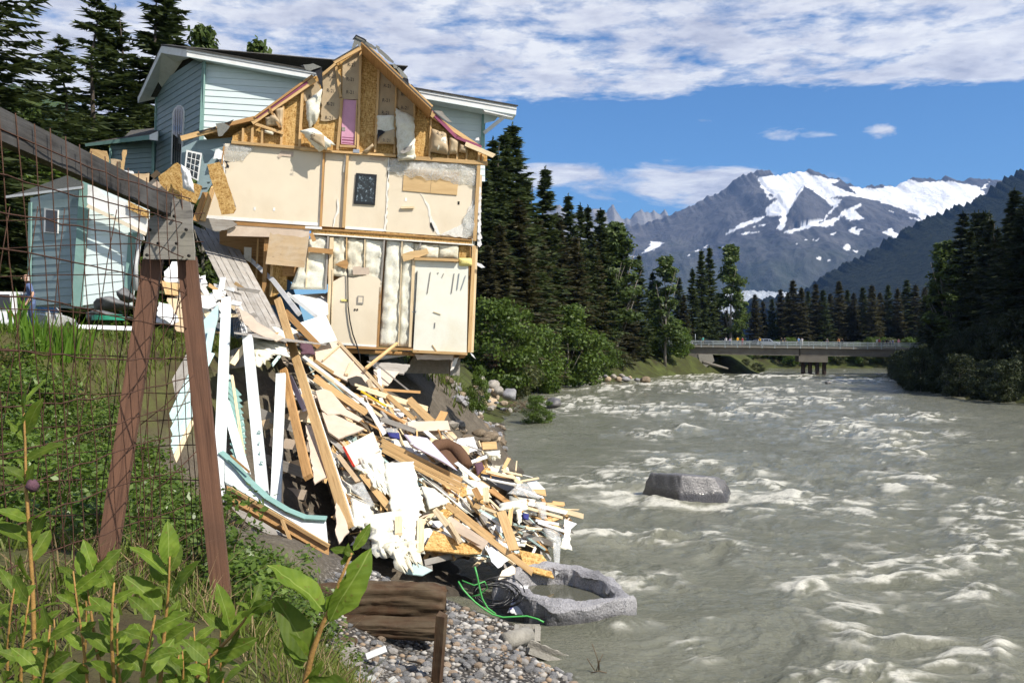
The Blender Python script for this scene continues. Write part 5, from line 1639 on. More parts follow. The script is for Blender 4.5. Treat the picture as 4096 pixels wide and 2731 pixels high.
pts = Z('z1', (780, 1318), (1140, 1258), (1200, 1200), (1420, 1176), (1445, 1206), (1372, 1240))
dd = (35.5, 36.2, 38, 37, 34.6, 34.4)
panel('porch_roof', [at(x, y, d) for (x, y), d in zip(pts, dd)], .05, Vector((-.3, -.4, .8)), M_roof, house)
pts = Z('z1', (780, 1320), (1372, 1240), (1372, 1282), (782, 1346))
panel('porch_fascia', [at(x, y, d) for (x, y), d in zip(pts, (35.4, 34.3, 34.3, 35.4))], .05, Vector((-.1, -1, 0)), M_teal, house)
pts = Z('z1', (1372, 1240), (1448, 1206), (1446, 1294), (1372, 1284))
panel('porch_gable', [at(x, y, d) for (x, y), d in zip(pts, (34.3, 34.2, 34.2, 34.3))], .05, Vector((.2, -1, 0)), M_white, house)
pts = Z('z1', (1010, 1330), (1412, 1285), (1412, 1600), (1015, 1600))
panel('porch_wall', [at(x, y, 35.4) for (x, y) in pts], .05, Vector((0, -1, 0)), M_siding_shade, house)
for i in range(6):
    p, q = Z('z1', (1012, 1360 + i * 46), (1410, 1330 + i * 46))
    board('siding_board', at(*p, 35.36), at(*q, 35.36), .18, .02, Vector((0, -1, .12)), M_siding_shade, house)
p, q = Z('z1', (1410, 1285), (1406, 1620))
board('porch_post', at(*p, 35.2), at(*q, 35.2), .1, .1, Vector((0, -1, 0)), M_teal, house)
p, q = Z('z1', (1020, 1360), (1010, 1520))
board('porch_post', at(*p, 35.2), at(*q, 35.2), .09, .09, Vector((0, -1, 0)), M_teal, house)

# --- torn corner beside the face: bent siding, sprung window, splintered wood
sid = Z('z4', (75, 140), (245, 62), (648, 26), (612, 112), (556, 130), (470, 330), (410, 560), (350, 650), (236, 745), (250, 480), (70, 400))
tc_ = panel('torn_corner', [HP(x, y, -.25) for x, y in sid], .03, FN, M_siding_shade, house, .006, xa=FU)
for i in range(8):
    y0 = 130 + i * 62
    x1 = 560 - i * 28
    hbar('siding_board', 'z4', -.22, (248, y0 + 8), (x1, y0 - 8), 60, .02, M_siding_shade, parent=tc_)
wn = hpan('sprung_window', 'z4', -.02, [(128, 168), (300, 205), (258, 515), (98, 440)], .06, M_white)
hpan('pane', 'z4', -.012, [(146, 192), (284, 222), (246, 492), (118, 425)], .01, M_pane, parent=wn)
for s in (1, 2):
    a, b = s / 3, 1 - s / 3
    hbar('muntin', 'z4', -.005, (146 + 138 * a, 192 + 30 * a), (118 + 128 * a, 425 + 67 * a), 6, .012, M_white, parent=wn)
for s in (1, 2, 3):
    a = s / 4
    hbar('muntin', 'z4', -.004, (146 - 28 * a, 192 + 233 * a), (284 - 38 * a, 222 + 270 * a), 6, .012, M_white, parent=wn)
hpan('wrap_scrap', 'z4', .1, [(455, 165), (490, 155), (535, 185), (520, 270), (490, 275), (470, 262), (428, 272)], .02, M_cloth, .01)
hbar('corner_stud', 'z4', .05, (548, 130), (526, 330), 14, .08, M_studd)
hbar('corner_bead', 'z4', .08, (535, 190), (560, 470), 10, .02, M_white)
hbar('corner_bead', 'z4', .08, (560, 460), (680, 810), 12, .02, M_greyw)
hpan('black_bracket', 'z4', .12, [(545, 285), (620, 305), (580, 312), (606, 345), (600, 374), (572, 362), (575, 325)], .02, M_black)
panel('porch_edge', hq('z4', .2, (345, 930), (640, 960), (700, 1000), (580, 1060), (450, 1080), (200, 960)), .06, FN, M_greyw, house, .02, xa=FU)
hbar('splintered_stud', 'z4', .35, (430, 590), (305, 975), 50, .09, M_stud, rag=.06)
hbar('splintered_stud', 'z4', .25, (340, 650), (235, 950), 60, .09, M_studd, rag=.06)
# ------------------------------------------------------------------ bridge, cars, people
def skin_mesh(name, joints, edges, radii, sub=1):
    me = bpy.data.meshes.new(name)
    me.from_pydata(joints, edges, [])
    o = bpy.data.objects.new(name, me)
    COL.objects.link(o)
    sk = o.modifiers.new('skin', 'SKIN')
    ss = o.modifiers.new('sub', 'SUBSURF')
    ss.levels = ss.render_levels = sub
    for i, r in enumerate(radii):
        sv = me.skin_vertices[0].data[i]
        sv.radius = r if isinstance(r, tuple) else (r, r)
        sv.use_root = (i == 0)
    dg = bpy.context.evaluated_depsgraph_get()
    dg.update()
    out = bpy.data.meshes.new_from_object(o.evaluated_get(dg))
    bpy.data.objects.remove(o)
    out.name = name
    return out


def body_mesh(name, arms, lean=0.0, stride=0.0, sub=1):
    """one continuous standing figure 1.72 m tall facing -Y; arms = (elbow, wrist) for each side"""
    L = lean
    J = [(0, 0, .93), (0, -.02 * L, 1.12), (0, -.10 * L, 1.32), (0, -.16 * L, 1.45), (0, -.19 * L - .01, 1.53), (0, -.21 * L - .02, 1.63), (0, -.21 * L - .02, 1.70)]
    Rr = [(.15, .11), (.135, .10), (.16, .105), (.075, .07), (.06, .062), (.082, .098), (.045, .055)]
    E = [(0, 1), (1, 2), (2, 3), (3, 4), (4, 5), (5, 6)]
    for s, (el, wr) in zip((-1, 1), arms):
        b = len(J)
        J += [(s * .17, -.12 * L, 1.40), (s * el[0], el[1], el[2]), (s * wr[0], wr[1], wr[2]), (s * (wr[0]), wr[1] - .05, wr[2] - .06)]
        Rr += [.062, .046, .034, .036]
        E += [(2, b), (b, b + 1), (b + 1, b + 2), (b + 2, b + 3)]
    for s in (-1, 1):
        b = len(J)
        st = stride * s
        J += [(s * .095, 0, .86), (s * .10, st * .5 - .02, .48), (s * .105, st, .09), (s * .11, st - .14, .04)]
        Rr += [.092, .062, .045, (.042, .034)]
        E += [(0, b), (b, b + 1), (b + 1, b + 2), (b + 2, b + 3)]
    me = skin_mesh(name, J, E, Rr, sub)
    return me


def dress(me, sleeve=1.15, leg=0.0, hz=1.62):
    """material slots: 0 skin 1 shirt 2 trousers 3 hair 4 shoes"""
    idx = []
    for p in me.polygons:
        x, y, z = p.center
        if z < 0.075:
            k = 4
        elif z < 0.93 and abs(x) < .22:
            k = 2 if z > leg else 0
        elif z < 1.475 and (abs(x) < .21 or z > sleeve):
            k = 1
        elif z > hz or (z > 1.52 and y > .03):
            k = 3
        else:
            k = 0
        idx.append(k)
    me.polygons.foreach_set('material_index', idx)
    me.polygons.foreach_set('use_smooth', [True] * len(idx))
    me.update()


HANG = ((.235, .02, 1.14), (.245, -.05, .92))
RAIL_ = ((.22, -.16, 1.16), (.16, -.36, 1.08))
RAISE = ((.27, -.14, 1.36), (.10, -.24, 1.56))
POSES = [body_mesh('figure_stand', (HANG, HANG)), body_mesh('figure_lean', (RAIL_, RAIL_), 1.0), body_mesh('figure_photo', (RAISE, RAISE), .2), body_mesh('figure_walk', (((.23, .10, 1.15), (.22, .12, .92)), ((.23, -.10, 1.15), (.22, -.2, .97))), .2, .22)]
for k in range(5):
    pass
for me in POSES:
    for nm in ('skin', 'shirt', 'trousers', 'hair', 'shoes'):
        me.materials.append(None)
    dress(me)
M_skin = simple('skin', (0.52, 0.30, 0.21), 0.6, 8, 0.05, 0.03)
M_hairs = {c: simple(c + ' hair', v, 0.7, 20, 0.2, 0.2) for c, v in (('brown', (.07, .04, .025)), ('grey', (.4, .38, .36)), ('black', (.015, .013, .012)), ('fair', (.35, .24, .12)))}
CLOTH = {}


def cloth(name, c):
    if name not in CLOTH:
        CLOTH[name] = simple(name + ' clothing', c, 0.85, 12, 0.08, 0.15)
    return CLOTH[name]


COLS = dict(white=(.72, .70, .70), pink=(.68, .30, .36), turquoise=(.10, .52, .46), yellow=(.75, .42, .03), red=(.48, .09, .10), blue=(.16, .28, .48), black=(.02, .02, .024), dark=(.05, .05, .07), lilac=(.50, .42, .62), grey=(.28, .28, .30), denim=(.06, .09, .17), khaki=(.35, .27, .17), orange=(.55, .25, .10))
B0_, B1_ = at(2560, 1379, 194), at(3860, 1395, 180)
BD = (B1_ - B0_).normalized()
BN = Vector((BD.y, -BD.x, 0)).normalized()   # towards us
bridge = thing('road_bridge', 'concrete girder road bridge with grey metal railings crossing the river', 'bridge', B0_)


def bp(px, off=0.0, up=0.0):
    """point on the near deck edge line seen at column px, off metres back from it"""
    r = (px - 2048) / F
    t = (r * B0_.y - B0_.x) / (BD.x - r * BD.y)
    return B0_ + BD * t - BN * off + Vector((0, 0, up))


def slab(name, a, b, depth_, h, mat, parent=bridge, up=0.0):
    """box from a to b (near top edge), going depth_ back and h down"""
    a, b = a + Vector((0, 0, up)), b + Vector((0, 0, up))
    v = [a, b, b - BN * depth_, a - BN * depth_]
    v += [p - Vector((0, 0, h)) for p in v]
    c = sum(v, Vector()) / 8
    f = [(0, 1, 2, 3), (7, 6, 5, 4), (0, 4, 5, 1), (1, 5, 6, 2), (2, 6, 7, 3), (3, 7, 4, 0)]
    return obj(name, mesh_from(name, [p - c for p in v], f, [mat]), parent, Matrix.Translation(c))


mid = bp(3200)
slab('deck', B0_, B1_, 10.0, .28, M_conc)
slab('kerb', B0_ - BN * .1, B1_ - BN * .1, .35, .2, M_conc, up=.16)
slab('kerb', B0_ - BN * 9.5, B1_ - BN * 9.5, .35, .2, M_conc, up=.16)
for o_ in (.5, 3.2, 6.0, 8.8):
    slab('girder', B0_ - BN * o_, mid - BN * o_ - BD * .12, .7, 1.55, M_girder, up=-.27)
    slab('girder', mid - BN * o_ + BD * .12, B1_ - BN * o_, .7, 1.55, M_girder, up=-.27)
px_posts = [2700 + x * .40391 for x in (-330, -215, -98, 22, 143, 260, 377, 496, 618, 740, 863, 988, 1115, 1243, 1372, 1504, 1636, 1769, 1907, 2045, 2185, 2330, 2480)]
for off in (0.05, 9.85):
    for px in px_posts:
        q = bp(px, 0)
        q = q - BN * off
        board('rail_post', q + Vector((0, 0, -.35 if off < 1 else 0)), q + Vector((0, 0, 1.12)), .22, .14, BN, M_galv, bridge)
    for h in (1.02, .68, .36):
        board('rail', B0_ - BN * (off - .1) + Vector((0, 0, h)), B1_ - BN * (off - .1) + Vector((0, 0, h)), .12, .07, BN, M_galv, bridge)
cap = slab('pier_cap', bp(3196, .2), bp(3312, .2), 9.4, 1.25, M_girder, up=-1.86)
for px in (3216, 3244, 3273, 3301):
    q = bp(px, 2.0, -2.6)
    tube('pile', [q, Vector((q.x, q.y, WZ - 1.5))], .42, M_steelp, bridge, 12)
slab('abutment', bp(2700, .3), bp(2795, .3), 9.4, 3.2, M_girder, up=-1.8)
panel('wing_wall', [bp(2792, .2, -1.8), bp(2850, .2, -1.8), bp(2858, .2, -3.2), bp(2832, .2, -4.2), bp(2812, .2, -5.0), bp(2800, .2, -3.6)], .6, BN, M_conc, bridge)
lg = tube('drift_log', [at(2810, 1448, 184), at(2860, 1460, 184.5), at(2912, 1474, 185)], .28, M_barkp, None, 8, rs=[.34, .28, .18], label='bare drift log propped against the bridge wing wall', cat='log')

SP_ = (2768, 1340)
pole = thing('sign_pole', 'thin grey post standing behind the bridge railing', 'post', bp(2777, 9.6))
tube('pole', [bp(2777, 9.6), bp(2777, 9.6, 2.6)], .05, M_galv, pole, 6)


def car(name, label, loc, heading, L=4.5, Wd=1.8, Hh=1.55, paint=None, wagon=True, cat='car', group=None):
    e = thing(name, label, cat, loc, group, heading)
    h = Hh
    low = [(-.5, .18), (-.5, .34), (-.485, .50), (-.47, .575), (.23, .575), (.30, .56), (.45, .50), (.5, .40), (.5, .18)]
    cab = [(-.475, .56), (-.44, .90), (-.41, .96), (-.2, 1.0), (.02, .985), (.08, .95), (.24, .56)] if wagon else [(-.40, .56), (-.27, .93), (-.1, 1.0), (.03, .98), (.22, .56)]

    def loft(prof, w0, w1, ymid):
        v, f = [], []
        n = len(prof)
        for s in (-1, 1):
            for (x, z) in prof:
                k = w0 + (w1 - w0) * (z - ymid[0]) / (ymid[1] - ymid[0])
                v.append((x * L, s * Wd * .5 * k, z * h))
        f.append(tuple(range(n)))
        f.append(tuple(range(2 * n - 1, n - 1, -1)))
        for i in range(n):
            j = (i + 1) % n
            f.append((i, i + n, j + n, j))
        return v, f
    mw = WM[e.name]

    def part(nm, v, f, mt, parent=e, sm=False):
        me = mesh_from(nm, v, f, [mt], smooth=sm)
        o = bpy.data.objects.new(nm, me)
        COL.objects.link(o)
        o.parent = parent
        return o
    v, f = loft(low, .96, 1.0, (.18, .58))
    bo_ = part('body', v, f, paint)
    bm = bo_.modifiers.new('bevel', 'BEVEL')
    bm.width = .07
    bm.segments = 3
    v, f = loft(cab, 1.0, .80, (.56, 1.0))
    cb = part('cabin', v, f, paint)
    bm = cb.modifiers.new('bevel', 'BEVEL')
    bm.width = .05
    bm.segments = 2
    # glass
    for s in (-1, 1):
        def wp_(x, z):
            k = 1.0 + (.80 - 1.0) * (z - .56) / .44
            return (x * L, s * (Wd * .5 * k + .008), z * h)
        for a, b, c_, d_ in (((-.43, .60), (-.41, .90), (-.22, .94), (-.22, .60)), ((-.20, .60), (-.20, .94), (.0, .94), (.0, .60)), ((.02, .60), (.02, .93), (.06, .90), (.19, .60))):
            q = [wp_(*a), wp_(*b), wp_(*c_), wp_(*d_)]
            part('side_window', q, [(0, 1, 2, 3) if s > 0 else (3, 2, 1, 0)], M_glass, cb)
    if wagon:
        q = [(-.474 * L - .01, -Wd * .42, .60 * h), (-.474 * L - .01, Wd * .42, .60 * h), (-.444 * L - .01, Wd * .36, .90 * h), (-.444 * L - .01, -Wd * .36, .90 * h)]
        part('rear_window', q, [(3, 2, 1, 0)], M_glass, cb)
    q = [(.23 * L + .012, -Wd * .44, .59 * h), (.23 * L + .012, Wd * .44, .59 * h), (.085 * L + .012, Wd * .37, .94 * h), (.085 * L + .012, -Wd * .37, .94 * h)]
    part('windscreen', q, [(0, 1, 2, 3)], M_glass, cb)
    for x in (-.31, .31):
        for s in (-1, 1):
            vv, ff = tube_vf([Vector((x * L, s * Wd * .40, .33)), Vector((x * L, s * Wd * .505, .33))], .33, 18)
            wh = part('wheel', vv, ff, M_black)
            vv, ff = tube_vf([Vector((x * L, s * Wd * .49, .33)), Vector((x * L, s * Wd * .512, .33))], .20, 14)
            part('rim', vv, ff, M_metal, wh)
    for s in (-1, 1):
        vv, ff = tube_vf([Vector((.475 * L, s * Wd * .36, .43 * h)), Vector((.503 * L, s * Wd * .36, .43 * h))], .10, 10)
        part('headlight', vv, ff, M_white)
        y = s * Wd * .44
        part('tail_light', [(-.502 * L, y - .06, .42 * h), (-.502 * L, y + .06, .42 * h), (-.495 * L, y + .06, .56 * h), (-.495 * L, y - .06, .56 * h)], [(3, 2, 1, 0)], M_red)
    if wagon:
        part('brake_light', [(-.435 * L - .03, -.18, .925 * h), (-.435 * L - .03, .18, .925 * h), (-.425 * L - .02, .18, .955 * h), (-.425 * L - .02, -.18, .955 * h)], [(3, 2, 1, 0)], M_red, cb)
    return e


def paint(name, c):
    m, t = material(name)
    p = t.add('ShaderNodeBsdfPrincipled', {'Base Color': (*c, 1), 'Roughness': .3, 'Coat Weight': .6, 'Metallic': .2})
    t.add('ShaderNodeOutputMaterial', {'Surface': p.outputs[0]})
    return m


P_silver, P_navy, P_white = paint('silver car paint', (.32, .36, .42)), paint('dark car paint', (.03, .035, .05)), paint('white car paint', (.75, .75, .74))
hd = math.atan2(BD.y, BD.x)
car('parked_car', 'silver blue estate car on the bridge, nose towards the far bank', bp(3076, 2.6, .0), hd, 4.7, 1.85, 1.6, P_silver)
car('parked_car', 'dark car half hidden behind the silver one on the bridge', bp(3030, 6.2, .0), hd + math.pi, 4.5, 1.8, 1.55, P_navy)
car('parked_car', 'dark car behind the railing at the near end of the bridge', bp(2808, 6.8, .0), hd + math.pi, 4.4, 1.75, 1.4, P_navy, False)
PEOPLE = [(105 - 14, 1.72, 3, 'pink', 'white', 'brown', 'person in pink top and white trousers walking at the near bridge end'), (275, 1.74, 0, 'turquoise', 'khaki', 'fair', 'person in turquoise shirt standing alone at the railing'),
          (506, 1.72, 1, 'white', 'dark', 'brown', 'person in white and blue shirt bending over the railing'), (545, 1.55, 1, 'lilac', 'denim', 'black', 'shorter person in lilac top beside the bending one'),
          (620, 1.8, 0, 'yellow', 'dark', 'brown', 'person in yellow jacket facing the river'), (668, 1.7, 0, 'red', 'red', 'black', 'person in red top with elbows out next to the yellow jacket'),
          (842, 1.72, 1, 'yellow', 'dark', 'grey', 'person in yellow vest leaning in front of the silver car'), (1055, 1.74, 0, 'black', 'black', 'black', 'person in black at the nose of the silver car'), (1088, 1.74, 0, 'black', 'dark', 'brown', 'second person in black just past the car nose'),
          (1228, 1.8, 0, 'blue', 'denim', 'grey', 'person in blue shirt above the bridge pier'), (1262, 1.76, 1, 'white', 'white', 'black', 'person in white leaning on the rail above the pier'),
          (1512, 1.7, 0, 'dark', 'dark', 'brown', 'lone person half hidden by a railing post'), (1628, 1.78, 1, 'orange', 'dark', 'brown', 'person in rust brown top leaning out past the pier'), (1662, 1.66, 1, 'black', 'black', 'black', 'person in black bending beside the rust brown top'),
          (2006, 1.76, 2, 'white', 'khaki', 'black', 'person in white raising both arms to take a photograph'), (2030, 1.78, 0, 'red', 'dark', 'brown', 'person in red shirt just behind the one photographing'), (2064, 1.6, 1, 'dark', 'dark', 'black', 'dark-clad person low over the rail near the far end'),
          (2103, 1.7, 0, 'black', 'dark', 'brown', 'person in black amid the group at the far end'), (2138, 1.5, 1, 'grey', 'dark', 'fair', 'child-sized person in grey at the far end rail'), (2164, 1.62, 0, 'denim', 'denim', 'brown', 'person in denim between the post and the far bank'), (2222, 1.74, 0, 'pink', 'white', 'fair', 'last person in pale pink before the shaded trees')]
for x, h, pose, sh_, tr_, hr, lab in PEOPLE:
    px = 2700 + x * .40391
    q = bp(px, .75, .16)
    o = bpy.data.objects.new('person', POSES[pose])
    s = h / 1.72
    link(o, None, Matrix.Translation(q) @ Matrix.Rotation(math.atan2(BN.x, -BN.y) + R.uniform(-.5, .5) + (1.4 if pose == 3 else 0), 4, 'Z') @ Matrix.Diagonal((s, s, s, 1)))
    for sl, mt in zip(o.material_slots, (M_skin, cloth(sh_, COLS[sh_]), cloth(tr_, COLS[tr_]), M_hairs[hr], M_black)):
        sl.link = 'OBJECT'
        sl.material = mt
    tag(o, lab, 'person', 'people on the bridge')
# power lines beyond the bridge
for i, (a, b, c_) in enumerate(((1205, 1188, 0), (1230, 1205, 1))):
    pts = [at(2700 + 230 * k, a + (b - a) * k / 5 - 14 * (1 - ((k - 2.5) / 2.5) ** 2) * -1, 245 + 2 * i) for k in range(6)]
    tube('power_line', pts, .04, M_dark, None, 4, label='%s sagging wire strung through the trees behind the bridge' % ('upper', 'lower')[i], cat='wire', group='power lines')
# ------------------------------------------------------------------ the spill of wreckage
DN = Vector((.306, -.313, .897)).normalized()
ZOOM.update(c2=(1250, 1700, .2551), c3=(1800, 1800, .2551), c1=(860, 1650, .22321))


def dinv(x, y):
    return .01403 - 8.39e-6 * x + 2.46e-5 * y


def pinv(x, y):
    return .04545 + (y - 1200) * 1.515e-5


def DP(x, y, lift=0.0, fn=dinv):
    return at(x, y, 1.0 / fn(x, y) - lift)


VIEW = Vector((0, -1, .15))


def dbar(name, label, k, p, q, wpx, t, mat, lift=.2, lift2=None, nrm=None, fn=dinv, cat='board', group='boards in the wreckage', **kw):
    (x0, y0), (x1, y1) = Z(k, p, q)
    a, b = DP(x0, y0, lift, fn), DP(x1, y1, lift if lift2 is None else lift2, fn)
    w = wpx * ZOOM[k][2] / F * (a.y + b.y) / 2
    return board(name, a, b, w, t, nrm or (VIEW + DN * .6), mat, None, label=label, cat=cat, group=group, **kw)


def dpan(name, label, k, pts, t, mat, lift=.2, nrm=None, fn=dinv, rag=0.0, cat='panel', group='panels in the wreckage', parent=None, flat=None, **kw):
    """flat = one inverse depth for all points keeps the sheet upright"""
    P = [DP(x, y, lift, fn) for x, y in Z(k, *pts)]
    c = sum(P, Vector()) / len(P)
    nr_ = Vector((0, 0, 0))
    for i in range(len(P)):
        nr_ += (P[i] - c).cross(P[(i + 1) % len(P)] - c)
    nr_ = nr_.normalized()
    if nr_.y > 0:
        nr_ = -nr_
    return panel(name, P, t, nr_, mat, parent, rag, label=label, cat=cat, group=group, **kw)


def dsoft(name, label, k, pts, mat, lift=.2, cat='insulation', group='glass wool in the wreckage', fn=dinv, **kw):
    return sheet(name, [DP(x, y, lift, fn) for x, y in Z(k, *pts)], mat, None, nrm=VIEW, label=label, cat=cat, group=group, **kw)


# ---- filler: boards, sheets and wool heaped over the slope
PILE = [(1100, 1320), (1250, 1340), (1400, 1480), (1560, 1600), (1720, 1690), (1880, 1770), (2010, 1880), (2130, 1960), (2270, 2070), (2250, 2170), (2100, 2240), (1850, 2220), (1650, 2200), (1450, 2180), (1340, 1930), (1210, 1640)]
PX0 = np.array(PILE)
rr = random.Random(12)


def pile_pt():
    while True:
        x, y = rr.uniform(1090, 2290), rr.uniform(1310, 2260)
        if bool(in_poly(np.array([x]), np.array([y]), PILE)):
            return x, y


FILL = [(M_stud, 'bare yellow stud'), (M_pale, 'pale splintered lath'), (M_white, 'white painted trim board'), (M_greyw, 'grey weathered board'), (M_studd, 'dark orange board'), (M_gyp, 'strip of broken gypsum board'), (M_pale, 'pale splintered lath'), (M_tealp, 'pale teal board')]
for i in range(230):
    x, y = pile_pt()
    mt, what = FILL[[0, 1, 3, 2, 5, 0, 3, 4, 1, 4, 7][rr.randrange(11)]]
    low = sstep(1900, 2250, x)
    ang = rr.gauss(.60, .38) if rr.random() < .8 else rr.uniform(-1.4, 1.4)
    L = rr.uniform(50, 190) * (1.2 - .5 * float(low))
    dx, dy = math.cos(ang) * L / 2, math.sin(ang) * L / 2
    lf = rr.uniform(-.35, .28)
    a, b = DP(x - dx, y - dy, lf + rr.uniform(-.15, .15)), DP(x + dx, y + dy, lf + rr.uniform(-.15, .15))
    nn = (DN + Vector((rr.gauss(0, .45), rr.gauss(0, .45), rr.gauss(0, .3)))).normalized()
    w = rr.choice((.045, .06, .09, .09, .14, .10))
    board('loose_board', a, b, w, rr.choice((.02, .038, .038)), nn, mt, None, rag=.05, warp=.15, rnd=rr, label=what + ' lying loose in the debris slope', cat='board', group='loose %ss in the wreckage' % what)
for i in range(75):
    x, y = pile_pt()
    s = rr.uniform(22, 62)
    an = rr.uniform(0, 3.1)
    mt, what = rr.choice(((M_gypp, 'broken piece of plaster board'), (M_gyp, 'broken piece of plaster board'), (M_ply, 'torn piece of plywood'), (M_osb, 'torn piece of strand board'), (M_cloth, 'crumpled white scrap'), (M_washed, 'broken white panel piece')))
    lf = rr.uniform(-.3, .2)
    pts = []
    for q in range(5):
        a = an + q * 1.2566 + rr.uniform(-.3, .3)
        r = s * rr.uniform(.6, 1.1)
        pts.append(DP(x + math.cos(a) * r * 1.3, y + math.sin(a) * r * .75, lf + rr.uniform(-.12, .12)))
    panel('broken_sheet', pts, rr.choice((.012, .015, .02)), DN if DN.dot(Vector((0, -1, 0))) > 0 else -DN, mt, None, .02, .1, rnd=rr, label=what + ' in the debris slope', cat='scrap', group=what + 's in the wreckage')
for i in range(34):
    x, y = pile_pt()
    if rr.random() < .5:
        x, y = 1330 + rr.random() * 420, 1900 + rr.random() * 300
    s = rr.uniform(25, 60)
    lf = rr.uniform(-.25, .1)
    c4 = [DP(x - s, y - s * .7, lf), DP(x + s, y - s * .4, lf), DP(x + s * 1.1, y + s * .8, lf), DP(x - s * .8, y + s * .6, lf)]
    sheet('wool_tuft', c4, rr.choice((M_wool, M_wool, M_wool2)), None, puff=.12, rough=.10, thick=.05, nu=9, nv=9, nrm=VIEW, rag=.1, seed=200 + i, freq=5, label='tuft of cream glass wool caught in the debris slope', cat='insulation', group='tufts of glass wool')
for i in range(190):
    x, y = pile_pt()
    ang, L = rr.gauss(.6, .6), rr.uniform(14, 70)
    dx, dy, lf = math.cos(ang) * L / 2, math.sin(ang) * L / 2, rr.uniform(-.3, .35)
    mt, what = rr.choice(((M_studd, 'dark splinter'), (M_pale, 'pale splinter'), (M_greyw, 'grey splinter'), (M_stud, 'yellow splinter'), (M_gypp, 'brown paper shred')))
    board('splinter', DP(x - dx, y - dy, lf), DP(x + dx, y + dy, lf + rr.uniform(-.15, .15)), rr.uniform(.012, .05), .012, DN, mt, None, rag=.04, warp=.3, rnd=rr, label=what + ' in the debris slope', cat='splinter', group=what + 's in the wreckage')
# dark earth and rubble showing between the pieces
dpan('rubble_bed', 'dark matted rubble under the wreckage', 's', [(1110, 1380), (1400, 1520), (1900, 1800), (2230, 2080), (2180, 2190), (1700, 2190), (1450, 2170), (1330, 1930)], .3, M_soil, -.75, rag=.1, cat='rubble', group=None)

# ---- long pieces
dbar('long_beam', 'longest beam of bare wood leaning across the debris face', 's', (1112, 1200), (1392, 2105), 34, .09, M_stud, 3.0, 1.1, VIEW, rag=.04)
dbar('long_beam_edge', 'grey plaster strip hugging the longest beam', 's', (1150, 1300), (1415, 2110), 16, .06, M_gyp, 1.15, .95, VIEW, rag=.05)
dbar('short_beam', 'short brown beam end beside the longest beam', 's', (1135, 1480), (1232, 1905), 32, .09, M_studd, 1.5, 1.5, VIEW, rag=.06)
dbar('lilac_foam', 'lilac foam strip wedged behind the longest beam', 'z8', (1252, 800), (1390, 1100), 44, .06, M_lilac, 1.25, None, VIEW)
dpan('plaster_strip', 'long pinkish plaster strip hanging left of the longest beam', 'a2', [(1330, 0), (1400, 0), (1520, 440), (1440, 480), (1410, 500)], .03, M_gypp, 1.2, rag=.02)
dpan('plaster_strip', 'pale panel scrap below the longest beam end', 'a2', [(1590, 640), (1650, 760), (1705, 910), (1620, 1010), (1590, 930)], .03, M_gypp, 1.2, rag=.02)
# porch deck panels sliding down
TL, TR, BR, BL = [DP(x * 1.7415, y * 1.7415, lf) for x, y, lf in ((438, 510, 1.0), (532, 540, 1.0), (648, 748, 2.4), (566, 768, 2.4))]
for i in range(6):
    f0, f1 = i / 6 + .006, (i + 1) / 6 - .006
    j0, j1 = rr.uniform(-.03, .05), rr.uniform(-.05, .04)
    P = [TL.lerp(TR, f0) .lerp(BL.lerp(BR, f0), j0), TL.lerp(TR, f1).lerp(BL.lerp(BR, f1), j0 + .01), TL.lerp(TR, f1).lerp(BL.lerp(BR, f1), 1 + j1), TL.lerp(TR, f0).lerp(BL.lerp(BR, f0), 1 + j1 - .01)]
    panel('deck_plank', P, .04, VIEW, M_deck, None, .008, .3, xa=BL - TL, label='grey deck plank sliding down from the porch, %s from the outer edge' % ORD[i], cat='plank', group='grey deck planks')
panel('porch_ceiling', [Vector(q) for q in ((-6.2, 20.3, .40), (-5.75, 21.6, .27), (-4.9, 24, .16), (-6.9, 24.5, .44))], .03, Vector((0, 0, 1)), M_greyw, None, .03, label='slab added over the porch hollow to shade it', cat='panel')  # slab added to cast shade into the porch hollow
for i in range(9):  # boards put in to make the porch hollow read dark
    y = 1640 + i * 62
    dbar('inner_board', 'board added as dark filling in the porch hollow, %s from the top' % ORD[i], 's', (1010 + (i * 37) % 90, y), (1180 + (i * 53) % 110, y + (70, -50, 30)[i % 3]), 40, .03, (M_greyw, M_ply, M_gypp)[i % 3], -2.2 - .1 * i, None, VIEW, pinv, group='boards inside the porch hollow', rag=.05)
dbar('gutter_pipe', 'silver white rain pipe lying diagonally against the house', 'z6', (285, 365), (520, 585), 36, .12, M_pipe, 1.1, 1.2, VIEW, cat='pipe', group=None)
dbar('gutter_pipe', 'lower elbow length of the silver rain pipe', 'z6', (515, 575), (740, 865), 40, .12, M_pipe, 1.25, 1.4, VIEW, cat='pipe', group=None)
dbar('trim_board', 'long white trim board below the silver pipe', 'z6', (640, 690), (890, 890), 30, .03, M_white, 1.0, 1.1, VIEW)
dbar('split_beam', 'orange split beam under the white sheet', 'z6', (625, 850), (905, 1140), 52, .09, M_studd, 1.1, 1.1, VIEW, rag=.04)
dpan('white_sheet', 'blank white square panel leaning on the wreck', 'z6', [(740, 945), (965, 870), (1065, 1090), (912, 1118)], .03, M_white, 1.2)
dpan('white_sheet', 'white corner panel behind the blank square one', 'z6', [(790, 800), (985, 680), (990, 870), (880, 890)], .03, M_white, .6)
dpan('green_sheet', 'grey-green panel in the hole below the insulation', 'z6', [(680, 705), (960, 690), (940, 760), (800, 800), (700, 760)], .03, M_gyp, .45)
box = dpan('timber_box', 'open timber box on its side below the white square', 'z8', [(1475, 565), (1560, 508), (1688, 488), (2085, 905), (1960, 940), (1640, 770), (1490, 655)], .04, M_gypp, .35, rag=.01)
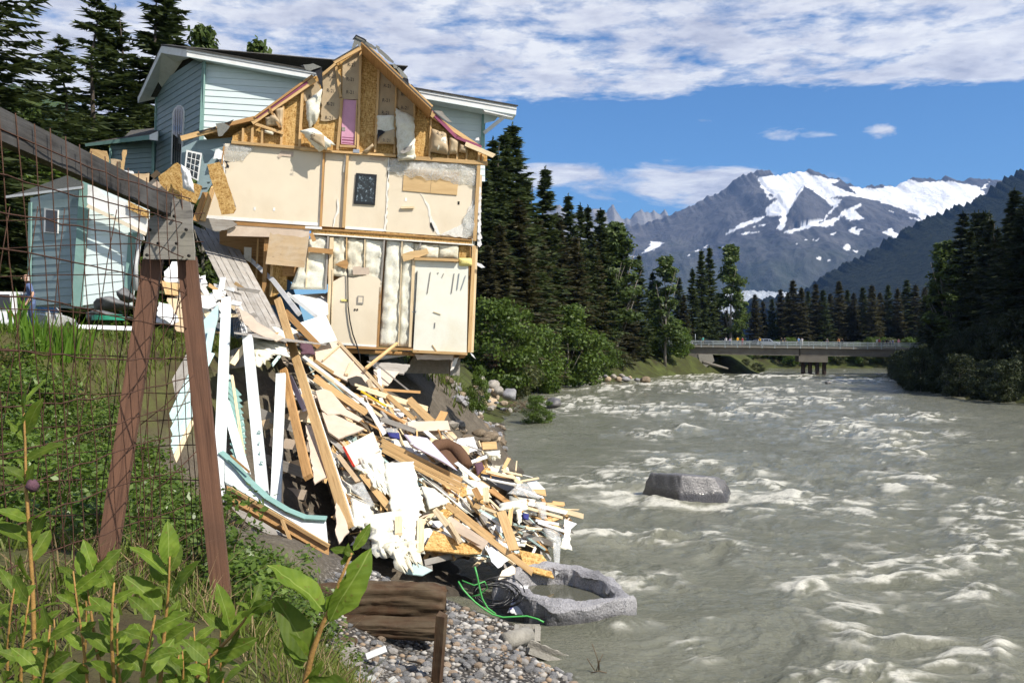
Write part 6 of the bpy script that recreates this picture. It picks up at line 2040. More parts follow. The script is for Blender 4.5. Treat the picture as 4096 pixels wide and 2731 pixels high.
for p, q, w, mt in (((1690, 490), (2085, 915), 26, M_pale), ((1480, 655), (1640, 760), 24, M_stud), ((1545, 655), (1700, 520), 12, M_pale), ((1960, 830), (1985, 900), 36, M_pale), ((1760, 780), (1810, 670), 30, M_pale)):
    (x0, y0), (x1, y1) = Z('z8', p, q)
    board('frame_slat', DP(x0, y0, .5), DP(x1, y1, .5), w * .0033, .06, VIEW, mt, box)
dpan('black_bin', 'black plastic bin lid among pale boards', 'z8', [(1770, 815), (1850, 790), (1895, 800), (1955, 885), (1850, 890), (1800, 870)], .10, M_black, .45, cat='lid', group=None)
dsoft('dark_cloth', 'bundle of dark red and navy cloth beside the longest beam', 'z8', [(1340, 490), (1450, 510), (1480, 600), (1350, 600)], M_maroon, .9, 'cloth', None, puff=.14, rough=.09, thick=.05, seed=51, freq=6)
dbar('yellow_stick', 'bright yellow stick in the debris slope', 'z8', (1892, 928), (2112, 1062), 16, .04, M_yellow, .45, None, None, cat='stick', group=None)
dbar('rake_pole', 'long brown pole propped against the house sill', 'z6', (1312, 1332), (1580, 1118), 24, .06, M_stud, .9, .2, VIEW, cat='pole', group=None)
dbar('red_brown_slat', 'red-brown slat jutting over the eroded bank', 'a1', (560, 402), (942, 428), 20, .04, M_studd, .35, None, VIEW)
dbar('dark_pole', 'thin dark pole slanting under the house', 'a1', (600, 210), (860, 420), 12, .05, M_greyw, .2, None, VIEW)
dpan('lattice_panel', 'wrecked grey lattice panel under the overhanging floor', 'z6', [(1320, 1270), (1690, 1300), (1640, 1380), (1420, 1350)], .04, M_greyw, -.6, rag=.03)
dpan('grey_sheet', 'grey sheet hanging in the dark below the floor', 'z6', [(1380, 1340), (1600, 1360), (1500, 1480), (1400, 1460)], .03, M_gypp, -.4, rag=.02)
# torn boards and plaster
dpan('gypsum_slab', 'large curved brown plaster slab', 'z8', [(1482, 925), (1555, 905), (1625, 930), (1760, 1090), (1905, 1175), (1870, 1200), (1705, 1130), (1590, 1135), (1535, 1090)], .03, M_gypp, .55)
dpan('gypsum_slab', 'cracked plywood slab below the curved plaster one', 'z8', [(1540, 1115), (1660, 1140), (1925, 1262), (1690, 1352), (1600, 1290)], .04, M_gypp, .5, rag=.01)
csq = dpan('cream_wallboard', 'cream square wallboard with red edge', 'c2', [(495, 340), (950, 100), (1060, 390), (660, 640)], .05, M_drywall, .8)
board('red_edge', DP(*Z('c2', (488, 345))[0], .86), DP(*Z('c2', (648, 640))[0], .86), .045, .05, VIEW, M_red, csq)
for i, (p, q, w) in enumerate((((1090, 235), (2340, 860), 66), ((1085, 310), (2330, 950), 80), ((1100, 395), (2325, 1040), 56))):
    dbar('laminated_beam', '%s layer of the thick triple beam across the slope' % ('upper', 'middle', 'lower')[i], 'c2', p, q, w, .10, M_stud, .55 - .03 * i, .45, VIEW, cat='beam', group='triple beam')
tub = sheet('bath_tub', [DP(*q, 1.05) for q in Z('c2', (1420, 140), (1800, 200), (2280, 720), (1560, 330))], M_lilac, None, puff=.16, rough=.012, thick=.06, nu=14, nv=10, nrm=VIEW, pillow=6, label='pale lilac plastic tub lying upside down on the beam', cat='tub')
panel('clip', [DP(x, y, 1.25) for x, y in Z('c2', (1560, 245), (1640, 235), (1640, 275), (1560, 300))], .05, VIEW, M_white, tub)
dsoft('blue_cloth', 'navy blue cloth bunched at the end of the lilac tub', 'c2', [(1170, 110), (1360, 120), (1370, 220), (1210, 210)], M_navy, .7, 'cloth', None, puff=.12, rough=.07, thick=.05, seed=52, freq=6)
dsoft('plastic_bag', 'clear plastic wad above the blue cloth', 'c2', [(1150, 40), (1330, 50), (1340, 125), (1150, 110)], M_film, .7, 'plastic', None, puff=.10, rough=.06, thick=.01, seed=53)
chair = thing('armchair', 'brown armchair half buried in the debris', 'chair', DP(1810, 1800, .3))
pts = [DP(*q, .7) for q in Z('c3', (-340, 20), (-200, -70), (-60, -80), (90, -10), (190, 110), (270, 230))]
tube('arm', pts, .17, M_cushion, chair, 10, rs=[.12, .16, .17, .17, .17, .13])
P4 = [DP(*q, .55) for q in Z('c3', (-280, 30), (0, -60), (240, 250), (60, 300))]
sheet('back_cushion', P4, M_cushion, chair, puff=.10, thick=.15, rough=.01, nrm=VIEW)
dsoft('maroon_cushion', 'maroon cushion behind the armchair', 'c3', [(370, 210), (500, 180), (540, 290), (430, 400)], M_maroon, .5, 'cushion', None, puff=.12, rough=.01, thick=.1, seed=54)
dpan('dark_cabinet', 'black cabinet side lying among splinters', 'c3', [(480, 360), (1010, 470), (1000, 590), (900, 640), (720, 560), (500, 440)], .3, M_black, .25, cat='cabinet', group=None)
wdo = dpan('white_slab', 'white door slab jutting over the river', 'c3', [(1200, 490), (1350, 470), (1490, 610), (1280, 606)], .03, M_white, .2)
wd_ = [(1275, 612), (1492, 612), (1512, 720), (1430, 700), (1300, 650)]
panel('door_edge', [DP(x, y, .2) for x, y in Z('c3', *wd_)], .03, VIEW, M_stud, wdo)
# wool
dsoft('wool_batt', 'largest white insulation batt, draped like a sheet', 'c2', [(1140, 590), (1560, 570), (1740, 1330), (1250, 1330)], M_wool, .95, puff=.12, rough=.09, thick=.06, rag=.12, seed=60, nu=16, nv=22, freq=4)
dsoft('wool_batt', 'ruffled insulation batt beside the red edge', 'c2', [(720, 520), (1070, 420), (1200, 1060), (1040, 1040)], M_wool, .9, puff=.14, rough=.14, thick=.06, rag=.12, seed=61, nu=16, nv=18, freq=5)
dsoft('wool_batt', 'insulation flap spilling left under the ruffled batt', 'c2', [(640, 650), (880, 560), (1040, 900), (880, 810)], M_wool, .85, puff=.12, rough=.10, thick=.05, rag=.1, seed=62, freq=5)
dsoft('wool_batt', 'square insulation pad right of the draped one', 'c2', [(1700, 950), (1900, 990), (2150, 1200), (1830, 1310)], M_wool, .7, puff=.12, rough=.05, thick=.05, rag=.05, seed=63)
dsoft('wool_batt', 'long white insulation strip under the triple beam', 'c2', [(1620, 700), (1800, 850), (2500, 1400), (2330, 1330)], M_wool, .55, puff=.10, rough=.06, thick=.04, rag=.08, seed=64, nv=8, nu=18)
dsoft('wool_batt', 'lower insulation mass fraying at the edge above the ground', 'a6', [(1420, 130), (1860, 60), (1880, 400), (1500, 440)], M_wool, 1.0, puff=.2, rough=.16, thick=.08, rag=.25, seed=65, nu=18, nv=20, freq=4)
dsoft('wool_batt', 'ragged grey hanging end of the insulation mass', 'a6', [(1590, 360), (1850, 340), (1840, 480), (1690, 545)], M_wool2, 1.15, puff=.12, rough=.14, thick=.06, rag=.4, seed=66, nu=18, nv=10, freq=6)
dsoft('wool_batt', 'clean white insulation slab right of the longest beam end', 'a6', [(1300, -20), (1440, 40), (1500, 240), (1330, 220)], M_wool, .95, puff=.12, rough=.06, thick=.06, rag=.1, seed=67)
dsoft('wool_batt', 'cream wool rolled under the grey deck planks', 'z8', [(925, 420), (1190, 500), (1240, 610), (940, 560)], M_wool, 3.4, puff=.22, rough=.12, thick=.1, rag=.1, seed=68, freq=4)
dsoft('wool_batt', 'wool lump hanging between the white posts', 'z8', [(920, 540), (1080, 570), (1060, 640), (960, 690)], M_wool2, 3.6, puff=.2, rough=.14, thick=.1, rag=.2, seed=69, freq=4)
dsoft('wool_batt', 'wool tuft on top of the doubled leaning post', 'c3', [(790, 830), (1180, 760), (1200, 900), (790, 960)], M_wool, .95, puff=.2, rough=.14, thick=.1, rag=.15, seed=70, freq=5)
dsoft('wool_batt', 'wool strands dangling beside the blue cloth', 'c3', [(1030, 880), (1120, 880), (1110, 1100), (1080, 1150)], M_wool, .95, puff=.05, rough=.04, thick=.03, rag=.1, seed=71)
dsoft('wool_batt', 'wool edge at the river side top of the slope', 'c3', [(560, 20), (760, 0), (760, 110), (600, 120)], M_wool, .4, puff=.2, rough=.14, thick=.1, rag=.2, seed=72, freq=5)
dsoft('plastic_drape', 'milky plastic film over the splinters at the river', 'c3', [(1080, 520), (1240, 520), (1420, 760), (900, 680)], M_film, .6, 'plastic', 'plastic film', puff=.12, rough=.08, thick=.006, seed=73, fold=.02, nu=16)
dsoft('plastic_drape', 'long film strip hanging towards the hollow rock', 'c3', [(1340, 800), (1500, 810), (1520, 1080), (1430, 1080)], M_film, .7, 'plastic', 'plastic film', puff=.05, rough=.04, thick=.004, seed=74, fold=.02)
dsoft('plastic_drape', 'sagging film pocket below the projecting boards', 'c3', [(1440, 1210), (1700, 1200), (1760, 1500), (1560, 1420)], M_film, .6, 'plastic', 'plastic film', puff=.12, rough=.06, thick=.004, seed=75, fold=.02)
dsoft('plastic_drape', 'film torn down to the rim of the hollow rock', 'a3', [(1150, 480), (1215, 490), (1200, 740), (1170, 760)], M_film, .6, 'plastic', 'plastic film', puff=.04, rough=.03, thick=.004, seed=76, fold=.02)
dsoft('plastic_drape', 'crumpled film under the insulation batts', 'c2', [(560, 960), (780, 880), (980, 1260), (900, 1290)], M_film, .8, 'plastic', 'plastic film', puff=.08, rough=.05, thick=.004, seed=77)
# sticks, studs and laths
STK = [('c2', (780, 760), (1240, 1340), 110, M_stud, .85, 'stud poking out below the ruffled batt'), ('c2', (410, 480), (720, 890), 70, M_ply, .75, 'plywood strip left of the red edge'), ('a6', (1695, 145), (1700, 292), 62, M_pale, 1.25, 'short stud hanging in front of the lower insulation'),
       ('a6', (1888, 165), (1884, 440), 60, M_pale, 1.15, 'stud end hanging right of the lower insulation'), ('a1', (1060, 1350), (1250, 1560), 40, M_pale, .8, 'lath slanting down to the strand board'), ('a3', (270, 270), (450, 500), 40, M_pale, .9, 'pale lath crossing the strand board'),
       ('a3', (360, 340), (640, 530), 76, M_gypp, .8, 'pinkish board beside the crossing lath'), ('a3', (350, 220), (700, 480), 48, M_stud, .9, 'stud under the white insulation strip'), ('a3', (430, 290), (1000, 735), 44, M_stud, .95, 'longest stud at the lower edge, ending on the rock'),
       ('c3', (800, 960), (1010, 1568), 150, M_stud, 1.2, 'doubled post leaning out at the front of the spill'), ('c3', (960, 900), (930, 1180), 70, M_stud, 1.1, 'broken post behind the doubled one'), ('c3', (470, 940), (800, 1120), 34, M_tealp, .8, 'teal-edged lath in the splinter bundle'),
       ('c3', (470, 880), (760, 990), 44, M_pale, .8, 'pale lath on top of the splinter bundle'), ('c3', (500, 980), (800, 1180), 30, M_white, .75, 'white lath in the splinter bundle'), ('c3', (1220, 830), (1820, 980), 60, M_white, .55, 'white board jutting towards the river'),
       ('c3', (1200, 900), (1760, 1060), 44, M_pale, .6, 'pale board under the jutting white one'), ('c3', (1500, 870), (2090, 1040), 80, M_pale, .4, 'thick timber end farthest out over the water'), ('c3', (1660, 920), (2010, 935), 16, M_pale, .4, 'thin stick above the farthest timber end'),
       ('c3', (1340, 1100), (1700, 1160), 36, M_white, .7, 'white strip below the jutting boards'), ('c3', (1380, 1130), (1800, 1270), 40, M_white, .75, 'long white strip ending in white paper'), ('c3', (1180, 1220), (1430, 1235), 34, M_pale, .8, 'pale stick over the dark hollow'),
       ('c3', (1010, 830), (1800, 850), 40, M_stud, .3, 'stud end showing behind the film'), ('c3', (1600, 830), (1770, 850), 70, M_stud, .2, 'block end beside the film'), ('c3', (840, 290), (925, 130), 60, M_stud, .3, 'stud standing up at the waterside edge'), ('c3', (1030, 330), (1045, 175), 20, M_pale, .25, 'thin lath standing up at the waterside edge'),
       ('c3', (330, 190), (600, 95), 50, M_white, .5, 'white plank above the maroon cushion'), ('c3', (560, 330), (1020, 440), 40, M_pale, .5, 'pale plank along the black cabinet'), ('c3', (830, 330), (1130, 395), 30, M_pale, .4, 'lath pointing to the white slab'), ('c3', (1050, 500), (1380, 440), 30, M_pale, .3, 'split lath over the white slab'),
       ('c3', (1140, 390), (1290, 425), 8, M_white, .35, 'thin rod over the white slab'), ('c3', (100, 200), (460, 480), 60, M_white, .7, 'white plank along the lilac tub'), ('c3', (380, 600), (480, 780), 90, M_studd, .8, 'orange block standing in the tangle'), ('c3', (560, 600), (570, 820), 90, M_pale, .85, 'pale block standing in the tangle'),
       ('c3', (380, 860), (470, 900), 70, M_stud, .9, 'square cut stud end'), ('c3', (0, 1160), (180, 1450), 60, M_pale, 1.0, 'lath leaning down to the strand board'), ('c3', (60, 1220), (550, 1490), 80, M_gypp, .95, 'broad pink board over the strand board'), ('c3', (150, 960), (650, 1380), 70, M_stud, .9, 'long stud over the white strip'),
       ('a1', (430, 380), (1000, 560), 40, M_pale, .4, 'pale batten high on the slope'), ('a1', (660, 430), (890, 640), 34, M_stud, .4, 'stud high on the slope pointing at the armchair'), ('a1', (850, 480), (1030, 660), 60, M_stud, .5, 'broad orange plank by the stones'), ('a1', (1085, 670), (1130, 585), 60, M_studd, .5, 'stubby brown post by the stones'),
       ('a1', (520, 520), (660, 750), 34, M_white, .75, 'bent white gutter strip'), ('a1', (115, 320), (520, 590), 52, M_stud, .6, 'heavy stud above the curved slab'), ('a1', (30, 150), (560, 560), 26, M_white, .75, 'white rail running down from the house'), ('a1', (60, 200), (640, 620), 20, M_pale, .7, 'pale rail next to the white one'),
       ('a1', (840, 700), (1170, 690), 80, M_gypp, .35, 'flat board near the wash of stones'), ('a1', (1020, 810), (1330, 890), 60, M_pale, .35, 'plank ending at the armchair'), ('a1', (1430, 850), (1540, 845), 60, M_stud, .2, 'short block sticking out over the water'), ('a1', (640, 640), (900, 730), 40, M_greyw, .45, 'grey board above the blue cloth')]
for k, p, q, w, mt, lf, lab in STK:
    dbar('board', lab, k, p, q, w, .05, mt, lf, lf + rr.uniform(-.1, .1), VIEW + DN * .3, rag=.03, warp=.06)
dpan('strand_board', 'strand board sheet at the foot of the slope', 'a3', [(250, 415), (500, 510), (645, 515), (610, 590), (510, 592), (180, 560)], .03, M_osb, .6, rag=.012)
dpan('strand_board', 'strand board sheet resting on the hollow rock', 'a3', [(905, 565), (1075, 600), (1105, 640), (1165, 775), (1040, 740), (935, 705)], .03, M_osb, .5, rag=.012)
dpan('cut_panel', 'tan panel corner above the green hose', 'a3', [(740, 790), (770, 720), (870, 665), (870, 740)], .02, M_drywall, .7)
dpan('white_paper', 'white sheet hanging at the end of the long strip', 'c3', [(1790, 1080), (1990, 1150), (1890, 1240), (1800, 1290)], .006, M_cloth, .75, cat='paper', group='hanging white sheets')
dpan('white_paper', 'narrow white sheet falling towards the water', 'c3', [(1800, 1290), (1895, 1245), (1860, 1420), (1800, 1530), (1755, 1500)], .006, M_cloth, .7, cat='paper', group='hanging white sheets')
dpan('white_paper', 'torn white panel over the dark hollow', 'a3', [(650, 555), (690, 540), (820, 640), (740, 700), (690, 650)], .01, M_cloth, .85, rag=.02, cat='paper', group='hanging white sheets')
rag_ = dsoft('striped_rag', 'white rag with blue stripes hanging beside the hollow rock', 'a3', [(890, 830), (965, 830), (945, 1050), (820, 1030)], M_cloth, .3, 'rag', None, puff=.06, rough=.06, thick=.02, rag=.06, seed=80, fold=.03)
for x, y in ((850, 960), (835, 1010), (955, 905), (905, 940)):
    board('stripe', DP(*Z('a3', (x, y))[0], .42), DP(*Z('a3', (x + 16, y - 26))[0], .42), .035, .01, VIEW, M_navy, rag_)
dsoft('blue_bag', 'blue bag stuck under the jutting boards', 'c3', [(1130, 980), (1240, 1000), (1230, 1100), (1130, 1080)], M_navy, .75, 'bag', None, puff=.1, rough=.05, thick=.05, seed=81, freq=6)
for i, (p, q) in enumerate((((930, 450), (1160, 520)), ((180, 660), (470, 590)), ((60, 730), (240, 700)))):
    dbar('dark_strip', '%s dark board in the hollow under the strand board' % ORD[i], 'a3', p, q, 44, .05, M_greyw, .2, None, VIEW, group='boards in the hollow')
dpan('mint_scrap', 'mint green panel end under the strand board', 'a3', [(40, 740), (110, 655), (245, 715), (170, 755)], .02, M_tealp, .45)

# ---- the collapsed porch in front
def pbar(name, label, k, p, q, w, t, mat, lift=0.0, lift2=None, **kw):
    return dbar(name, label, k, p, q, w, t, mat, lift, lift2, Vector((0.15, -1, 0)), pinv, group=kw.pop('group', 'porch timbers'), **kw)


def ppan(name, label, k, pts, t, mat, lift=0.0, **kw):
    return dpan(name, label, k, pts, t, mat, lift, fn=pinv, group=kw.pop('group', 'porch panels'), **kw)


W1 = pbar('porch_post', 'tallest white porch post, its top sawn brown', 's', (906, 1196), (872, 2010), 38, .13, M_whitew, .2, cat='post')
W2 = pbar('porch_post', 'white porch post with teal house number', 's', (990, 1350), (1052, 1975), 40, .13, M_whitew, .1, cat='post')
W3 = pbar('porch_post', 'shaded grey-white post deep in the wreck', 's', (1124, 1500), (1093, 2275), 40, .13, M_whitew, -1.8, cat='post')
pbar('porch_post', 'white post slanting out from the tallest one', 's', (902, 1610), (985, 1900), 32, .10, M_whitew, .05, cat='post')
board('post_cap', DP(*Z('z8', (645, 98))[0], .2, pinv), DP(*Z('z8', (718, 98))[0], .2, pinv), .06, .12, VIEW, M_studd, W1)
pbar('porch_stub', 'white leg below the curved beam', 's', (1022, 2110), (1052, 2290), 30, .1, M_whitew, .1, cat='post')
pbar('porch_stub', 'wider white leg foot below the curved beam', 's', (1085, 2110), (1090, 2285), 38, .1, M_whitew, 0, cat='post')
for i, ch in enumerate('9LLF'):
    g_ = text_mesh('house_number', ch, .15, M_teal)
    q = Z('c1', ((785, 390), (800, 590), (815, 760), (828, 940))[i])[0]
    mw = Matrix.Translation(DP(q[0], q[1], .19, pinv)) @ frame(Vector((1, 0, 0)), Vector((0, -1, 0))) @ Matrix.Rotation(-.1, 4, 'Z') @ Matrix.Diagonal((1.0, 1.35, 6, 1))
    obj('house_number', g_, W2, mw)
arch = [(640, 250), (720, 330), (850, 480), (1000, 620), (1180, 730), (1330, 790), (1500, 800), (1520, 1010), (1180, 800), (720, 530), (640, 480)]
ar_ = ppan('curved_beam', 'white curved porch beam edged in teal', 'a2', arch, .10, M_whitew, .25, cat='beam')
top = [(610, 235), (720, 325), (850, 478), (1000, 618), (1180, 728), (1330, 788), (1500, 798)]
for (p, q) in zip(top[:-1], top[1:]):
    (x0, y0), (x1, y1) = Z('a2', p, q)
    a, b = DP(x0, y0, .32, pinv), DP(x1, y1, .32, pinv)
    d = (b - a).normalized() * .02
    board('teal_edge', a - d, b + d, .12, .035, Vector((0.1, -.5, 1)), M_teal, ar_)
ppan('brown_beam', 'orange-brown beam under the curved white one', 'a2', [(655, 515), (720, 540), (1190, 815), (1530, 1020), (1530, 1120), (1150, 900), (680, 640)], .12, M_studd, .4, cat='beam', xa=Vector((.8, 0, -.5)))
pbar('beam_strip', 'pale strip along the orange-brown beam', 'a2', (690, 540), (1530, 1030), 26, .06, M_stud, .5)
ppan('shingle_edge', 'edge of shingled roof under the orange-brown beam', 'a2', [(690, 690), (800, 735), (1150, 935), (1525, 1110), (1490, 1160), (1100, 990), (800, 810)], .08, M_greyw, .35, rag=.01)
pbar('hanging_lath', 'lath hanging from the orange-brown beam', 'a2', (1130, 810), (1235, 1065), 26, .04, M_stud, .55)
pbar('hanging_lath', 'dark stick across the curved beam', 'a2', (690, 260), (850, 400), 16, .03, M_studd, .5)
# shutter
sh_ = ppan('louvre_shutter', 'teal louvred shutter tipped behind the white posts', 'z8', [(700, 770), (735, 790), (850, 1240), (845, 1560), (700, 1080)], .05, M_tealp, -.1, cat='shutter')
for i in range(13):
    y = 850 + i * 54
    (x0, y0), (x1, y1) = Z('z8', (696 + i * 4, y), (800 + min(i, 7) * 6, y + 120))
    board('louvre', DP(x0, y0, .02, pinv), DP(x1, y1, .02, pinv), .11, .02, Vector((.5, -1, .6)), M_teal, sh_)
board('stile', DP(*Z('z8', (735, 790))[0], .03, pinv), DP(*Z('z8', (850, 1560))[0], .03, pinv), .05, .05, VIEW, M_pale, sh_)
# teal boards at the fence
ppan('porch_siding', 'large fallen wall piece with pale teal boards, back side', 'a4', [(1420, 700), (1680, 240), (1730, 430), (1700, 700), (1480, 830), (1380, 850)], .04, M_greyw, .1)
for i, (p, q, w) in enumerate((((1730, 420), (1478, 950), 60), ((1745, 560), (1510, 1010), 46), ((1740, 650), (1520, 1080), 40), ((1730, 740), (1480, 1240), 62), ((1900, 30), (1850, 300), 60), ((1895, 250), (1780, 480), 60))):
    pbar('teal_board', 'fallen pale teal siding board, %s of the group by the brown post' % ORD[i], 'a4', p, q, w, .03, M_tealp, .2 + .02 * i, group='fallen teal boards')
pbar('teal_board', 'tan underside edge below the fallen teal boards', 'a4', (1720, 860), (1530, 1290), 46, .05, M_pale, .2, group='fallen teal boards')
pbar('slant_board', 'cream edged board slanting behind the tallest post', 'z8', (905, 440), (735, 690), 50, .04, M_pale, -.1)
ppan('teal_sheet', 'teal sheet propped left of the tallest post', 'z8', [(480, 290), (610, 150), (620, 240), (560, 440), (490, 510)], .03, M_tealp, .1)
ppan('dark_lining', 'dark board lining inside the porch hollow', 'z8', [(720, 560), (850, 520), (850, 700), (720, 720)], .03, M_greyw, -.4)
cage = thing('wire_basket', 'black wire basket between the porch posts', 'basket', DP(*Z('z8', (800, 330))[0], -.1, pinv))
for i in range(8):
    (x0, y0), (x1, y1) = Z('z8', (735 + i * 4, 215 + i * 32), (790 + i * 12, 190 + i * 32))
    tube('wire', [DP(x0, y0, 0, pinv), DP(x1, y1, 0, pinv)], .008, M_black, cage, 4)
for i in range(7):
    (x0, y0), (x1, y1) = Z('z8', (735 + i * 10, 210 - i * 2), (760 + i * 18, 450 - i * 3))
    tube('wire', [DP(x0, y0, 0, pinv), DP(x1, y1, 0, pinv)], .008, M_black, cage, 4)
# heaped scraps at the head of the porch
SCR = [('z8', [(80, 130), (180, 150), (260, 300), (190, 330), (60, 240)], M_white, 'white scrap left of the tall brown post'), ('z8', [(150, 150), (300, 200), (300, 400), (240, 390), (150, 220)], M_ply, 'splintered plywood left of the tall brown post'),
       ('z8', [(460, 80), (560, 70), (600, 150), (520, 190), (470, 180)], M_cloth, 'white rag over the porch head'), ('z8', [(560, 20), (640, 20), (660, 100), (600, 110)], M_gyp, 'plaster scrap on the porch head'), ('z8', [(740, 110), (820, 130), (810, 160), (730, 150)], M_white, 'small white scrap beside the tallest post'),
       ('z8', [(760, 160), (870, 220), (1000, 330), (1200, 450), (1130, 480), (900, 380), (790, 260)], M_gypp, 'pinkish torn sheet under the deck planks'), ('z8', [(480, 200), (560, 230), (520, 300)], M_pale, 'pale chip on the teal sheet'), ('z7', [(1430, 1160), (1620, 1200), (1600, 1300), (1480, 1290)], M_stud, 'yellow board heap behind the brown posts'),
       ('z7', [(1470, 1090), (1540, 1000), (1590, 1000), (1600, 1180), (1480, 1180)], M_white, 'white door scrap behind the brown posts'), ('z7', [(1400, 1440), (1560, 1490), (1540, 1568), (1390, 1540)], M_cloth, 'white sheet low behind the brown posts'), ('z7', [(1500, 1320), (1640, 1330), (1600, 1480), (1520, 1440)], M_pale, 'shattered pale boards between the brown posts'),
       ('z7', [(1800, 1130), (1840, 1120), (1860, 1190), (1800, 1200)], M_white, 'white chip right of the brown post'), ('z7', [(1800, 1300), (1900, 1330), (1850, 1420), (1800, 1400)], M_gyp, 'plaster chip right of the brown post')]
for i, (k, pts, mt, lab) in enumerate(SCR):
    ppan('scrap', lab, k, pts, .03, mt, -.6 - .05 * i, rag=.03, cat='scrap', group='scraps on the porch head')
for i in range(34):
    x, y = rr.uniform(690, 1010), rr.uniform(1120, 1330)
    if x < 700 and y > 1250:
        continue
    L, an = rr.uniform(30, 110), rr.gauss(.7, .5)
    dx, dy = math.cos(an) * L / 2, math.sin(an) * L / 2
    lf = -1.2 - rr.random() * 1.2
    board('loose_board', DP(x - dx, y - dy, lf, pinv), DP(x + dx, y + dy, lf + rr.uniform(-.4, .4), pinv), rr.choice((.05, .09, .14)), .03, VIEW, rr.choice((M_pale, M_stud, M_white, M_white, M_greyw)), None, rag=.05, label='splintered board heaped at the head of the porch', cat='board', group='boards heaped at the porch head')
# ------------------------------------------------------------------ low wing of the house, man, car, yard
GN = Vector((.12, -1, 0)).normalized()
GC = at(330, 900, 27.0)
GLN = Vector((-.45, -.89, 0)).normalized()


def GP(x, y, d=0.0):
    return ray_plane(x, y, GN, GC, d)


def GL(x, y, d=0.0):
    return ray_plane(x, y, GLN, GC, d)


def zz7(f, d, *pts):
    return [f(x, y, d) for x, y in Z('z7', *pts)]


wing = bpy.data.objects.new('low_wing', None)
link(wing, house, Matrix.Translation(GC))
for i in range(11):
    t0, t1 = i / 11, (i + 1) / 11
    def L_(t):
        return (765 - 75 * t, 400 + 1000 * t), (1340 - 190 * t if t > .3 else 1340, 400 + 930 * t)
    (a, b), (c, d) = L_(t0), L_(t1)
    panel('siding_board', zz7(GP, 0, a, b) + zz7(GP, .02, d, c), .02, GN, M_siding, wing, xa=Vector((1, .1, 0)))
panel('back_board', zz7(GP, -.1, (760, 300), (1330, 330), (1180, 1400), (690, 1420)), .1, GN, M_siding, wing)
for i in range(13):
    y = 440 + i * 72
    panel('siding_board', zz7(GL, 0, (276, y + 20), (720 - i * 4, y - 8)) + zz7(GL, .02, (716 - i * 4, y + 66), (274, y + 92)), .02, GLN, M_siding_shade, wing, xa=Vector((.9, -.4, 0)))
panel('back_board', zz7(GL, -.1, (272, 430), (720, 330), (665, 1420), (262, 1400)), .1, GLN, M_siding_shade, wing)
for f, nn, p, q, w in ((GP, GN, (766, 285), (690, 1400), .30), (GP, GN, (1195, 740), (1150, 1330), .26), (GL, GLN, (726, 300), (668, 1400), .12), (GL, GLN, (272, 470), (262, 1400), .12)):
    board('corner_trim', zz7(f, .06, p)[0], zz7(f, .06, q)[0], w, .05, nn, M_teal, wing)
panel('fallen_siding', zz7(GP, .5, (785, 310), (860, 330), (930, 400), (1140, 470), (1335, 610), (1310, 752), (1060, 600), (782, 480)), .05, GN, M_white, wing, .01)
panel('torn_sheathing', zz7(GP, .6, (1145, 455), (1335, 545), (1330, 618), (1150, 530)), .03, GN, M_osb, wing, .01)
board('fallen_ledge', zz7(GP, .55, (785, 500))[0], zz7(GP, .55, (1310, 755))[0], .10, .08, GN, M_drywall, wing)
panel('low_roof', zz7(GL, .5, (50, 415), (240, 358), (600, 228), (742, 290), (738, 332)), .08, Vector((-.3, -.5, .8)), M_shingrey, wing)
board('low_fascia', zz7(GL, .6, (52, 422))[0], zz7(GL, .6, (735, 336))[0], .07, .05, GLN, M_white, wing)
lw = panel('low_window', zz7(GL, .05, (395, 520), (518, 538), (516, 748), (392, 738)), .04, GLN, M_white, wing)
panel('pane', zz7(GL, .055, (412, 535), (512, 545), (510, 742), (408, 730)), .01, GLN, M_glass, lw)
tube('downspout', zz7(GP, .25, (1240, 790), (1236, 900), (1215, 1000), (1222, 1260)), .07, M_pipe, wing, 7)
board('bracket', zz7(GP, .3, (1230, 800))[0], zz7(GP, .3, (1290, 790))[0], .12, .1, GN, M_white, wing)
# ripped sheathing and framing above the wing
for k, pts, mt, dd in (('z7', [(1418, 238), (1588, 112), (1640, 180), (1650, 270), (1812, 325), (1752, 480), (1560, 430), (1430, 300)], M_osb, 26.3), ('z7', [(1320, 300), (1380, 250), (1470, 330), (1548, 432), (1540, 520), (1330, 420)], M_gypp, 26.6),
                       ('z7', [(1105, 212), (1335, 208), (1330, 315), (1200, 300)], M_ply, 27), ('z7', [(810, -10), (955, 10), (975, 90), (965, 140), (800, 40)], M_stud, 28), ('z7', [(990, 80), (1080, 90), (1085, 190), (990, 160)], M_ply, 27.6), ('z7', [(1100, 0), (1135, 0), (1110, 200), (1080, 190)], M_stud, 27.4),
                       ('z7', [(1110, 180), (1190, 190), (1200, 215), (1100, 205)], M_cloth, 26.9), ('z7', [(1345, 230), (1400, 180), (1450, 215), (1380, 260)], M_brush, 26.5), ('z7', [(1620, 470), (1740, 490), (1700, 640), (1590, 560)], M_greyw, 26.2)):
    P = [at(x, y, dd) for x, y in Z(k, *pts)]
    panel('ripped_sheathing', P, .03, Vector((.1, -1, .1)), mt, wing, .02)
P = [at(x, y, 26.0) for x, y in Z('z7', (1625, 130), (1700, 190), (1735, 360), (1650, 330))]
sheet('white_rag', P, M_cloth, None, puff=.12, rough=.10, thick=.02, rag=.1, seed=90, fold=.04, label='white rag hooked on the ripped boards beside the sprung window', cat='rag')
P = [HP(x, y, .9) for x, y in Z('z4', (360, 332), (430, 320), (500, 300), (520, 340), (560, 440), (620, 620), (685, 830), (655, 880), (520, 892), (440, 620), (395, 480))]
panel('leaning_strand_board', P, .03, FN, M_osb, None, .01, label='strand board plank leaning against the torn upper wall', cat='board')

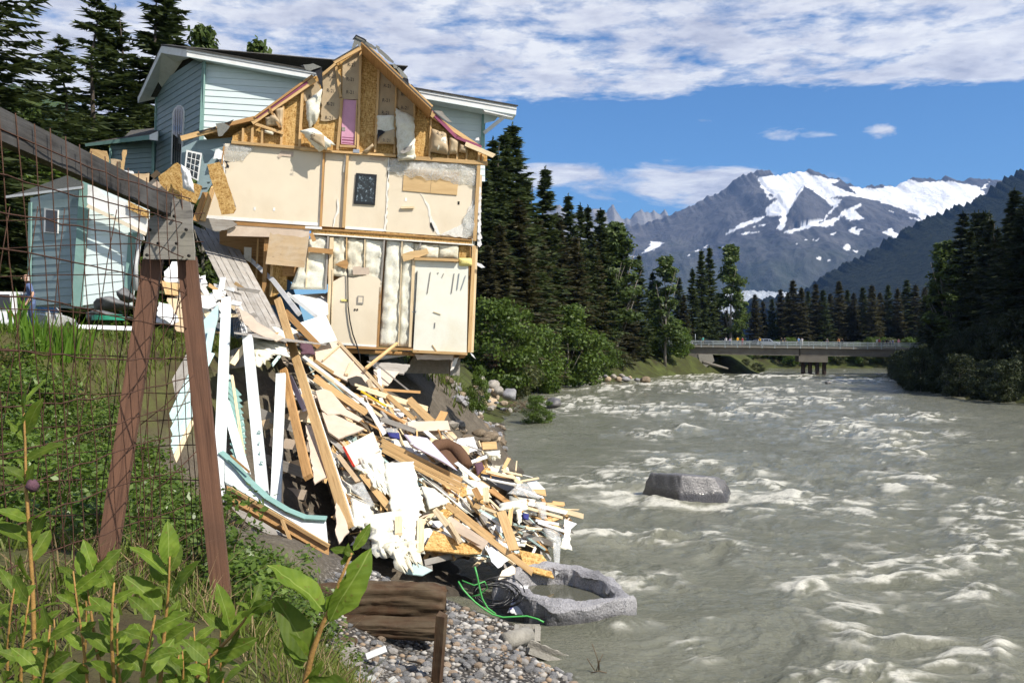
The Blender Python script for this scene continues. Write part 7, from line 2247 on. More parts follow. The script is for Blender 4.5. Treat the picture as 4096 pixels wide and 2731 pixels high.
# man behind the fence
man_me = body_mesh('man_body', (((.25, -.02, 1.16), (.27, -.16, .93)), ((.26, .02, 1.16), (.26, -.12, .92))), .55, .08, 2)
for mt in (M_skin, cloth('blue work shirt', (.10, .14, .27)), cloth('jeans', COLS['denim']), M_hairs['grey'], M_black):
    man_me.materials.append(mt)
dress(man_me, 1.22, 0, 9)
for p in man_me.polygons:
    x, y, z = p.center
    if 1.50 < z < 1.64 and y > -.10:
        p.material_index = 3
mx_, my_ = (128 - 2048) / F * 25.0, 25.0
mrot = Matrix.Translation((mx_, my_, .32)) @ Matrix.Rotation(math.radians(-62), 4, 'Z') @ Matrix.Diagonal((1.03, 1.03, 1.03, 1))
man = obj('person', man_me, None, mrot, label='balding man in blue short-sleeved shirt and jeans looking down behind the fence', cat='person')
for nm, pts, r in (('nose', [(0, -.235, 1.60), (0, -.265, 1.575)], .014), ('ear', [(.088, -.12, 1.61), (.092, -.12, 1.57)], .016), ('ear', [(-.088, -.12, 1.61), (-.092, -.12, 1.57)], .016), ('glasses', [(-.085, -.16, 1.625), (-.06, -.222, 1.62), (.06, -.222, 1.62), (.085, -.16, 1.625)], .006)):
    v, f = tube_vf([Vector(p) for p in pts], r, 6)
    o = bpy.data.objects.new(nm, mesh_from(nm, v, f, [M_black if nm == 'glasses' else M_skin], smooth=True))
    COL.objects.link(o)
    o.parent = man
car('parked_car', 'white estate car cut off by the picture edge behind the man', ((-20 - 2048) / F * 28, 29.5, .33), math.pi / 2 + .06, 4.7, 1.75, 1.5, P_white)
# heap of tarps, green tub, white plank
yard = [('tarp_heap', M_tarp, 'grey tarpaulin heaped at the foot of the mint wall', [(820, 1360), (1000, 1310), (1200, 1400), (840, 1450)], 21), ('tarp_heap', M_tarp, 'crumpled grey sheet standing up behind the tarpaulin', [(1040, 1290), (1120, 1230), (1220, 1340), (1080, 1360)], 21.4), ('tarp_heap', M_tarp, 'dark bag lying below the tarpaulin', [(760, 1450), (900, 1430), (1180, 1500), (780, 1540)], 20.6)]
for i, (nm, mt, lab, pts, dd) in enumerate(yard):
    sheet(nm, [at(x, y, dd) for x, y in Z('z7', *pts)], mt, None, puff=.22, rough=.14, thick=.2, seed=95 + i, freq=3, nrm=VIEW, label=lab, cat='tarpaulin', group='tarpaulin heap')
gt = thing('green_tub', 'round green plastic lid lying by the tarpaulin', 'lid', at(433, 1275, 20.3))
c = at(433, 1272, 20.3)
for nm, r0, r1, z0, z1 in (('rim', .34, .34, -.05, .05), ('top', .29, .29, .05, .075)):
    v, f = tube_vf([c + Vector((0, 0, z0)), c + Vector((0, 0, z1))], r0, 26)
    obj(nm, mesh_from(nm, [p - c for p in v], f, [M_green]), gt, Matrix.Translation(c))
board('white_plank', at(315, 1308, 19.5), at(560, 1316, 19.8), .10, .04, Vector((0, -1, .6)), M_white, None, label='white plank on the grass edge below the green lid', cat='plank')

# ------------------------------------------------------------------ fence
def FA(y, z):
    return Vector((-2.25, y, z))


fence = thing('wire_fence', 'rusty wire mesh fence with old grey top rail and two brown leaning posts', 'fence', (-2.25, 6.3, -1.7))
fy = Vector((.2, -1, 0))
board('post', at(748, 1030, 6.35), at(886, 2385, 6.30), .125, .09, fy, M_post, fence)
board('post', at(614, 1035, 6.35), at(398, 2440, 6.05), .125, .09, fy, M_post, fence)
rl = [at(-160, 350, 3.7), at(-160, 520, 3.7)]
a, b = at(-160, 432, 3.75), at(688, 830, 6.35)
board('top_rail', a, b, .145, .06, Vector((1, -.3, 0)), M_rail, fence)
gp_ = [at(x, y, 6.22) for x, y in Z('z7', (1548, 432), (1640, 445), (1705, 470), (1722, 560), (1742, 985), (1280, 975), (1335, 620), (1400, 575), (1530, 600))]
gs = panel('gusset_plate', gp_, .02, fy, M_gusset, fence, .004, .06, xa=Vector((1, .05, 0)))
for x, y in ((1565, 595), (1670, 715), (1695, 948), (1420, 838), (1585, 838), (1320, 942), (1345, 715), (1455, 600)):
    q = at(*Z('z7', (x, y))[0], 6.205)
    tube('bolt', [q, q + Vector((0, -.012, 0))], .011, M_dark, gs, 8)
wr = random.Random(4)


def wob(p, k, s):
    return p + Vector((wr.uniform(-1, 1), wr.uniform(-1, 1), wr.uniform(-1, 1))) * s


for i in range(24):            # side running towards the lens: uprights
    y = 2.95 + i * .148
    ln = .34 + .08 * math.sin(i)
    tube('upright_wire', [wob(FA(y + ln * t, 1.07 - 2.65 * t), t, .008) for t in np.linspace(0, 1, 9)], .0036, M_rust, fence, 4)
for i in range(13):
    z = 1.04 - i * .205
    tube('line_wire', [wob(FA(y, z - .05 * math.sin((y - 3) * 1.1 + i) - .02), 0, .009) for y in np.linspace(2.9, 6.36, 22)], .0038, M_rust, fence, 4)
for i in range(30):            # side running away to the left
    x = -2.3 - i * .17
    ln = -.34 + .10 * math.sin(i * 1.7)
    tube('upright_wire', [wob(Vector((x + ln * t, 6.4 + .1 * math.sin(x * 2), 1.0 - 2.6 * t)), t, .008) for t in np.linspace(0, 1, 8)], .0036, M_rust, fence, 4)
for i in range(11):
    z = .95 - i * .24
    tube('line_wire', [wob(Vector((x, 6.4 + .1 * math.sin(x * 2), z - .06 * math.sin(x * 1.2 + i))), 0, .009) for x in np.linspace(-2.2, -7.4, 22)], .0038, M_rust, fence, 4)
for i, (p, q) in enumerate((((748, 1150), (620, 1400)), ((775, 1500), (560, 1700)), ((790, 1800), (540, 2020)), ((820, 2100), (480, 2280)))):
    tube('tie_wire', [at(*p, 6.2), at((p[0] + q[0]) / 2, (p[1] + q[1]) / 2 + 15, 6.1), at(*q, 6.0)], .0035, M_rust, fence, 4)

# ------------------------------------------------------------------ undergrowth on the bank
rs = np.random.RandomState(77)


def bush_mesh(seed, n=1100, r=.62, h=.9, size=.045):
    q = np.random.RandomState(seed)
    cs = np.stack([q.randn(22) * r * .45, q.randn(22) * r * .45, q.rand(22) * h], 1)
    rad = np.tile(np.array([[.26, .26, .2]]), (22, 1)) * (.7 + .6 * q.rand(22, 1))
    v, f = leaf_cloud(q, cs, rad, n, size, 1.1)
    vs, fs = [], []
    for i in range(16):
        c = Vector(cs[i])
        vv, ff = tube_vf([Vector((c.x * .15, c.y * .15, -.25)), Vector((c.x * .5, c.y * .5, c.z * .6)), c], .008, 4, [.010, .007, .003], len(vs))
        vs += vv
        fs += ff
    return mesh_np('foliage', v, f, [M_berry]), mesh_from('stems', vs, fs, [M_brush])


BV = [bush_mesh(201), bush_mesh(202, 1300, .7, .8, .05), bush_mesh(203, 900, .5, 1.1, .04)]


def bush(label, x, y, s, group, k, z=None):
    e = bpy.data.objects.new('salmonberry_bush', None)
    link(e, None, Matrix.Translation((x, y, gz(x, y) - .05 if z is None else z)) @ Matrix.Rotation(R.uniform(0, 6.28), 4, 'Z') @ Matrix.Diagonal((s, s, s, 1)))
    tag(e, label, 'bush', group)
    for nm, me in zip(('foliage', 'stems'), BV[k % 3]):
        o = bpy.data.objects.new(nm, me)
        COL.objects.link(o)
        o.parent = e
    return e


bpos = []
for i in range(600):
    x, y = R.uniform(-9.0, -2.0), R.uniform(6.9, 16.5)
    px = 2048 + F * x / y
    if px > 960 - max(0, y - 10) * 60 or px < -60 or any((x - a) ** 2 + (y - b) ** 2 < .30 for a, b in bpos):
        continue
    bpos.append((x, y))
    if len(bpos) >= 85:
        break
bpos.sort(key=lambda q: q[0] / q[1])
for i, (x, y) in enumerate(bpos):
    bush('leafy salmonberry bush tangled on the slope behind the wire mesh', x, y, R.uniform(.62, .98), 'salmonberry bushes on the slope', i)
for x, y, s, lab in ((-2.05, 6.9, .62, 'leafy bush pressed against the foot of the right brown post'), (-2.5, 9.6, .8, 'leafy bush in front of the curved white beam'), (-2.9, 8.4, .7, 'leafy bush between the two brown posts'), (-2.15, 8.2, .5, 'small leafy bush right of the brown posts'), (-1.9, 9.8, .45, 'smallest leafy bush by the fallen teal boards'), (-2.6, 11.6, .7, 'leafy bush at the end of the rotten top timber'), (-3.3, 12.2, .8, 'leafy bush under the orange-brown beam')):
    bush(lab, x, y, s, 'bushes at the posts', 1)


def blades(n, xr, yr, h, w, seed, cond=None, lean=.5):
    q = np.random.RandomState(seed)
    x, y = q.uniform(*xr, n), q.uniform(*yr, n)
    if cond is not None:
        k = cond(x, y)
        x, y = x[k], y[k]
    n = len(x)
    z = ground_z(x, y)
    a = q.rand(n) * 6.28
    hh = h * (.4 + q.rand(n))
    dx, dy = q.randn(n) * lean * hh, q.randn(n) * lean * hh
    c = np.stack([x, y, z - .02], 1)
    s = np.stack([np.cos(a), np.sin(a), a * 0], 1) * (w * (.6 + .8 * q.rand(n)))[:, None]
    m = c + np.stack([dx * .35, dy * .35, hh * .6], 1)
    t = c + np.stack([dx, dy, hh], 1)
    v = np.stack([c - s, c + s, m + s * .8, t, m - s * .8], 1).reshape(-1, 3)
    b = np.arange(n)[:, None] * 5
    f4 = np.concatenate([b + np.array([[0, 1, 2, 4]])], 0)
    f3 = b + np.array([[4, 2, 3, 3]])
    return v, f4, b + np.array([[4, 2, 3]])


def blade_obj(name, label, cat, mat, *a, **k):
    v, f4, f3 = blades(*a, **k)
    me = mesh_np(name, v, np.vstack([np.stack([f4[:, 0], f4[:, 1], f4[:, 2]], 1), np.stack([f4[:, 0], f4[:, 2], f4[:, 3]], 1), f3]), [mat])
    return obj(name, me, label=label, cat=cat, kind='stuff')


def onbank(x, y):
    px = 2048 + F * x / y
    return (px < 1480) & (px > -150) & (ground_z(x, y) > np.where(px < 1330, -4.1, -3.7)) & (pn(x * .8, y * .8, 3) > -.25)


blade_obj('grass', 'rough green grass on the bank', 'grass', M_grass, 34000, (-7.5, .6), (3.6, 14), .18, .006, 301, onbank)
blade_obj('lawn_grass', 'short grass along the top of the bank', 'grass', M_grass, 30000, (-16, -5.4), (12, 26), .22, .012, 302, lambda x, y: (2048 + F * x / y > -60) & ((x < -7.6) | (y < 15)))
blade_obj('straw', 'matted dry stalks below the iris clump', 'straw', M_straw, 7000, (-9.5, -5.0), (12.2, 17.0), .16, .012, 303, lambda x, y: (np.abs(pn(x * .5, y * .5, 6)) < .35), lean=2.2)
blade_obj('dry_stalks', 'thin dry stalks in the near grass', 'straw', M_straw, 2000, (-3.4, -.2), (4.4, 9.5), .26, .004, 304, onbank, lean=.8)
blade_obj('bank_weeds', 'weeds at the top of the eroded bank', 'grass', M_grass, 2500, (-4.6, -1.0), (36, 58), .5, .03, 305, lambda x, y: ground_z(x, y) > -2.6)
# iris clumps
for i, (px, dd, n) in enumerate(((70, 17.6, 26), (150, 17.2, 30), (235, 17.4, 34), (300, 17.8, 22))):
    x = (px - 2048) / F * dd
    e = thing('iris_clump', 'clump of sword-leaved iris on the bank edge, %s from the picture edge' % ORD[i], 'plant', (x, dd, gz(x, dd)), 'iris clumps')
    for j in range(n):
        a = R.uniform(0, 6.28)
        r = R.uniform(0, .32)
        h = R.uniform(.5, .95)
        b0 = Vector((math.cos(a) * r, math.sin(a) * r * .6, -.05))
        ln = Vector((R.gauss(0, .16), R.gauss(0, .10), 0))
        s = Vector((R.uniform(.6, 1), R.uniform(-.6, .6), 0)).normalized() * .022
        pts = [b0 - s, b0 + s, b0 + ln * .4 + Vector((0, 0, h * .55)) + s, b0 + ln * .4 + Vector((0, 0, h * .55)) - s, b0 + ln + Vector((0, 0, h))]
        o = bpy.data.objects.new('blade', mesh_from('blade', pts, [(0, 1, 2, 3), (3, 2, 4)], [M_iris]))
        COL.objects.link(o)
        o.parent = e

# ------------------------------------------------------------------ willow shoots close to the lens
m, t = material('willow leaf')
co = t.add('ShaderNodeTexCoord').outputs['Object']
sx_ = t.add('ShaderNodeSeparateXYZ', {0: co})
rib = t.m('ABSOLUTE', sx_.outputs[1])
vein = t.add('ShaderNodeTexWave', {'Vector': co, 'Scale': 5.0, 'Distortion': 1.0, 'Detail': 2.0}, bands_direction='DIAGONAL').outputs['Fac']
col = t.ramp(t.noise(co, 3.0, 5, .6), [(.3, (.085, .15, .014)), (.7, (.185, .26, .030))])
col = t.mix(t.ramp(t.noise(co, 7, 4, .6), [(.64, 0.0), (.70, .7)]), col, (.16, .10, .03))
col = t.mix(t.ramp(vein, [(.5, 0.0), (.95, .10)]), col, (.26, .36, .08))
col = t.mix(t.ramp(rib, [(.004, .5), (.012, 0.0)]), col, (.36, .42, .12))
finish(t, vary(t, col, .3), .55, vein, .08, .22, .5, 0, .02)
M_wleaf = m
M_wstem = simple('willow stem', (.30, .17, .05), .6, 30, .3, .2)


def leaf_mesh(seed, bite=False):
    q = random.Random(seed)
    n = 9
    v, f = [], []
    for i in range(n + 1):
        s = i / n
        w = .21 * math.sin(math.pi * s ** .85) ** .75 * (1 + .05 * q.uniform(-1, 1))
        if i == n:
            w = .0
        z = -.18 * s * s + .02 * q.uniform(-1, 1)
        x = s
        for k in (-1, -.5, 0, .5, 1):
            ww = w * (1 + .06 * q.uniform(-1, 1))
            if bite and 3 <= i <= 5 and k == 1:
                ww *= .55
            v.append((x, k * ww, z + .22 * abs(k) * w + .012 * q.uniform(-1, 1)))
    for i in range(n):
        for k in range(4):
            b = i * 5 + k
            f.append((b, b + 1, b + 6, b + 5))
    return mesh_from('leaf', v, f, [M_wleaf], smooth=True)


LEAVES = [leaf_mesh(1), leaf_mesh(2, True), leaf_mesh(3), leaf_mesh(4, True)]


def add_leaf(parent, base, tip, rnd, roll=None):
    base, tip = Vector(base), Vector(tip)
    d = tip - base
    nn = Vector((rnd.gauss(.25, .5), -.7 + rnd.gauss(0, .3), .75 + rnd.gauss(0, .35)))
    L = d.length
    o = bpy.data.objects.new('leaf', LEAVES[rnd.randrange(4)])
    link(o, parent, Matrix.Translation(base) @ frame(d, nn) @ Matrix.Diagonal((L, L * rnd.uniform(.85, 1.15), L, 1)))


def shoot(label, pts, r, leaves=(), auto=0, rnd=None, ll=.075):
    """pts, leaves: world points"""
    e = thing('willow_shoot', label, 'plant', pts[0], 'willow shoots close by')
    n = len(pts)
    tube('stem', pts, r, M_wstem, e, 6, rs=[r * (1.1 - .75 * i / max(1, n - 1)) for i in range(n)])
    for b, tp in leaves:
        add_leaf(e, b, tp, rnd)
    for i in range(auto):
        s = .18 + .82 * (i + .5) / auto
        k = min(n - 2, int(s * (n - 1)))
        q = pts[k].lerp(pts[k + 1], s * (n - 1) - k)
        ax = (pts[k + 1] - pts[k]).normalized()
        a = i * 2.4 + rnd.uniform(-.4, .4)
        side = Vector((math.cos(a), math.sin(a) * .8, 0))
        d = (side * rnd.uniform(.7, 1.0) + ax * rnd.uniform(.45, .9)).normalized()
        add_leaf(e, q, q + d * ll * rnd.uniform(.65, 1.25), rnd)
    return e


lr = random.Random(21)


def pxs(k, dd, *pts):
    return [at(x, y, dd) for x, y in Z(k, *pts)]


def lv(k, dd, *prs):
    out_ = []
    for b, tp in prs:
        (x0, y0), (x1, y1) = Z(k, b, tp)
        out_.append((at(x0, y0, dd), at(x1, y1, dd + lr.uniform(-.025, .02))))
    return out_


shoot('willow shoot with the biggest leaves, reaching up in front of the timber wall', pxs('a6', 1.35, (880, 1700), (900, 1560), (960, 1300), (1040, 1080), (1100, 940), (1190, 700), (1300, 450)), .0055,
      lv('a6', 1.35, ((1070, 955), (655, 495)), ((1095, 1010), (1485, 450)), ((1105, 1040), (1370, 560)), ((955, 1365), (670, 820)), ((945, 1370), (690, 1130)), ((880, 1440), (720, 1210)), ((1310, 430), (1475, 205)), ((1320, 460), (1110, 405)), ((1210, 560), (1290, 380)), ((900, 1560), (1060, 1400)), ((890, 1560), (1250, 1560))), 0, lr)
shoot('forked willow shoot left of the biggest leaves', pxs('a6', 1.6, (-60, 1600), (10, 1420), (140, 1290), (250, 1180), (370, 1040), (440, 920)), .0045,
      lv('a6', 1.6, ((255, 1085), (170, 715)), ((445, 915), (525, 695)), ((440, 960), (635, 838)), ((240, 1160), (125, 990)), ((425, 930), (310, 855)), ((90, 1340), (360, 1385)), ((130, 1300), (10, 1270)), ((250, 1280), (330, 1100))), 3, lr)
shoot('upright willow shoot in front of the brown posts', pxs('a5', 1.7, (1360, 1700), (1375, 1500), (1400, 1200), (1430, 900), (1445, 700), (1452, 480)), .0045,
      lv('a5', 1.7, ((1435, 640), (1150, 350)), ((1440, 560), (1455, 180)), ((1450, 610), (1550, 380)), ((1465, 830), (1640, 495)), ((1385, 930), (1085, 625)), ((1430, 745), (1225, 760)), ((1395, 1115), (1490, 925)), ((1400, 1210), (1512, 850)), ((1380, 1340), (1560, 1480)), ((1370, 1400), (1250, 1290)), ((1340, 1560), (1420, 1290))), 2, lr)
shoot('willow shoot with red bud between the posts and the picture edge', pxs('a5', 1.8, (900, 1700), (870, 1480), (830, 1280), (795, 1080), (765, 860), (745, 700)), .0045,
      lv('a5', 1.8, ((755, 800), (525, 605)), ((775, 810), (785, 515)), ((800, 610), (715, 330)), ((820, 620), (1025, 415)), ((805, 735), (985, 635)), ((690, 650), (690, 415)), ((640, 880), (535, 760)), ((790, 1090), (650, 1030)), ((800, 1120), (735, 1160)), ((860, 1340), (900, 1190)), ((1015, 1255), (860, 1020))), 2, lr)
shoot('tallest willow shoot rising in front of the mesh at the picture edge', [at(x, y, 2.1) for x, y in ((140, 2900), (138, 2600), (130, 2350), (118, 2150), (104, 1950), (100, 1750), (92, 1600))], .006,
      [(at(98, 1650, 2.1), at(88, 1562, 2.08)), (at(100, 1740, 2.1), at(150, 1590, 2.1)), (at(100, 1760, 2.1), at(40, 1690, 2.1)), (at(110, 1960, 2.1), at(120, 1860, 2.08)), (at(112, 2080, 2.1), at(0, 2030, 2.05)), (at(100, 1880, 2.1), at(70, 1830, 2.1)), (at(116, 2180, 2.1), at(170, 2050, 2.1))], 12, lr, .085)
tube('bud', [at(128, 1925, 2.1), at(130, 1945, 2.09), at(132, 1968, 2.09)], .012, M_maroon, None, 8, rs=[.010, .016, .006], label='pink seed head on the tallest willow shoot', cat='bud')
for i in range(15):
    x = -60 + i * 70 + lr.uniform(-20, 20)
    dd = lr.uniform(1.35, 2.3)
    top = lr.uniform(2270, 2520) if x < 620 else lr.uniform(2480, 2640)
    ln = lr.uniform(-70, 70)
    pts = [at(x + ln * s + 12 * math.sin(s * 5 + i), 2950 + (top - 2950) * s, dd - .05 * s) for s in np.linspace(0, 1, 6)]
    shoot('low leafy willow shoot along the bottom of the picture, %s from its left corner' % ORD[i], pts, .004, (), 10, lr, lr.uniform(.04, .072))
# ------------------------------------------------------------------ rocks, timbers, gravel
def rock_mesh(name, seed, mats, sub=3, rough=.16, cuts=4, flat=.75):
    rd = random.Random(seed)
    bm = bmesh.new()
    bmesh.ops.create_icosphere(bm, subdivisions=sub, radius=1.0)
    cut = []
    for _ in range(cuts):
        d = Vector((rd.gauss(0, 1), rd.gauss(0, 1), rd.gauss(0, .8))).normalized()
        cut.append((d, rd.uniform(.55, .85)))
    P = np.array([v.co for v in bm.verts])
    n1_ = fbm(P[:, 0] * 1.3 + seed, P[:, 1] * 1.3 + P[:, 2], 3, seed % 50)
    n2_ = fbm(P[:, 2] * 3 + seed, P[:, 0] * 3 + P[:, 1], 3, seed % 40)
    for i, v in enumerate(bm.verts):
        p = v.co * (1 + rough * n1_[i] + rough * .35 * n2_[i])
        for d, k in cut:
            e = p.dot(d) - k
            if e > 0:
                p -= d * e * .88
        v.co = p
    me = bpy.data.meshes.new(name)
    bm.to_mesh(me)
    bm.free()
    for m_ in mats:
        me.materials.append(m_)
    me.polygons.foreach_set('use_smooth', [sub > 2] * len(me.polygons))
    return me


RK = {}


def stone(name, label, px, py, wpx, hpx, mat, seed, depth=None, cat='rock', group=None, sub=3, dscale=.8, parent=None, cuts=4, rz=None, dx=0):
    """a stone filling wpx x hpx pixels whose foot is at row py"""
    d = depth or (-WZ * F / (py - HY))
    w, h = wpx * d / F, hpx * d / F
    key = (seed, mat.name, sub, cuts)
    if key not in RK:
        RK[key] = rock_mesh(name, seed, [mat], sub, .16, cuts)
    c = at(px, py - hpx * .42, d)
    o = bpy.data.objects.new(name, RK[key])
    return tag(link(o, parent, Matrix.Translation(c) @ Matrix.Rotation(R.uniform(0, 6.28) if rz is None else rz, 4, 'Z') @ Matrix.Diagonal((w * .56, w * .56 * dscale, h * .62, 1))), label, cat, group)


# boulder in the stream
bme = rock_mesh('boulder', 640, [M_granw], 5, .15, 0)
for v in bme.vertices:
    p = v.co.copy()
    for d, k in ((Vector((-.86, -.42, .26)), .60), (Vector((.05, -.88, .35)), .66), (Vector((.1, .1, 1)), .52), (Vector((.8, -.3, .5)), .76)):
        d = d.normalized()
        e = p.dot(d) - k
        if e > 0:
            p -= d * e * .92
    v.co = p * (1 + .035 * float(fbm(np.array([p.x * 3.1 + p.z]), np.array([p.y * 3.1 - p.z * 2]), 3, 8)[0]))
bc = at(2765, 1975, 31.2)
obj('boulder', bme, None, Matrix.Translation((bc.x, 31.5, WZ - .22)) @ Matrix.Rotation(.1, 4, 'Z') @ Matrix.Diagonal((1.62, 1.2, 1.62, 1)), label='large grey boulder breaking the rapids in mid river', cat='boulder')
bme = rock_mesh('boulder', 641, [M_granw], 4, .14, 5)
stone('boulder', 'dark wedge of rock in the river by the leafy bush', 2215, 1632, 66, 40, M_granw, 642, cat='boulder')
stone('boulder', 'small dark rock in the water past the bridge pier', 3312, 1536, 26, 14, M_granw, 643, cat='boulder')
stone('boulder', 'dark pointed rock at the waterline below the grass bank', 2582, 1532, 46, 26, M_brock, 644, cat='boulder')
# hollow rock at the foot of the spill
ring = [(0.12, 17.45), (.30, 17.0), (.8, 16.86), (1.4, 16.82), (2.02, 16.90), (2.26, 17.1), (2.24, 17.5), (2.0, 17.95), (1.72, 18.45), (1.35, 18.92), (.85, 19.1), (.3, 18.95), (-.2, 18.6), (-.3, 18.0), (-.1, 17.7)]
NN = 150
ri = np.linspace(0, len(ring), NN, endpoint=False)
rx = np.interp(ri, range(len(ring) + 1), [q[0] for q in ring] + [ring[0][0]])
ry = np.interp(ri, range(len(ring) + 1), [q[1] for q in ring] + [ring[0][1]])
for _ in range(1):
    rx = (np.roll(rx, 1) + 2 * rx + np.roll(rx, -1)) / 4
    ry = (np.roll(ry, 1) + 2 * ry + np.roll(ry, -1)) / 4
cx0, cy0 = .95, 17.95
prof = [(1.06, -.7), (1.06, 0), (1.05, .22), (1.04, .36), (1.01, .42), (.96, .44), (.90, .45), (.84, .44), (.80, .41), (.775, .33), (.76, .2), (.75, .05), (.75, -.2)]
vs = []
for j, (k, z) in enumerate(prof):
    nz = .045 * fbm(np.cos(ri / len(ring) * 6.28) * 2.6 + j * .5, np.sin(ri / len(ring) * 6.28) * 2.6, 5, 7)
    nz = nz + .05 * np.sign(np.sin(ri * 1.9)) * np.abs(np.sin(ri * 1.9)) ** .4 * (1 if j < 5 else .3)
    # the back wall stands a little higher than the front one
    hh = z * (1 + .25 * (ry - cy0) / 1.2) if z > 0 else z
    vs.append(np.stack([cx0 + (rx - cx0) * k + nz, cy0 + (ry - cy0) * k + nz, np.full(NN, WZ) + hh + nz * (1 if z > 0 else 0)], 1))
vs = np.concatenate(vs)
fs = [(j * NN + i, j * NN + (i + 1) % NN, (j + 1) * NN + (i + 1) % NN, (j + 1) * NN + i) for j in range(len(prof) - 1) for i in range(NN)]
cc = np.array([cx0, cy0, WZ])
hol = obj('hollow_rock', mesh_from('hollow_rock', vs - cc, fs, [M_gran], smooth=False), None, Matrix.Translation(Vector(cc)), label='speckled grey rock hollowed like a trough, holding a pool, at the foot of the spill', cat='rock')
M_pool = bpy.data.materials.new('still pool')
M_pool.use_nodes = True
t = NT(M_pool.node_tree)
finish(t, (.10, .10, .075), .06, None, 0, .5)
obj('pool', mesh_from('pool', [(cx0 + (x - cx0) * .75 - cc[0], cy0 + (y - cy0) * .75 - cc[1], .17) for x, y in zip(rx, ry)], [tuple(range(NN))], [M_pool]), hol, Matrix.Translation(Vector(cc)))
# stones along the bank (detail a7)
ST = [(245, 512, 112, 82, M_bould, 'pale split boulder highest on the bank past the house'), (365, 540, 112, 70, M_bould, 'grey flat-topped boulder beside the pale split one'), (400, 600, 130, 85, M_bould, 'rounded pale boulder behind the tan one'), (330, 722, 230, 165, M_tan, 'biggest tan boulder at the water by the house'), (205, 612, 130, 60, M_tan, 'long tan boulder leaning on the biggest one'),
      (510, 640, 140, 100, M_gran, 'round speckled boulder at the water edge'), (215, 540, 60, 40, M_brock, 'brown stone wedged between the bank boulders'), (280, 548, 50, 30, M_brock, 'small brown stone under the split boulder'), (255, 690, 70, 50, M_bould, 'pale stone below the long tan boulder'), (215, 700, 50, 30, M_gran, 'grey stone at the foot of the mud bank'), (360, 760, 60, 34, M_tan, 'tan stone in the shallows'),
      (180, 790, 120, 90, M_gran, 'smooth grey slab sliding to the water'), (60, 760, 90, 46, M_brock, 'brown slab on the washed-out bank'), (120, 720, 80, 40, M_brock, 'upper brown slab on the washed-out bank'), (20, 840, 110, 46, M_brock, 'brown slab beside the wreck'), (110, 860, 110, 50, M_tan, 'tan slab on the washed-out bank'), (200, 880, 120, 56, M_brock, 'brown block above the waterline'),
      (90, 930, 120, 46, M_tan, 'tan slab close to the armchair'), (250, 950, 130, 60, M_brock, 'dark block at the waterline below the slabs'), (350, 980, 150, 66, M_brock, 'dark broken block pointing into the river'), (300, 1000, 110, 40, M_brock, 'low dark block at the wet edge'), (-30, 790, 80, 40, M_bould, 'pale slab behind the stubby brown post'), (150, 975, 120, 40, M_brock, 'flat brown stone against the debris')]
for i, (x, y, w, h, mt, lab) in enumerate(ST):
    (px, py), = Z('a7', (x, y))
    stone('boulder', lab, px, py, w * .47, h * .47, mt, 700 + i, depth=min(72, -WZ * F / (py - HY)) if y < 780 else 44 - (y - 780) * .06, cat='rock', group='stones on the bank past the house')
for i, (x, y, w, h) in enumerate(((1285, 475, 50, 50), (1350, 470, 60, 40), (1330, 440, 40, 26), (1400, 445, 50, 34), (1440, 470, 60, 36), (1500, 470, 80, 40), (1470, 435, 50, 30), (1540, 450, 40, 24), (1600, 470, 50, 24))):
    (px, py), = Z('a7', (x, y))
    stone('boulder', 'sunlit rock below the grass bank, %s from the big alder' % ORD[i], px, py + 4, w * .47, h * .47, (M_bould, M_tan, M_gran)[i % 3], 760 + i % 4, depth=139 + i * .5, cat='rock', group='rocks below the grass bank')
for i in range(46):
    px, py = R.uniform(1880, 2050), R.uniform(1545, 1655)
    if py < 1640 - (2050 - px) * .9:
        continue
    stone('stone', None, px, py, R.uniform(12, 40), R.uniform(10, 26), (M_bould, M_gran, M_brock, M_tan)[i % 4], 770 + i % 5, depth=R.uniform(66, 73), cat=None, sub=1, parent=ground)
# scree on the bank face: parts of the ground
scr = random.Random(9)
for i in range(150):
    y = scr.uniform(33, 60)
    x = float(shl(y)) - scr.uniform(-.4, 2.2)
    s = scr.uniform(.10, .42)
    key = ('scree', i % 6)
    if key not in RK:
        RK[key] = rock_mesh('stone', 800 + i % 6, [(M_brock, M_bould, M_gran, M_tan, M_brock, M_pebl3)[i % 6]], 1, .2, 4)
    o = bpy.data.objects.new('stone', RK[key])
    link(o, ground, Matrix.Translation((x, y, max(gz(x, y), WZ) + s * .15)) @ Matrix.Rotation(scr.uniform(0, 6), 4, 'Z') @ Matrix.Diagonal((s, s * .8, s * .55, 1)))
# pebbles on the beach
PB = [rock_mesh('pebble', 820 + i, [(M_pebl, M_pebl2, M_pebl3, M_pebl3)[i % 4]], 2, .14, 3) for i in range(8)]
cnt = 0
rest_v, rest_f = [], []
peb = []
for i in range(9000):
    y = scr.uniform(9.6, 16.9)
    x = scr.uniform(-2.9, 1.6)
    z = gz(x, y)
    if z > -3.55 or z < WZ - .12:
        continue
    px, py = 2048 + F * x / y, HY - F * z / y
    if not (1150 < px < 2300 and 2250 < py < 2800):
        continue
    peb.append((x, y, z, .02 + .07 * scr.random() ** 2.6))
    if len(peb) > 2600:
        break
peb.sort(key=lambda q: -q[3] / q[1])
ico = bmesh.new()
bmesh.ops.create_icosphere(ico, subdivisions=1, radius=1)
icv = np.array([v.co for v in ico.verts])
icf = np.array([[v.index for v in f.verts] for f in ico.faces])
ico.free()
VV, FF = [], []
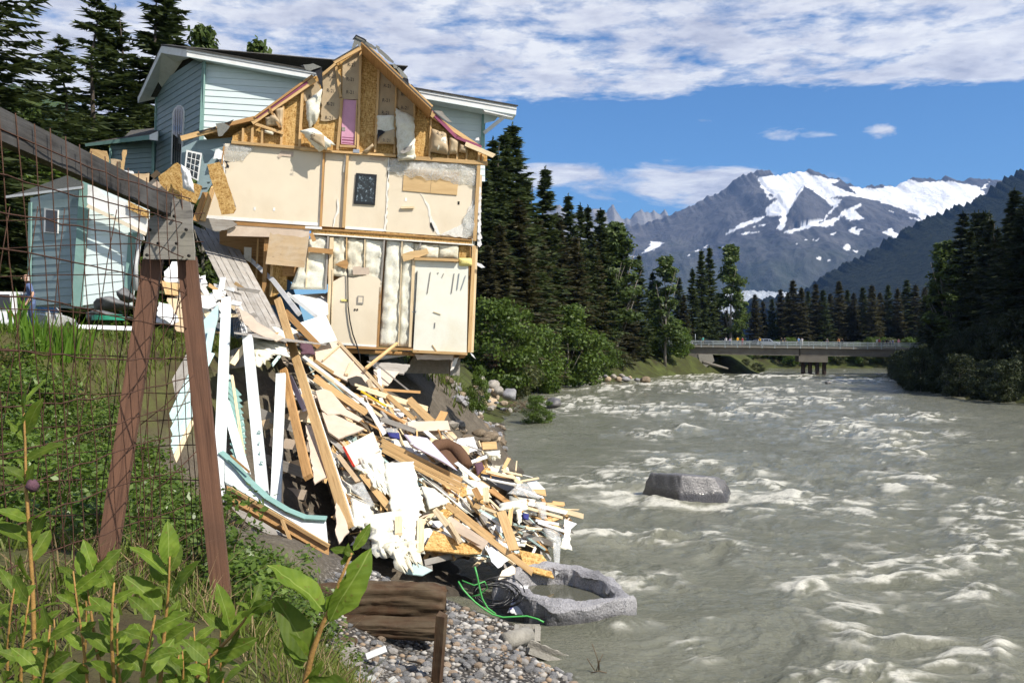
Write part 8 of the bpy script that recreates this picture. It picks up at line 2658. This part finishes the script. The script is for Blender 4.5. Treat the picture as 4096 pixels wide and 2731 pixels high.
for i, (x, y, z, s) in enumerate(peb):
    if i < 290:
        o = bpy.data.objects.new('pebble', PB[i % 8])
        link(o, ground, Matrix.Translation((x, y, z + s * .25)) @ Matrix.Rotation(scr.uniform(0, 6), 4, 'Z') @ Matrix.Diagonal((s, s * scr.uniform(.65, 1), s * .62, 1)))
    else:
        q = icv * (1 + .2 * np.array([scr.uniform(-1, 1) for _ in range(len(icv))])[:, None]) * np.array([s, s * .8, s * .6]) + np.array([x, y, z + s * .2])
        FF.append(icf + len(icv) * len(VV))
        VV.append(q)
gr = obj('small_pebbles', mesh_np('small_pebbles', np.vstack(VV), np.vstack(FF), [M_pebmix], smooth=True), ground)
gr['kind'] = 'stuff'
# timber retaining wall
TB = [('s', (800, 2408), (1780, 2402), 132, .34, 13.4, M_rot, 'thick rotten timber at the top of the old retaining wall'), ('s', (860, 2520), (1750, 2508), 66, .34, 13.1, M_rot, 'second timber of the old retaining wall, mossy'), ('s', (820, 2588), (1420, 2580), 56, .25, 12.3, M_rot, 'lowest timber of the old retaining wall'), ('s', (250, 2330), (830, 2318), 22, .2, 10.8, M_greyw, 'grey timber edge half hidden in grass behind the left post')]
def timber(name, p0, p1, h, dpt, mat, seed, rough=.085, **kw):
    """a decayed squared timber: split, frayed and uneven"""
    p0, p1 = Vector(p0), Vector(p1)
    L = (p1 - p0).length
    nu, nv = max(20, int(L / .035)), 44
    th = np.linspace(0, 2 * np.pi, nv, endpoint=False)
    c_, s_ = np.cos(th), np.sin(th)
    k_ = np.maximum(np.abs(c_), np.abs(s_)) ** .85
    yy, zz = c_ / k_ * dpt / 2, s_ / k_ * h / 2
    U = np.linspace(-.5, .5, nu)
    X, T = np.meshgrid(U * L, th, indexing='ij')
    n = fbm(X * 1.2 + seed, T * 3.2, 5, seed) + .6 * (ridged(X * .7, T * 7.0, 3, seed + 3) - 1.2)
    k = 1 + rough * n * 2.2
    k = k * (1 - np.clip((X - L * .5 + .28) / .28, 0, 1) ** 2 * (.25 + .35 * fbm(T * 1.5, T * 0 + seed, 2, seed)))
    ends = np.where(np.abs(X) > L * .5 - .04, -.06 * (fbm(T * 4, T * 2 + seed, 3, seed)), 0)
    V = np.stack([X + ends * np.sign(X), yy[None] * k, zz[None] * k + .03 * np.sin(X * 2 + seed)], -1).reshape(-1, 3)
    f_ = [(i * nv + j, i * nv + (j + 1) % nv, (i + 1) * nv + (j + 1) % nv, (i + 1) * nv + j) for i in range(nu - 1) for j in range(nv)]
    f_ += [tuple(range(nv))[::-1], tuple((nu - 1) * nv + j for j in range(nv))]
    mw = Matrix.Translation((p0 + p1) / 2) @ frame(p1 - p0, Vector((0, -.15, 1)))
    return obj(name, mesh_from(name, V, f_, [mat], smooth=True), None, mw, **kw)


for i, (k, p, q, w, tt, dd, mt, lab) in enumerate(TB):
    timber('wall_timber', at(*p, dd), at(*q, dd), w * dd / F, tt, mt, 31 + i, label=lab, cat='timber', group='retaining wall timbers')
board('wall_post', at(1768, 2455, 11.9), at(1742, 2790, 11.9), .12, .12, Vector((-.3, -1, 0)), M_rot, None, rag=.03, label='dark upright post standing in the gravel', cat='post')
for p, q, w, dd, lab in (((1405, 2595), (1300, 2790), 70, 10.5, 'grey angled timber end in the lower gravel'), ((980, 2540), (900, 2680), 90, 8.6, 'square grey timber end in the grass'), ((870, 2420), (760, 2560), 70, 7.6, 'weathered timber end beside the right brown post'), ((1320, 2640), (1230, 2720), 60, 9.8, 'rotten stump end below the timbers')):
    board('timber_end', at(*p, dd), at(*q, dd - .25), w * dd / F, .18, Vector((.2, -1, .5)), M_greyw if 'grey' in lab or 'weath' in lab else M_rot, None, rag=.03, label=lab, cat='timber', group='timber ends in the grass')
# concrete footing in the shallows
ft = thing('concrete_footing', 'broken concrete pipe footing with slab lying in the shallows', 'footing', at(2110, 2590, 15.3))
tube('cylinder', [at(*Z('a3', (795, 1255))[0], 14.9), at(*Z('a3', (965, 1205))[0], 15.4)], .145, M_conc, ft, 20)
panel('slab', [at(*q, 15.0) for q in Z('a3', (985, 1240), (1050, 1262), (1400, 1415), (1380, 1440), (1210, 1400), (955, 1300))], .16, Vector((0, -.6, .8)), M_conc, ft, .015, .06)
board('slab', at(*Z('a3', (960, 1320))[0], 14.8), at(*Z('a3', (1220, 1415))[0], 14.8), .10, .10, Vector((0, -1, .4)), M_conc, ft, rag=.03)
board('bracket', at(*Z('a3', (860, 1148))[0], 15.9), at(*Z('a3', (1060, 1152))[0], 15.9), .13, .12, Vector((0, -1, .3)), M_conc, ft, rag=.02)
board('bracket', at(*Z('a3', (1040, 1150))[0], 15.8), at(*Z('a3', (1036, 1260))[0], 15.6), .10, .12, Vector((0, -1, .3)), M_conc, ft, rag=.02)
board('bracket', at(*Z('a3', (880, 1150))[0], 15.8), at(*Z('a3', (880, 1190))[0], 15.6), .08, .12, Vector((0, -1, .3)), M_conc, ft, rag=.02)
# hose and cable
h1 = [at(*q, 16.6 - .05 * i) for i, q in enumerate(Z('a3', (440, 800), (475, 860), (520, 910), (570, 960), (630, 1005), (700, 1050), (780, 1072), (960, 1062), (1040, 1085), (1085, 1108)))]
tube('garden_hose', h1, .018, M_hose, None, 6, label='green garden hose trailing from the gravel into the river', cat='hose')
h2 = [at(*q, 16.4) for q in Z('a3', (565, 690), (585, 770), (600, 850), (620, 930), (660, 1000), (720, 1045))]
tube('garden_hose', h2, .017, M_hose, None, 6, label='loop of green hose standing up from the gravel', cat='hose')
h3 = [at(*q, 16.7) for q in Z('a3', (470, 795), (560, 830), (640, 800), (660, 850), (600, 900), (540, 915))]
tube('garden_hose', h3, .014, M_hose, None, 6, label='small coil of pale green line beside the hose', cat='hose')
coil = thing('cable_coil', 'coil of black cable under the wreck beside the hose', 'cable', at(*Z('a3', (720, 900))[0], 16.9))
for i in range(7):
    c_ = at(*Z('a3', (700 + i * 8, 880 + (i % 3) * 14))[0], 16.9 + .03 * i)
    tube('strand', [c_ + Vector((math.cos(a) * (.30 + .03 * i), .1 * math.sin(a * 2 + i), math.sin(a) * (.16 + .02 * i))) for a in np.linspace(0, 6.1, 16)], .013, M_black, coil, 5)
board('white_chip', at(*Z('a6', (1425, 1335))[0], 11.6), at(*Z('a6', (1590, 1268))[0], 11.6), .08, .03, Vector((0, -1, .5)), M_white, None, label='white painted stick lying on the gravel', cat='stick')
for i, (x, y) in enumerate(((1350, 1530), (1470, 1530), (1640, 1535), (750, 1150))):
    (px, py), = Z('a6', (x, y))
    dd = 11.0
    P = [at(px + a, py + b, dd) for a, b in ((-24, -8), (10, -16), (26, 6), (-6, 14))]
    panel('paint_flake', P, .01, Vector((0, -1, .6)), M_white, None, .01, .05, label='white wood flake at the bottom gravel edge, %s from the grass' % ORD[(1, 2, 3, 0)[i]], cat='flake', group='white flakes on the gravel')
sponge = [at(*q, 13.2) for q in Z('a6', (440, 600), (520, 570), (560, 600), (480, 620))]
for i in range(9):
    px, py = 930 + scr.uniform(0, 170), 2235 + scr.uniform(0, 55)
    stone('foam_crumb', 'white foam crumb on the ground under the porch leg', px, py, 26, 16, M_cloth, 850 + i % 3, depth=13.8, cat='crumb', group='white foam crumbs', sub=1)
# leafy bush and twigs in the river
e = plant('alder1', 'river_bush', 'small leafy bush standing in the river beside the stones', 'bush', at(2148, 1678, 63).x, 63, WZ - .15, .22, .20)
tw = thing('drift_twigs', 'bare drift branches caught by the round boulder', 'branches', at(2060, 1645, 70))
for i in range(16):
    a0 = at(2010 + i * 8, 1648, 70)
    tube('twig', [a0, a0 + Vector((scr.gauss(0, .4), 0, scr.uniform(.1, .5))), a0 + Vector((scr.gauss(.2, .8), 0, scr.uniform(.2, 1.2)))], .03, M_brush, tw, 4)
tw = thing('river_twig', 'thin bare twig poking out of the near water', 'twig', at(2385, 2690, 14.1))
for q in (((1480, 1480), (1500, 1420), (1530, 1350)), ((1500, 1470), (1490, 1380), (1450, 1270)), ((1470, 1470), (1430, 1410), (1412, 1380)), ((1440, 1490), (1500, 1475), (1560, 1490)), ((1505, 1470), (1500, 1400), (1510, 1395))):
    tube('twig', [at(*p, 14.2) for p in Z('a3', *q)], .008, M_brush, tw, 4)
# dead brush on the bank past the house, willow-brown
for i, (px, py, dd, s) in enumerate(((1985, 1490, 88, .55), (2040, 1520, 100, .6), (2100, 1545, 112, .6), (2010, 1545, 96, .5), (2075, 1500, 110, .6))):
    KIND.setdefault('brush', (mesh_np('brush_crown', *broad_mesh(61, 6, 3.4, 30, 4200, .16, .02), [M_brush]), trunk_mesh('brush_trunk', 4, .08, M_bark, 44, 9)))
    plant('brush', 'dead_brush', 'brown flattened brush above the boulders, %s from the house' % ORD[(0, 2, 4, 1, 3)[i]], 'brush', at(px, py, dd).x, dd, at(px, py, dd).z, s * 1.2, s * .6, 'dead brush above the boulders')
plant('alder0', 'vine_bush', 'green vines hanging under the broken house corner', 'bush', HP(1905, 1500, -1.5).x, 34.5, -2.3, .09, .17)

# ------------------------------------------------------------------ air
hz = [(-9500, -300, -8.2), (12500, -300, -8.2), (12500, 12500, -8.2), (-9500, 12500, -8.2)]
v = [Vector(p) for p in hz] + [Vector((p[0], p[1], 1700)) for p in hz]
m, t = material('mountain air')
pv = t.add('ShaderNodeVolumePrincipled', {'Color': (.24, .48, 1.0, 1), 'Density': HAZE, 'Anisotropy': 0.2})
t.add('ShaderNodeOutputMaterial', {'Volume': pv.outputs[0]})
obj('haze', mesh_from('haze', v, [(3, 2, 1, 0), (4, 5, 6, 7), (0, 1, 5, 4), (1, 2, 6, 5), (2, 3, 7, 6), (3, 0, 4, 7)], [m]), kind='stuff', label='thin blue mountain air over the whole valley', cat='haze')
